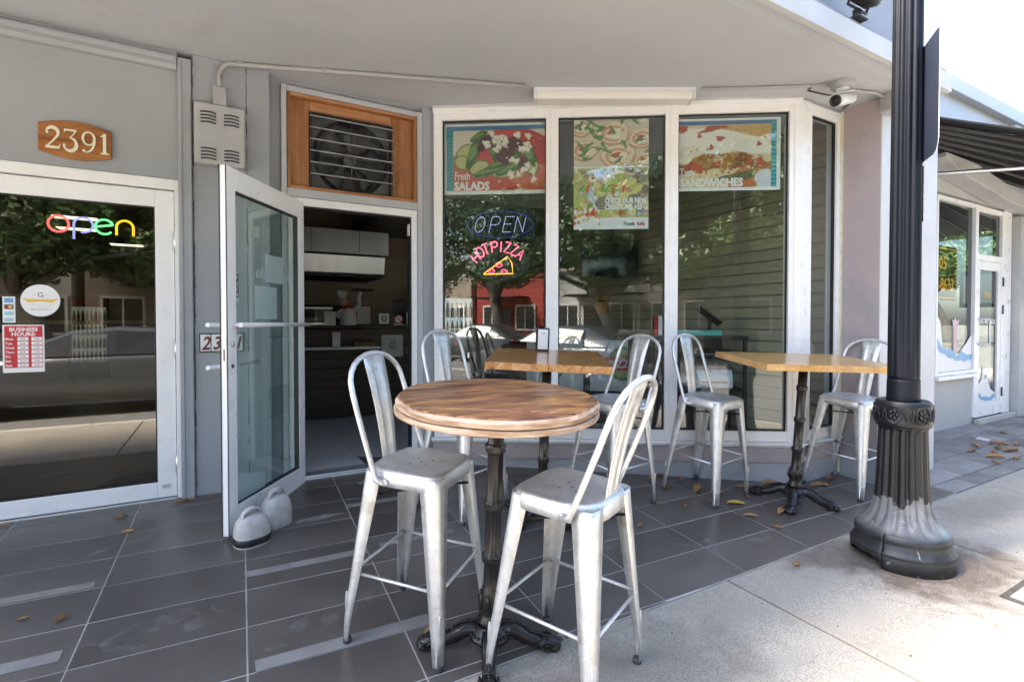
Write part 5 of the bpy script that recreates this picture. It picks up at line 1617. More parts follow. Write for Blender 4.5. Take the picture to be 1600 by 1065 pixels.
for k in range(2):
    w = 0.72 / 2
    x0_, x1_ = -0.36 + w * k, -0.36 + w * (k + 1)
    front = [(x0_ + 0.0004 + (w - 0.0008) * i_ / 7, -0.375 + 0.008 * math.sin(2.1 * k + i_ * 0.9) + 0.004 * math.sin(i_ * 2.3 + k)) for i_ in range(8)]
    q = front + [(x1_ - 0.0004, 0.375), (x0_ + 0.0004, 0.375)]
    ca_, sa_ = math.cos(R(-33)), math.sin(R(-33))
    MB().prism([(x * ca_ - y * sa_, x * sa_ + y * ca_) for x, y in q], 1.018, 1.060 + random.uniform(-0.0006, 0.0006)).build('tabletop_plank', M['orange_wood'], t3, bevel=0.002)

nd2 = thing('napkin_dispenser', 'black napkin dispenser with white napkins on the orange square table', 'napkin holder', (2.165, -1.085, 1.0), R(-30), None, TILT)
nd2.location = (2.175, -1.12, floor_z(-1.33) + 1.06 + SLOPE * (-1.12 + 1.33 + 0.07) - 0.002)
ds = MB().box(-0.045, 0.045, -0.05, -0.046, 0.0, 0.155).box(-0.045, 0.045, 0.046, 0.05, 0.0, 0.155).box(-0.045, -0.041, -0.046, 0.046, 0.0, 0.155).box(0.041, 0.045, -0.046, 0.046, 0.0, 0.155).box(-0.041, 0.041, -0.046, 0.046, 0.0, 0.006).box(-0.041, 0.041, -0.046, 0.046, 0.149, 0.155)
ds.build('dispenser_body', M['black'], nd2, bevel=0.002)
MB().box(-0.034, 0.034, -0.054, -0.0505, 0.014, 0.150).build('napkin_face', M['white'], nd2, bevel=0.001)
MB().box(-0.012, 0.012, -0.0555, -0.0545, 0.118, 0.128).build('face_mark', M['grey_print'], nd2)

# ------------------------------------------------------------------ lamp post
lpz = -0.178
lp = thing('lamp_post', 'black fluted lamp post with a worn grey flared base on the sidewalk', 'lamp post', (3.60, -2.70, lpz))
lp.scale = (0.79, 0.79, 1.0)
def fl(nf, d):
    def f(w, r, z):
        return (r * (1 - d * (0.5 - 0.5 * math.cos(nf * w)) ** 0.6), z)
    return f
MB().lathe([(0.100, 0.90), (0.101, 0.925), (0.099, 1.02), (0.098, 1.035)], 64).build('shaft_ring', M['lamp_navy'], lp)
prs = [(0.096, 1.036), (0.097, 1.06), (0.0965, 1.4), (0.094, 2.0), (0.0915, 2.7), (0.089, 3.4), (0.086, 4.2), (0.083, 4.6)]
def fl2(w, r, z):
    d = 0.13 * min(1, max(0, (z - 1.05) / 0.03))
    return (r * (1 - d * (0.5 - 0.5 * math.cos(12 * w)) ** 1.5), z)
MB().lathe(prs, 144, mod=fl2).build('shaft', M['lamp_navy'], lp)
MB().lathe([(0.05, 4.6), (0.10, 4.62), (0.11, 4.7), (0.07, 4.75), (0.10, 4.8), (0.19, 5.1), (0.20, 5.14), (0.10, 5.3), (0.02, 5.4)], 24).build('lantern', M['lens'], lp)
# collar with carved flowers
MB().lathe([(0.150, 0.768), (0.166, 0.775), (0.172, 0.79), (0.170, 0.81), (0.163, 0.83), (0.166, 0.86), (0.171, 0.885), (0.168, 0.905), (0.158, 0.915), (0.150, 0.918), (0.118, 0.912), (0.102, 0.905)], 72).build('collar', M['lamp_paint'], lp)
for k in range(6):
    a0_ = R(-115 + 60 * k)
    fm_ = MB()
    def on(u, v, d):
        w = a0_ + u / 0.168
        return ((0.165 + d) * math.cos(w), (0.165 + d) * math.sin(w), 0.845 + v)
    for p_ in range(5):
        w = 2 * math.pi * p_ / 5
        c = on(0.020 * math.cos(w), 0.020 * math.sin(w), 0.006)
        fm_.ball(c, (0.013, 0.013, 0.013), 8, 6)
    fm_.ball(on(0, 0, 0.012), 0.009, 8, 6)
    fm_.tube([on(0.05 * math.cos(2 * math.pi * i / 20) * (1 + 0.1 * math.cos(10 * math.pi * i / 20)), 0.048 * math.sin(2 * math.pi * i / 20), 0.007) for i in range(20)], 0.006, 6, closed=True)
    for s_ in (-1, 1):
        fm_.tube([on(s_ * (0.055 + 0.025 * i / 8), 0.03 * math.sin(i * 0.9), 0.005) for i in range(8)], [0.008 - 0.0006 * i for i in range(8)], 6)
    fm_.build('collar_flower', M['lamp_paint'], lp)
# fluted pedestal flaring into the foot
def fl3(w, r, z):
    d = 0.125 if 0.28 < z < 0.76 else 0.125 * max(0, 1 - abs(z - 0.28) / 0.09) if z <= 0.28 else 0.02
    return (r * (1 - d * (0.5 - 0.5 * math.cos(16 * w)) ** 1.6), z)
ped = [(0.270, 0.195), (0.262, 0.20), (0.240, 0.215), (0.215, 0.24), (0.195, 0.27), (0.180, 0.30), (0.170, 0.34), (0.163, 0.39), (0.158, 0.46), (0.153, 0.56), (0.149, 0.66), (0.146, 0.74), (0.147, 0.755), (0.155, 0.766), (0.155, 0.77)]
ped2 = []
for (a, b) in zip(ped[:-1], ped[1:]):
    for k in range(2):
        ped2.append((a[0] + (b[0] - a[0]) * k / 2, a[1] + (b[1] - a[1]) * k / 2))
ped2.append(ped[-1])
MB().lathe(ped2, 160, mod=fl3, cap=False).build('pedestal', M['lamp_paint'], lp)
# two halves of the moulded foot, the left one broken away at the bottom
SEAM = R(182)
foot_p = [(0.312, 0.0), (0.312, 0.075), (0.308, 0.082), (0.314, 0.09), (0.310, 0.098), (0.298, 0.108), (0.288, 0.125), (0.284, 0.14), (0.280, 0.148), (0.288, 0.158), (0.287, 0.175), (0.278, 0.19), (0.262, 0.197), (0.24, 0.199)]
def broken(w, r, z):
    a = (w - SEAM) % (2 * math.pi)          # counted clockwise on the left of the seam
    b = (2 * math.pi - a)
    if z < 0.085 and b < R(85):
        lift = 0.070 * min(1, b / R(3)) * min(1, (R(85) - b) / R(40)) + 0.003 * math.sin(b * 31)
        z = max(z, max(0, lift))
    return (r, z)
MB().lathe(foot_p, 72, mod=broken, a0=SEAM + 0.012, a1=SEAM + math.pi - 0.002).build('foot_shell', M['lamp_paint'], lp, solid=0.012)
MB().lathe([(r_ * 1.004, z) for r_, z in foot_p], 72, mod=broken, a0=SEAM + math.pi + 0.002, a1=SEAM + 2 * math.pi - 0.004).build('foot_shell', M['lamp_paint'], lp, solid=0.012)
MB().lathe([(0.20, 0.0), (0.20, 0.12)], 24).build('anchor_core', M['joint'], lp)
sp_ = thing('street_sign', 'narrow dark sign plate seen edge-on, fixed to the lamp post', 'sign', (3.627, -2.77, 2.07), R(38))
# the plate runs from the post towards the road along its own -x
pl = [(0.03, 0.0), (0.03, 0.64), (-0.20, 0.64), (-0.215, 0.63), (-0.215, 0.07), (-0.205, 0.04), (-0.185, 0.015), (-0.15, 0.0)]
MB().prism_xz(pl, 0.0, 0.003).build('sign_plate', M['sign_back'], sp_)
MB().prism_xz(pl, -0.0032, -0.0002).build('sign_face', M['white'], sp_)
MB().box(0.005, 0.035, 0.0032, 0.02, 0.08, 0.12).box(0.005, 0.035, 0.0032, 0.02, 0.50, 0.54).build('sign_clamp', M['dark_print'], sp_)
stk = tag(MB().box(-0.012, 0.012, -0.0015, 0.0, 0.0, 0.31).build('pole_sticker', M['sticker'], None, loc=(3.6 + 0.078 * math.cos(R(-52)), -2.70 + 0.078 * math.sin(R(-52)), 1.745), rot=(0, 0, R(38))), 'narrow worn orange and black sticker strip on the lamp post', 'sticker')

# dirt round the foot of the lamp post
def stain(name, cx, cy, rx, ry, col, dens, seed):
    # a soft-edged blot: it thins out from its middle, broken up by noise
    m, nt, p = new_mat(name + ' stain')
    v = coords(nt, (1 / rx, 1 / ry, 1))
    ln_ = nt.nodes.new('ShaderNodeVectorMath'); ln_.operation = 'LENGTH'
    nt.links.new(v, ln_.inputs[0])
    f = noise(nt, coords(nt, (1, 1, 1)), 6, 8, 0.65, 0.5)
    sub_ = nt.nodes.new('ShaderNodeMath'); sub_.operation = 'SUBTRACT'
    sc_ = nt.nodes.new('ShaderNodeMath'); sc_.operation = 'MULTIPLY'; sc_.inputs[1].default_value = 1.7
    nt.links.new(f, sc_.inputs[0]); nt.links.new(sc_.outputs[0], sub_.inputs[0]); nt.links.new(ln_.outputs['Value'], sub_.inputs[1])
    al = ramp(nt, sub_.outputs[0], [(0.0, 0.0), (0.45, dens)])
    nt.links.new(al, p.inputs['Alpha'])
    p.inputs['Base Color'].default_value = c4(col); p.inputs['Roughness'].default_value = 0.9
    P_ = clip([(cx + rx * 1.1 * math.cos(2 * math.pi * k / 40), cy + ry * 1.1 * math.sin(2 * math.pi * k / 40)) for k in range(40)], 0, -1, EDGE - 0.008)
    mb = MB().prism(P_, lambda x, y: floor_z(y) + 0.0008, lambda x, y: floor_z(y) + 0.002)
    z0 = floor_z(cy)
    mb.v = [(x - cx, y - cy, z - z0) for x, y, z in mb.v]
    mb.f = mb.f[1:2]; mb.mi = mb.mi[1:2]; mb.sm = mb.sm[1:2]
    return mb.build(name, m, sw, loc=(cx, cy, z0))
def stain_mat(name, a, thr):
    m, nt, p = new_mat(name)
    f = noise(nt, coords(nt, (1, 1, 1)), 9, 8, 0.65, 0.4)
    nt.links.new(ramp(nt, f, [(thr, 0.0), (thr + 0.3, 0.6)]), p.inputs['Alpha'])
    p.inputs['Base Color'].default_value = c4(a); p.inputs['Roughness'].default_value = 0.9
    return m
stain('pavement_stain', 3.66, -2.88, 0.72, 0.46, (0.16, 0.105, 0.07), 0.5, 3)
stain('pavement_stain', 3.30, -2.50, 0.45, 0.25, (0.10, 0.085, 0.07), 0.35, 4)
stain('pavement_stain', 1.55, -2.75, 0.85, 0.45, (0.17, 0.15, 0.125), 0.22, 5)
stain('pavement_stain', 5.0, -2.62, 0.8, 0.3, (0.2, 0.175, 0.14), 0.15, 6)
stain('pavement_stain', 3.60, -2.72, 0.40, 0.34, (0.42, 0.40, 0.36), 0.75, 8)
# gum and dark spots on the concrete
gm = MB()
for _ in range(40):
    x, y = random.uniform(0.8, 6.5), random.uniform(-3.6, -2.42)
    r_ = random.uniform(0.004, 0.006) if random.random() < 0.7 else random.uniform(0.008, 0.018)
    gm.prism([(x + r_ * math.cos(2 * math.pi * k / 9) * random.uniform(0.8, 1.2), y + 0.7 * r_ * math.sin(2 * math.pi * k / 9)) for k in range(9)], lambda x, y: floor_z(y) + 0.0005, lambda x, y: floor_z(y) + 0.002)
tag(gm.build('gum_spots', M['joint'], sw), kind='stuff')

# ------------------------------------------------------------------ stone-grey felt door stops
def door_stop(name, lab, x, y, rot, w, d, h, band):
    t = thing(name, lab, 'door stop', (x, y, floor_z(y)), R(rot), 'felt door stops', TILT)
    prof = [(1.0, 0.0), (1.03, 0.03), (1.02, 0.35), (0.97, 0.6), (0.86, 0.82), (0.66, 0.95), (0.4, 1.0)]
    vs = []; n = 36
    for s_, z in prof:
        vs += [(xx, yy, z * h) for xx, yy, _ in superloop(w / 2 * s_, d / 2 * s_, 0, n, 2.6)]
    fs = [(i * n + k, i * n + (k + 1) % n, (i + 1) * n + (k + 1) % n, (i + 1) * n + k) for i in range(len(prof) - 1) for k in range(n)]
    fs.append(tuple((len(prof) - 1) * n + k for k in range(n)))
    MB().add(vs, fs, 0, True).build('cushion', M['felt'], t)
    if band:
        vs = []
        for s_, z in ((1.02, 0.06), (1.05, 0.08), (1.05, 0.29), (1.02, 0.31)):
            vs += [(xx, yy, z * h) for xx, yy, _ in superloop(w / 2 * s_, d / 2 * s_, 0, n, 2.6)]
        MB().add(vs, [(i * n + k, i * n + (k + 1) % n, (i + 1) * n + (k + 1) % n, (i + 1) * n + k) for i in range(3) for k in range(n)], 0, True).build('black_band', M['black'], t)
    st = MB()
    st.tube([(w * 0.30 * math.cos(math.pi * i / 14), 0, h * 0.93 + h * 0.30 * math.sin(math.pi * i / 14)) for i in range(15)], 0.020, 8, flat=0.25)
    st.build('handle', M['felt'], t)
    return t
door_stop('door_stop', 'grey felt door stop with a black band at the open door corner', 0.372, -0.885, 20, 0.185, 0.15, 0.165, True)
door_stop('door_stop', 'plain grey felt door stop leaning behind the black banded one', 0.515, -0.70, 30, 0.175, 0.14, 0.185, False)
# pale scuff on the tiles beside the stops
MB().prism([(0.62, -0.74), (0.86, -0.77), (0.92, -0.72), (0.80, -0.69), (0.64, -0.70)], lambda x, y: SLOPE * y + 0.0006, lambda x, y: SLOPE * y + 0.002).build('floor_scuff', stain_mat('pale dust', (0.42, 0.40, 0.37), 0.42), tf)

for k_, (x, y, rx, ry, a_, sd_) in enumerate(((0.62, -1.75, 0.30, 0.07, 0.4, 1), (2.35, -1.90, 0.55, 0.05, -0.5, 2), (-0.10, -1.55, 0.35, 0.12, 0.2, 3), (2.9, -2.10, 0.42, 0.06, -0.25, 4), (0.0, -0.65, 0.40, 0.10, 0.1, 5), (1.75, -2.15, 0.2, 0.08, 0.3, 6))):
    pts_ = []
    for k in range(20):
        w = 2 * math.pi * k / 20
        u, v = rx * math.cos(w), ry * math.sin(w)
        pts_.append((x + u * math.cos(a_) - v * math.sin(a_), y + u * math.sin(a_) + v * math.cos(a_)))
    mb = MB().prism(pts_, lambda x, y: SLOPE * y + 0.0006, lambda x, y: SLOPE * y + 0.0016)
    mb.f = mb.f[1:2]; mb.mi = mb.mi[1:2]; mb.sm = mb.sm[1:2]
    mb.build('floor_scuff', M.setdefault('scuff', stain_mat('pale scuff', (0.34, 0.32, 0.29), 0.50)), tf)

# ------------------------------------------------------------------ fallen leaves
def leaf_mesh(L, W_, curl, seed):
    r_ = random.Random(seed)
    m = MB()
    n = 7
    vs = []
    for i in range(n):
        u = i / (n - 1)
        w = W_ * math.sin(math.pi * min(1, u * 0.96 + 0.03)) ** 0.8 / 2
        zc = curl * math.sin(math.pi * u) * 0.5 + r_.uniform(0, 0.004)
        x = (u - 0.5) * L
        vs += [(x, -w, zc + curl * 0.9 + 0.002), (x, -w * 0.5, zc + curl * 0.25 + 0.001), (x, 0, zc + 0.001), (x, w * 0.5, zc + curl * 0.3 + 0.001), (x, w, zc + curl * 1.1 + 0.002)]
    m.add(vs, [(i * 5 + j, i * 5 + j + 1, (i + 1) * 5 + j + 1, (i + 1) * 5 + j) for i in range(n - 1) for j in range(4)], 0, True)
    return m
leaf_var = [leaf_mesh(0.11, 0.045, 0.012, 1), leaf_mesh(0.09, 0.055, 0.006, 2), leaf_mesh(0.15, 0.05, 0.016, 3), leaf_mesh(0.07, 0.035, 0.010, 4)]
leaf_me = [m.mesh('fallen_leaf', [M['leaf_dry']]) for m in leaf_var]
leaf_yel = leaf_var[0].mesh('fallen_leaf', [M['leaf_yellow']])
def leaf(x, y, a, k, sc, lab, grp, me=None):
    o = bpy.data.objects.new('fallen_leaf', me or leaf_me[k])
    COL.objects.link(o)
    o.location = (x, y, floor_z(y) + 0.002)
    o.rotation_euler = (Matrix.Rotation(TILT, 3, 'X') @ Matrix.Rotation(R(a), 3, 'Z')).to_euler()
    o.scale = (sc, sc, sc)
    if me is None:
        md = o.modifiers.new('thickness', 'SOLIDIFY'); md.thickness = 0.0012
    tag(o, lab, 'leaf', grp)
gl_ = 'dry brown leaf curled on the dark tiles by the left door'
for (x, y, a, k, sc) in ((-0.31, -0.212, 20, 1, 0.8), (-0.243, -0.467, -10, 3, 0.9), (-0.382, -1.281, 60, 3, 0.8), (-0.521, -1.211, 0, 3, 0.6), (-0.868, -0.060, 0, 3, 0.7), (-0.004, -0.11, 40, 0, 0.8), (0.06, -0.09, -20, 1, 0.7), (0.16, -0.10, 15, 3, 0.7), (0.30, -0.12, 80, 3, 0.5), (0.20, -0.20, 10, 3, 0.4)):
    leaf(x, y, a, k, sc, gl_, 'dry leaves by the left door')
gl_ = 'dry tan leaf lying on dark tiles under the window tables'
for (x, y, a, k, sc) in ((3.232, -1.12, 10, 1, 1.2), (3.352, -1.10, -40, 3, 1.0), (3.385, -1.44, 25, 2, 1.1), (3.469, -1.547, -15, 1, 1.3), (3.441, -1.22, 60, 3, 1.1), (3.746, -1.564, -30, 0, 1.0), (4.019, -1.60, -5, 2, 1.0), (4.351, -1.813, -20, 2, 1.1), (3.333, -1.924, -35, 2, 0.6), (3.590, -1.978, 20, 2, 0.9), (4.009, -2.118, -10, 0, 1.0), (3.332, -2.122, -50, 3, 1.0), (2.534, -1.709, 20, 3, 0.9), (4.62, -1.75, 10, 2, 0.9), (3.05, -1.62, 15, 3, 0.8), (3.62, -1.70, 70, 3, 0.6), (3.05, -1.27, 40, 3, 0.8), (3.55, -1.86, 40, 3, 0.5), (2.92, -1.50, 10, 3, 0.6), (3.20, -1.30, -20, 1, 0.9)):
    leaf(x, y, a, k, sc, gl_, 'dry leaves under the window tables')
leaf(3.415, -1.753, -35, 0, 1.1, 'yellow leaf lying on the dark tiles left of the rectangular table foot', None, leaf_yel)
leaf(0.985, -2.075, 30, 3, 0.9, 'yellow leaf caught on the foot of the round table', None, leaf_yel)
leaf(2.986, -2.458, 10, 3, 0.9, 'single brown leaf lying on the pale concrete slab edge', None)
gl_ = 'curled brown leaf strewn on the grey pavers by the neighbouring shop'
for (x, y, a, k, sc) in ((7.301, -2.006, 20, 2, 1.6), (6.814, -2.129, -30, 2, 1.5), (7.682, -2.048, 10, 2, 1.4), (7.278, -2.113, -10, 2, 1.9), (7.154, -1.87, 40, 2, 1.3), (6.874, -1.936, 0, 0, 1.5), (8.238, -1.768, 20, 1, 1.6), (7.5, -1.95, -40, 2, 1.5), (7.05, -2.05, 15, 0, 1.4), (7.9, -2.10, -15, 2, 1.6), (6.6, -2.2, 50, 0, 1.3), (7.0, -2.24, 5, 2, 1.4)):
    leaf(x, y, a, k, sc * 0.8, gl_, 'leaves on the pavers')
pp_ = tag(MB().prism([(-0.09, -0.05), (0.08, -0.06), (0.10, 0.05), (-0.07, 0.06)], 0.001, 0.003).build('paper_scrap', surf('pinkish paper', (0.62, 0.52, 0.54), rough=0.8), None, loc=(7.62, -1.78, floor_z(-1.78) + 0.002), rot=(TILT, 0, 0.2)), 'pale pink scrap of paper on the grey pavers', 'paper')

# ------------------------------------------------------------------ awning and hanging sign of the neighbour
M['rib'] = surf('dark grey rib', (0.022, 0.022, 0.023), rough=0.6)
aw = thing('awning', 'black ribbed metal awning seen from below on the pale neighbouring shop', 'awning', (6.0, -1.45, 3.0))
Af, Ar = Vector((5.35, -1.735, 3.05)), Vector((14.0, -3.99, 3.05))       # front edge
Bf, Br = Vector((5.95, -1.40, 3.07)), Vector((14.2, -1.40, 3.07))          # wall edge
o_ = Vector((6.0, -1.45, 3.0))
def ap(u, v, d=0.0):
    a = Af.lerp(Ar, u); b = Bf.lerp(Br, u)
    q = a.lerp(b, v) - o_
    return (q.x, q.y, q.z + d)
nr = 7
for k in range(nr):
    v0, v1 = k / nr, (k + 1) / nr - 0.012
    m = MB()
    vs = [ap(0, v0), ap(1, v0), ap(1, v1), ap(0, v1), ap(0, v0, 0.012), ap(1, v0, 0.012), ap(1, v1, 0.012), ap(0, v1, 0.012)]
    m.add(vs, [(0, 3, 2, 1), (4, 5, 6, 7), (0, 1, 5, 4), (1, 2, 6, 5), (2, 3, 7, 6), (3, 0, 4, 7)])
    m.build('awning_slat', M['awning'], aw)
    MB().tube([ap(0, v1 + 0.006, -0.012), ap(1, v1 + 0.006, -0.012)], 0.018, 8).build('awning_rib', M['rib'], aw)
MB().tube([ap(0, -0.01, 0.0), ap(1, -0.01, 0.0)], 0.035, 10).build('front_rail', M['awning'], aw)
for k in range(24):
    u0 = k / 24 + 0.004
    MB().tube([ap(u0, 0.035, -0.016), ap(u0 + 0.028, 0.035, -0.016)], 0.005, 5).build('lacing', M['white'], aw)
ar = MB().tube([(7.0, -1.46, 2.80), (9.6, -3.12, 2.99)], 0.024, 10).build('awning_arm', M['alu'])
ar.parent = aw
ar.location = (-6.0, 1.45, -3.0)
hsn = thing('hanging_sign', 'small black hanging sign on a bracket beyond the neighbouring door', 'sign', (9.98, -1.49, 2.02))
MB().tube([(0, 0, 0), (0.0, -0.5, 0.0)], 0.012, 8).build('bracket_arm', M['black'], hsn)
MB().box(-0.02, 0.02, 0.0, 0.01, -0.07, 0.07).build('bracket_plate', M['black'], hsn)
MB().box(-0.02, 0.02, -0.50, -0.04, -0.62, -0.08).build('sign_panel', M['black'], hsn, bevel=0.006)
MB().box(-0.028, -0.0205, -0.45, -0.09, -0.56, -0.14).build('sign_face', M['grey_print'], hsn)
E_amb = emit('amber led', (1.0, 0.45, 0.04), 0.6)
lm = thing('led_phone_sign', 'black LED board with amber numbers in the neighbouring shop window', 'LED sign', (7.42, NY + 0.10, 1.45))
MB().box(0.0, 0.88, 0.0, 0.03, 0.0, 0.66).build('sign_board', M['black'], lm)
text('led_digits', '305', 0.22, E_amb, lm, (0.44, -0.002, 0.38), align='CENTER', depth=0.001)
text('led_digits', '458-8633', 0.22, E_amb, lm, (0.44, -0.002, 0.12), align='CENTER', depth=0.001, squeeze=0.85)
dm = MB()
for (x, z) in walk([(0.03, 0.03), (0.85, 0.03), (0.85, 0.63), (0.03, 0.63), (0.03, 0.03)], 0.045):
    dm.ball((x, -0.003, z), 0.008, 6, 4)
dm.build('led_border', E_amb, lm)
# ------------------------------------------------------------------ inside the pizzeria
ctr = thing('service_counter', 'long dark wooden service counter seen through the open doorway', 'counter', (1.7, 2.42, 0.0), R(-6))
for k in range(9):
    box('front_plank', M['counter'], -1.2, 1.1, 0.0, 0.03, 0.02 + 0.12 * k, 0.136 + 0.12 * k, ctr, 0.003)
box('counter_top', M['counter'], -1.22, 1.14, -0.06, 0.5, 1.105, 1.142, ctr, 0.006)
box('counter_end', M['counter'], 1.101, 1.13, 0.0, 0.45, 0.0, 1.104, ctr)
box('white_shelf', M['plastic_white'], -1.0, 0.30, -0.22, -0.003, 0.855, 0.885, ctr, 0.004)
def card(name, lab, cat, x, z, w, h, tilt=8, content=None, y=2.36):
    t = thing(name, lab, cat, (x, y - (x - 1.7) * 0.105, z), R(-6))
    t.rotation_euler = (R(-tilt), 0, R(-6))
    box('card_sheet', M['white'], -w / 2, w / 2, -0.003, 0.003, 0, h, t)
    if content:
        content(t, w, h)
    return t
def lines(t, w, h):
    for k in range(3):
        box('print_line', M['grey_print'], -w * 0.32, w * 0.32, -0.0045, -0.0032, h * (0.88 - 0.11 * k), h * (0.93 - 0.11 * k), t)
card('menu_card', 'white menu card standing on the left of the dark counter', 'card', 1.42, 1.143, 0.13, 0.17, 8, lines)
card('menu_card', 'white menu card standing on the far right of the dark counter', 'card', 2.40, 1.143, 0.11, 0.17, 8, lines)
def roundel(t, w, h):
    MB().prism_xz([(0.035 * math.cos(2 * math.pi * k / 20), h / 2 + 0.035 * math.sin(2 * math.pi * k / 20)) for k in range(20)], -0.0045, -0.0032).build('print_mark', M['dark_print'], t)
    MB().prism_xz([(0.02 * math.cos(2 * math.pi * k / 14), h / 2 + 0.02 * math.sin(2 * math.pi * k / 14)) for k in range(14)], -0.0055, -0.0047).build('print_mark', M['white'], t)
card('logo_card', 'square white card with a dark round mark on the counter', 'card', 2.06, 1.165, 0.125, 0.125, 6, roundel)
ns = thing('no_smoking_sign', 'round red and white prohibition sign standing on the counter', 'sign', (2.24, 2.30, 1.16), R(-6))
MB().prism_xz([(0.058 * math.cos(2 * math.pi * k / 28), 0.06 + 0.058 * math.sin(2 * math.pi * k / 28)) for k in range(28)], -0.002, 0.002).build('sign_disc', M['white'], ns)
MB().tube([(0.052 * math.cos(2 * math.pi * k / 28), -0.003, 0.06 + 0.052 * math.sin(2 * math.pi * k / 28)) for k in range(28)], 0.006, 6, closed=True).tube([(-0.035, -0.003, 0.095), (0.035, -0.003, 0.025)], 0.005, 6).build('red_ring', M['red'], ns)
box('sign_base', M['plastic_white'], -0.06, 0.06, -0.02, 0.02, -0.018, 0.0, ns)
mh = thing('menu_holder', 'white upright menu holder on the white shelf of the counter', 'menu holder', (1.475, 2.31, 0.886), R(-6))
box('holder_body', M['plastic_white'], -0.045, 0.045, -0.02, 0.02, 0, 0.175, mh, 0.004)
lines(mh, 0.08, 0.17)
for o in mh.children[1:]:
    o.location.y = -0.018
pb = thing('pizza_box', 'flat brown cardboard pizza box on the white counter shelf', 'pizza box', (1.80, 2.27, 0.886), R(-6))
crd = surf('brown cardboard', (0.16, 0.095, 0.06), (0.20, 0.12, 0.075), 0.8, scale=6)
box('box_base', crd, -0.13, 0.13, -0.06, 0.19, 0, 0.035, pb, 0.002)
box('box_lid', crd, -0.133, 0.133, -0.064, 0.193, 0.036, 0.055, pb, 0.002)
ss = thing('square_wall_panel', 'square speckled grey panel with a rounded camera mark on the counter front', 'sign', (2.17, 2.345, 0.74), R(-6))
box('panel_sheet', M['grey_print'], -0.135, 0.135, -0.004, 0.0, 0, 0.28, ss)
def rr(w, cx, cz, n=6):
    P_ = []
    for (sx, sz, a0) in ((1, 1, 0), (-1, 1, 90), (-1, -1, 180), (1, -1, 270)):
        for i in range(n + 1):
            a = R(a0 + 90 * i / n)
            P_.append((cx + sx * w * 0.6 + w * 0.4 * math.cos(a), cz + sz * w * 0.6 + w * 0.4 * math.sin(a)))
    return P_
MB().prism_xz(rr(0.048, 0, 0.14), -0.0055, -0.0042).build('mark_field', M['grey_print'], ss)
MB().tube([(x, -0.007, z) for x, z in rr(0.038, 0, 0.14)], 0.0035, 6, closed=True).tube([(0.018 * math.cos(2 * math.pi * k / 16), -0.007, 0.14 + 0.018 * math.sin(2 * math.pi * k / 16)) for k in range(16)], 0.0035, 6, closed=True).build('mark_outline', M['dark_print'], ss)
hd = thing('extractor_hood', 'stainless steel extractor hood above the counter inside the doorway', 'extractor hood', (1.3, 3.5, 1.8))
MB().prism_yz([(-0.5, 0.30), (-0.5, 0.62), (0.6, 0.62), (0.6, 0.30)], -1.0, 1.03).build('hood_upper', M['steel'], hd, bevel=0.01)
MB().prism_yz([(-0.42, 0.04), (-0.47, 0.285), (0.6, 0.285), (0.6, 0.04)], -1.0, 0.99).build('hood_lower', M['steel'], hd, bevel=0.01)
MB().box(-1.0, 0.98, -0.44, 0.6, 0.0, 0.035).build('hood_rim', M['black'], hd)
for k in range(3):
    MB().box(-0.62 + 0.62 * k, -0.615 + 0.62 * k, -0.506, -0.5005, 0.31, 0.61).build('hood_seam', M['dark_print'], hd)
MB().tube([(-0.4, 0.2, 0.62), (-0.2, 0.1, 1.0), (0.2, 0.0, 1.17)], 0.12, 12).build('flue', M['black'], hd)
ov2 = thing('pizza_oven', 'dark pizza oven under the steel hood behind the counter', 'oven', (1.2, 3.7, 0.0))
box('oven_body', M['black'], -0.85, 0.9, -0.2, 0.5, 0.5, 1.42, ov2, 0.01)
box('oven_door', M['steel'], -0.8, 0.6, -0.225, -0.203, 0.95, 1.05, ov2, 0.006)
for sx in (-0.7, 0.75):
    for sy in (-0.1, 0.4):
        box('leg', M['black'], sx - 0.03, sx + 0.03, sy - 0.03, sy + 0.03, 0, 0.499, ov2)
dc = thing('display_case', 'low glass display case on the left end of the dark counter', 'display case', (1.05, 2.62, 1.143), R(-6))
box('case_base', M['steel'], -0.35, 0.42, -0.12, 0.2, 0, 0.035, dc, 0.004)
box('case_glass', M['glass'], -0.35, 0.42, -0.12, -0.112, 0.036, 0.20, dc)
box('case_top', M['steel'], -0.36, 0.43, -0.13, 0.2, 0.201, 0.222, dc, 0.004)
fdm = MB()
for k in range(16):
    fdm.ball((-0.3 + 0.045 * k, 0.02 + random.uniform(-0.04, 0.06), 0.07), (0.03, 0.04, 0.035), 8, 6)
tag(fdm.build('case_food', M['lightgreen'], dc), kind='stuff')
chf = thing('chef_figurine', 'white chef figurine with a red scarf raising a tray on the counter', 'figurine', (1.66, 2.50, 1.143), R(-6))
MB().lathe([(0.10, 0), (0.11, 0.02), (0.10, 0.10), (0.085, 0.17), (0.06, 0.215), (0.03, 0.23)], 20).build('torso', M['plastic_white'], chf)
MB().lathe([(0.055, 0.20), (0.07, 0.215), (0.065, 0.24), (0.045, 0.25)], 16).build('scarf', M['red'], chf)
MB().ball((-0.05, -0.01, 0.30), (0.055, 0.05, 0.06), 12, 8).build('head', surf('painted skin', (0.55, 0.33, 0.24), rough=0.5), chf)
hm = MB().lathe([(0.045, 0.34), (0.047, 0.37)], 14, (-0.07, -0.01, 0))
for k in range(5):
    hm.ball((-0.075 + 0.035 * math.cos(k * 1.26), -0.01 + 0.03 * math.sin(k * 1.26), 0.40), (0.035, 0.035, 0.035), 8, 6)
hm.build('chef_hat', M['plastic_white'], chf)
MB().tube([(0.06, 0, 0.18), (0.13, -0.02, 0.26), (0.12, -0.02, 0.36), (0.15, -0.02, 0.42)], [0.035, 0.032, 0.028, 0.022], 10).build('raised_arm', M['plastic_white'], chf)
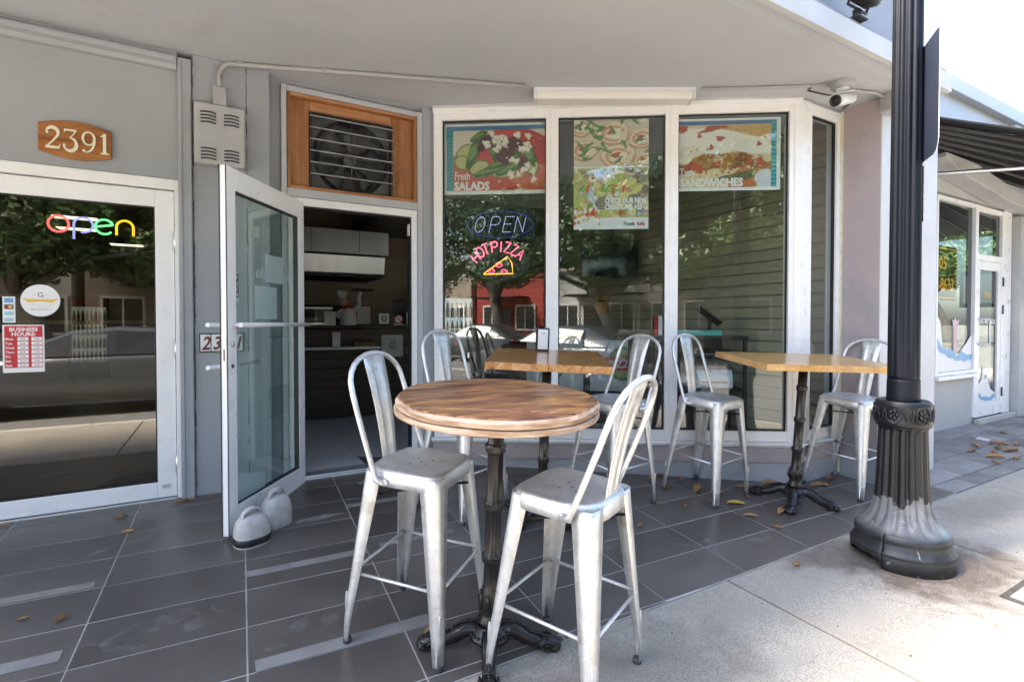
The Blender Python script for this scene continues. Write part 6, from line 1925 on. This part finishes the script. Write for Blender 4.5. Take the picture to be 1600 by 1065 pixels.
MB().tube([(-0.07, 0, 0.18), (-0.13, -0.03, 0.14), (-0.12, -0.08, 0.10)], [0.032, 0.03, 0.024], 10).build('lowered_arm', M['plastic_white'], chf)
MB().lathe([(0.0, 0.43), (0.13, 0.435), (0.14, 0.45)], 20, (0.17, -0.02, 0), cap=False).build('tray', M['dark_print'], chf)
fbd = thing('framed_board', 'pale framed board standing behind the chef figurine', 'board', (1.88, 2.62, 1.143), R(-6))
box('board_sheet', M['int_tile'], -0.08, 0.085, -0.005, 0.004, 0.01, 0.24, fbd)
for a, b, c, d in ((-0.10, -0.08, 0, 0.26), (0.085, 0.105, 0, 0.26), (-0.079, 0.084, 0.241, 0.26)):
    box('board_frame', M['panel_wood'], a, b, -0.01, 0.008, c, d, fbd)
brs = thing('till_screen', 'black till screen at the right end of the counter', 'screen', (2.42, 2.62, 1.143), R(-6))
box('screen_panel', M['black'], -0.14, 0.16, -0.01, 0.02, 0.10, 0.34, brs, 0.006)
box('screen_stand', M['black'], -0.03, 0.03, 0.0, 0.05, 0.0, 0.099, brs, 0.004)

# front-of-house desk by the third pane
dk = thing('till_desk', 'black desk with a lower shelf behind the third window pane', 'desk', (4.28, -0.56, 0.0), BA)
box('desk_top', M['black'], -0.58, 0.50, -0.22, 0.22, 1.02, 1.05, dk, 0.004)
box('desk_shelf', M['black'], -0.10, 0.46, -0.22, 0.22, 0.525, 0.55, dk, 0.004)
box('desk_back', M['black'], -0.56, 0.48, 0.20, 0.222, 0.05, 1.019, dk)
for x in (-0.56, -0.12, 0.46):
    box('leg', M['black'], x, x + 0.03, -0.21, -0.18, 0.0, 1.019, dk)
def dpos(x, y, z):
    return (4.28 + x * math.cos(BA) - y * math.sin(BA), -0.56 + x * math.sin(BA) + y * math.cos(BA), z)
fg = thing('tricolour_card', 'small red, white and green striped card holder on the till desk', 'card holder', dpos(-0.30, -0.1, 1.051), BA)
for k, m_ in enumerate(('red', 'white', 'green')):
    MB().prism_xz([(-0.06 + 0.04 * k, 0), (-0.0205 + 0.04 * k, 0), (-0.024 + 0.036 * k, 0.19), (-0.056 + 0.036 * k, 0.19)], -0.03, 0.03).build('stripe', M[m_], fg)
tl = thing('teal_tray', 'long teal box lying on the till desk', 'box', dpos(0.06, -0.12, 1.051), BA)
box('tray_body', M['teal'], -0.22, 0.20, -0.08, 0.08, 0, 0.045, tl, 0.006)
box('tray_lid', M['teal'], -0.225, 0.205, -0.085, 0.085, 0.0455, 0.055, tl, 0.004)
tb = thing('till_tablet', 'slanted tablet till on a black stand beside the teal box', 'tablet', dpos(0.20, 0.0, 1.107), BA)
mt2 = Matrix.Translation((0.0, 0, 0.13)) @ Matrix.Rotation(R(-12), 4, 'Z') @ Matrix.Rotation(R(38), 4, 'Y') @ Matrix.Rotation(R(-15), 4, 'X')
MB().box(-0.13, 0.13, -0.09, 0.09, 0.0, 0.012).xf(mt2).build('tablet_body', M['black'], tb, bevel=0.004)
MB().box(-0.12, 0.12, -0.08, 0.08, 0.0122, 0.014).xf(mt2).build('tablet_screen', M['grey_frame'], tb)
box('stand_foot', M['black'], -0.07, 0.07, -0.06, 0.06, -0.05, -0.04, tb, 0.003)
MB().tube([(0, 0, -0.04), (0.01, 0.01, 0.12)], 0.02, 8).build('stand_post', M['black'], tb)
prn = thing('printer', 'white desktop printer on the lower shelf of the till desk', 'printer', dpos(0.20, -0.05, 0.551), BA)
MB().prism_yz([(-0.14, 0), (-0.14, 0.10), (-0.10, 0.17), (0.12, 0.19), (0.12, 0)][::-1], -0.17, 0.17).build('printer_body', M['plastic_white'], prn, bevel=0.008)
box('paper_slot', M['dark_print'], -0.12, 0.12, -0.1435, -0.1405, 0.05, 0.062, prn)
cdr = thing('card_reader', 'black card reader with a blue screen left of the printer', 'card reader', dpos(-0.04, -0.12, 0.551), BA)
box('reader_body', M['black'], -0.04, 0.04, -0.03, 0.03, 0, 0.15, cdr, 0.005)
box('reader_screen', emit('blue screen', (0.15, 0.45, 0.8), 0.1), -0.025, 0.025, -0.032, -0.0305, 0.07, 0.11, cdr)
wr = MB().tube([(4.40, -0.70, 1.0), (4.36, -0.80, 0.85), (4.42, -0.82, 0.72), (4.50, -0.78, 0.60)], 0.006, 6).tube([(4.3, -0.66, 1.0), (4.28, -0.76, 0.8), (4.36, -0.8, 0.66), (4.40, -0.74, 0.58)], 0.006, 6).build('loose_cables', M['dark_print'])
tag(wr, 'dark loose cables hanging in front of the printer', 'cables')

# patterned white counter with the round PIZZA badge
wc = thing('wrapped_counter', 'white patterned counter with green and red PIZZA badges behind the second pane', 'counter', (4.0, 0.62, 0.0), BA)
box('counter_base', M['black'], -0.75, 0.78, 0.01, 0.5, 0.0, 0.38, wc)
box('counter_body', M['plastic_white'], -0.75, 0.78, 0.0, 0.5, 0.381, 0.98, wc, 0.006)
box('counter_top', M['black'], -0.78, 0.81, -0.03, 0.53, 0.981, 1.01, wc, 0.004)
box('counter_divider', M['black'], -0.09, -0.01, -0.004, 0.0, 0.381, 0.98, wc)
dd = MB()
for _ in range(150):
    x, z = random.uniform(-0.72, 0.75), random.uniform(0.42, 0.95)
    r_ = random.uniform(0.012, 0.035); a0_ = random.uniform(0, 6.28); sw_ = random.uniform(1.2, 4)
    dd.tube([(x + r_ * math.cos(a0_ + sw_ * i / 6), -0.001, z + r_ * math.sin(a0_ + sw_ * i / 6)) for i in range(7)], 0.0022, 4)
tag(dd.build('doodle_pattern', M['grey_print'], wc), kind='stuff')
for bx_ in (0.36, -0.46):
    P_ = []
    for k in range(72):
        w = 2 * math.pi * k / 72
        q = 0.20 + 0.010 * math.cos(24 * w)
        P_.append((bx_ + q * 0.85 * math.cos(w), 0.70 + q * math.sin(w)))
    MB().prism_xz(P_, -0.006, -0.003).build('badge_rim', M['green'], wc)
    MB().prism_xz([(bx_ + 0.145 * math.cos(2 * math.pi * k / 36), 0.70 + 0.165 * math.sin(2 * math.pi * k / 36)) for k in range(36)], -0.009, -0.0065).build('badge_disc', M['lightgreen'], wc)
    MB().prism_xz([(bx_ - 0.24, 0.61), (bx_ - 0.21, 0.69), (bx_ - 0.24, 0.77), (bx_ + 0.24, 0.79), (bx_ + 0.21, 0.71), (bx_ + 0.24, 0.63)], -0.012, -0.0095).build('badge_ribbon', M['red'], wc)
    text('badge_word', 'PIZZA', 0.125, M['white'], wc, (bx_, -0.013, 0.657), align='CENTER', depth=0.0006, bold=0.003, squeeze=0.95)
    text('badge_word', 'Best', 0.04, M['white'], wc, (bx_, -0.013, 0.752), align='CENTER', depth=0.0006, bold=0.001)
tv = thing('wall_screen', 'dark tilted television hanging behind the second pane', 'television', (4.55, 0.95, 1.75), R(-50))
box('screen_body', M['black'], -0.36, 0.36, -0.02, 0.03, 0.0, 0.44, tv, 0.006)
box('screen_face', surf('dark blue screen', (0.01, 0.012, 0.03), rough=0.1), -0.34, 0.34, -0.0215, -0.0205, 0.02, 0.42, tv)
MB().tube([(0, 0.03, 0.3), (0.0, 0.25, 0.6), (0, 0.25, 1.2)], 0.02, 8).build('screen_bracket', M['black'], tv)
ys = thing('yellow_notice', 'small yellow notice on the slatted wall behind the second pane', 'notice', (4.895, 1.5, 1.30), R(-90))
box('notice_sheet', M['gold'], -0.12, 0.12, -0.004, 0.0, 0, 0.25, ys)
box('print_line', M['dark_print'], -0.08, 0.08, -0.0055, -0.0045, 0.16, 0.19, ys)
dfm = emit('fridge light', (0.85, 0.95, 1.0), 0.07)
def fridge(lab, loc, rz, lit, z0=0.35):
    t = thing('drinks_fridge', lab, 'fridge', loc, rz)
    box('cabinet', M['black'], -0.33, 0.33, 0.0, 0.55, 0.0, 1.72, t, 0.006)
    box('light_panel', dfm if lit else M['plastic_white'], -0.28, 0.28, -0.004, -0.001, z0, 1.50, t)
    for k in range(4):
        if 0.36 + 0.28 * k < z0:
            continue
        box('shelf', M['steel'], -0.28, 0.28, -0.10, -0.005, 0.36 + 0.28 * k, 0.37 + 0.28 * k, t)
        bt = MB()
        for j in range(8):
            x = -0.245 + 0.07 * j
            bt.lathe([(0.027, 0), (0.028, 0.13), (0.012, 0.18), (0.011, 0.22)], 8, (x, -0.05, 0.371 + 0.28 * k), mi=(j + k) % 4)
        tag(bt.build('bottles', [M['red'], M['dark_print'], M['lightgreen'], M['gold']], t), kind='stuff')
    box('header_panel', M['red'], -0.30, 0.30, -0.006, -0.001, 1.54, 1.68, t)
    box('door_glass', M['glass'], -0.31, 0.31, -0.125, -0.12, 0.33, 1.52, t)
fridge('lit drinks fridge with bottles behind the first window pane', (3.45, 3.3, 0.05), R(-20), True, 0.9)
fridge('drinks fridge with rows of bottles inside the left unit', (-2.05, 9.7, 0.0), R(12), True)
pl_l = emit('ceiling panel light', (1.0, 0.98, 0.92), 0.9)
for i, (x, y, lab) in enumerate(((-1.75, 6.9, 'lit square ceiling panel nearest the left door'), (-1.45, 10.2, 'lit square ceiling panel at the back of the left unit'), (-1.95, 8.2, 'lit square ceiling panel in the middle of the left unit'))):
    t = thing('panel_light', lab, 'ceiling lamp', (x, y, 2.90), 0, 'ceiling panels in the left unit')
    box('light_frame', M['plastic_white'], -0.31, 0.31, -0.16, 0.16, 0.0, 0.03, t)
    box('diffuser', pl_l, -0.29, 0.29, -0.14, 0.14, -0.006, -0.001, t)
dm_ = tag(MB().prism([(-0.62, 0.20), (0.08, 0.20), (0.08, 0.75), (-0.45, 0.75)], 0.0, 0.012).build('door_mat', M['black'], None), 'black door mat inside the left door', 'door mat')

# ------------------------------------------------------------------ across the street (seen in the window reflections)
def leaf_cloud(n, blobs, size, seed):
    r_ = np.random.default_rng(seed)
    b = np.array(blobs, float)
    w = b[:, 3] * b[:, 4] * b[:, 5]; w = w ** 0.75; w /= w.sum()
    k = r_.choice(len(b), n, p=w)
    d = r_.standard_normal((n, 3)); d /= np.linalg.norm(d, axis=1)[:, None]
    rad = r_.uniform(0.25, 1.0, n) ** 0.45
    rad = rad * (1 + 0.12 * np.sin(d[:, 0] * 7 + k) + 0.12 * np.sin(d[:, 2] * 9 + 2 * k))
    c = b[k, :3] + d * rad[:, None] * b[k, 3:6]
    u = r_.standard_normal((n, 3)); u /= np.linalg.norm(u, axis=1)[:, None]
    v = np.cross(u, r_.standard_normal((n, 3))); v /= np.linalg.norm(v, axis=1)[:, None]
    s = size * r_.uniform(0.6, 1.4, n)[:, None]
    P_ = np.stack([c - u * s, c + v * s * 0.45, c + u * s, c - v * s * 0.45], 1).reshape(-1, 3)
    me = bpy.data.meshes.new('crown')
    me.vertices.add(len(P_)); me.vertices.foreach_set('co', P_.ravel())
    me.loops.add(n * 4); me.loops.foreach_set('vertex_index', np.arange(n * 4, dtype=np.int32))
    me.polygons.add(n); me.polygons.foreach_set('loop_start', np.arange(0, n * 4, 4, dtype=np.int32))
    me.update(); me.validate()
    me.materials.append(M['leaf_tree'])
    return me
crowns = []
for sd_ in (1, 2):
    rr_ = random.Random(sd_)
    bl = []
    for _ in range(16):
        a_ = rr_.uniform(0, 6.28); q = rr_.uniform(0.3, 3.6)
        bl.append((q * math.cos(a_), q * math.sin(a_), 5.3 + rr_.uniform(-1.7, 2.2), rr_.uniform(0.9, 1.7), rr_.uniform(0.9, 1.7), rr_.uniform(0.6, 1.1)))
    crowns.append((leaf_cloud(17000, bl, 0.115, sd_), bl))
def tree(x, y, k, rz, sc, lab):
    t = thing('street_tree', lab, 'tree', (x, y, -0.22), rz, 'trees across the street')
    t.scale = (sc, sc, sc * 0.86)
    me, bl = crowns[k]
    o = bpy.data.objects.new('crown', me); COL.objects.link(o); o.parent = t
    m = MB()
    lean = (0.9, 0.3) if k == 0 else (-0.5, 0.5)
    tr = [(0, 0, -0.1), (0.05, 0, 0.4), (lean[0] * 0.4, lean[1] * 0.4, 1.6), (lean[0], lean[1], 3.0), (lean[0] * 1.2, lean[1] * 1.2, 4.4)]
    m.tube(tr, [0.42, 0.30, 0.25, 0.20, 0.13], 12)
    m.build('trunk', M['bark'], t)
    lm_ = MB()
    for (bx_, by_, bz_, *_r) in bl[:9]:
        s_ = (lean[0] * 0.8, lean[1] * 0.8, 2.4)
        mid = ((s_[0] + bx_) / 2 + 0.2, (s_[1] + by_) / 2, (s_[2] + bz_) / 2 + 0.4)
        lm_.tube([s_, mid, (bx_, by_, bz_)], [0.13, 0.08, 0.03], 7)
    lm_.build('limbs', M['bark'], t)
for (x, y, k, a, s_, lab) in ((-17, -14.6, 0, 0.5, 1.05, 'leafy street tree at the far left end across the road'), (-9.5, -14.8, 1, 1.2, 1.1, 'leafy street tree across the road, second from the left end'),
                              (-3.6, -14.4, 0, 2.6, 1.0, 'leafy street tree across the road opposite the left door'), (2.8, -14.7, 1, 4.1, 1.05, 'leafy street tree across the road opposite the open doorway'),
                              (9.5, -14.5, 0, 5.2, 1.1, 'leafy street tree across the road opposite the neighbouring shop'), (17, -14.6, 1, 0.2, 1.0, 'leafy street tree at the far right end across the road'), (-6.6, -17.6, 1, 3.2, 1.25, 'taller tree behind the street trees in front of the red house'),
                              (-1.2, -17.6, 0, 1.0, 1.15, 'taller tree behind the street trees in front of the middle house'),
                              (-13.5, -28.5, 1, 2.2, 1.6, 'tall tree rising behind the roof of the red shop'), (-3.5, -29, 0, 0.3, 1.6, 'tall tree rising behind the roof of the middle house'), (6.5, -29, 1, 5.0, 1.6, 'tall tree rising behind the flat roofed white shop'),
                              (26, -14.8, 0, 3.0, 1.2, 'leafy street tree down the road past the brown house'), (34, -15, 1, 0.9, 1.4, 'leafy street tree further down the road'), (44, -14.5, 0, 4.4, 1.5, 'leafy street tree at the distant end of the road'), (56, -13.5, 1, 1.7, 1.8, 'furthest leafy tree closing the view down the road')):
    tree(x, y, k, a, s_, lab)
def house(lab, x0, x1, y0, h, mat, cat='building', nwin=4, sign=None):
    t = thing('street_house', lab, cat, ((x0 + x1) / 2, y0, -0.2), R(180))
    w = (x1 - x0) / 2
    box('wall', M[mat], -w, w, 0.0, 8.0, 0, h, t)
    box('roof', M['kerb'], -w - 0.2, w + 0.2, -0.25, 8.1, h + 0.001, h + 0.25, t)
    for fl_n in range(2 if h > 5 else 1):
        for k in range(nwin):
            cx = -w + (k + 0.5) * 2 * w / nwin
            z0 = 0.9 + 3.0 * fl_n
            wf_ = MB()
            for (a, b, c, d) in ((-0.72, -0.62, 0, 1.5), (0.62, 0.72, 0, 1.5), (-0.62, 0.62, 0, 0.1), (-0.62, 0.62, 1.4, 1.5), (-0.03, 0.03, 0.1, 1.4)):
                wf_.box(cx + a, cx + b, -0.06, 0.0, z0 + c, z0 + d)
            f_ = wf_.build('window', M['white_frame'], t)
            box('window_glass', M['b_window'], cx - 0.62, cx + 0.62, -0.03, -0.001, z0 + 0.1, z0 + 1.4, f_)
    d_ = box('door', M['counter'], w * 0.1 - 0.5, w * 0.1 + 0.5, -0.08, -0.001, 0.0, 2.2, t)
    box('awning_canopy', M['awning'], -w * 0.6, w * 0.6, -1.2, -0.02, 2.75, 2.85, t)
house('cream flat roofed house across the street', -27, -17, -21, 4.8, 'b_cream')
house('red low shop across the street', -16.5, -11.5, -21, 4.6, 'b_red', 'building', 2)
house('white low house across the street', -11, -4.5, -21.5, 4.2, 'b_white')
house('cream low house in the middle across the street', -4, 3.0, -21, 4.4, 'b_cream', 'building', 3)
house('white flat roofed shop across the street', 3.6, 12, -21.5, 4.9, 'b_white', 'building', 3)
house('brown low house at the right end across the street', 12.6, 24, -21, 4.4, 'b_brown')
def car(lab, x, y, rz, mat, grp):
    t = thing('parked_car' if grp else 'passing_car', lab, 'car', (x, y, -0.345), rz, grp)
    # stations along the car: x, half width at the sill, shoulder height, roof height, half width of the roof
    st_ = [(-2.25, 0.62, 0.62, 0.66, 0.55), (-2.18, 0.78, 0.72, 0.76, 0.68), (-1.75, 0.88, 0.84, 0.90, 0.74), (-1.05, 0.90, 0.92, 0.99, 0.74), (-0.80, 0.90, 0.94, 1.12, 0.70), (-0.20, 0.90, 0.95, 1.40, 0.60),
           (0.40, 0.90, 0.96, 1.46, 0.58), (1.00, 0.90, 0.97, 1.42, 0.58), (1.65, 0.89, 0.98, 1.12, 0.64), (1.85, 0.88, 0.97, 1.04, 0.70), (2.15, 0.80, 0.90, 0.95, 0.66), (2.22, 0.66, 0.80, 0.84, 0.56)]
    m = MB(); vs = []
    for (x_, hw_, sh, rf, rw) in st_:
        vs += [(x_, -hw_ * 0.96, 0.24), (x_, -hw_, 0.45), (x_, -hw_, sh - 0.08), (x_, -hw_ * 0.96, sh), (x_, -rw, rf - 0.03), (x_, -rw * 0.8, rf), (x_, rw * 0.8, rf), (x_, rw, rf - 0.03), (x_, hw_ * 0.96, sh), (x_, hw_, sh - 0.08), (x_, hw_, 0.45), (x_, hw_ * 0.96, 0.24)]
    n = 12
    fs = [(a * n + b, a * n + (b + 1) % n, (a + 1) * n + (b + 1) % n, (a + 1) * n + b) for a in range(len(st_) - 1) for b in range(n)]
    fs += [tuple(range(n - 1, -1, -1)), tuple((len(st_) - 1) * n + b for b in range(n))]
    m.add(vs, fs, 0, True)
    m.build('body', M[mat], t)
    def glaz(a, b, s_):
        A_, B_ = st_[a], st_[b]
        e = 0.006
        return [(A_[0], s_ * (A_[1] * 0.96 + e), A_[2] + 0.03), (B_[0], s_ * (B_[1] * 0.96 + e), B_[2] + 0.03), (B_[0], s_ * (B_[4] + 0.03 + e), B_[3] - 0.07), (A_[0], s_ * (A_[4] + 0.03 + e), max(A_[2] + 0.035, A_[3] - 0.07))]
    for s_ in (-1, 1):
        for (a, b) in ((4, 5), (5, 6), (6, 7), (7, 8)):
            MB().add(glaz(a, b, s_), [(0, 1, 2, 3)]).build('side_window', M['car_glass'], t, solid=0.004)
        for wx in (-1.4, 1.4):
            w_ = MB().lathe([(0.20, -0.11), (0.31, -0.11), (0.33, -0.08), (0.33, 0.08), (0.31, 0.11), (0.20, 0.11)], 24).xf(Matrix.Rotation(R(90), 4, 'X')).build('wheel', M['tyre'], t, loc=(wx, s_ * 0.80, 0.33))
            MB().lathe([(0.02, -0.10), (0.20, -0.115), (0.20, 0.115), (0.02, 0.10)], 14).xf(Matrix.Rotation(R(90), 4, 'X')).build('rim', M['alu'], w_)
        box('headlight', M['lens'], -2.26, -2.18, s_ * 0.62 - 0.17, s_ * 0.62 + 0.17, 0.62, 0.76, t, 0.02)
        box('tail_light', M['red'], 2.14, 2.235, s_ * 0.66 - 0.14, s_ * 0.66 + 0.14, 0.72, 0.9, t, 0.02)
car('dark grey car on the road in front of the shop', -1.6, -7.3, 0.0, 'car_dark', None)
car('dark grey car parked across the road, left of the red shop', -8.6, -12.4, 0.0, 'car_dark', 'cars parked across the road')
car('silver car parked across the road, right of the red shop', 5.4, -12.4, 0.0, 'car_silver', 'cars parked across the road')
car('dark grey car parked across the road at the right end', 13.0, -12.4, 0.0, 'car_dark', 'cars parked across the road')
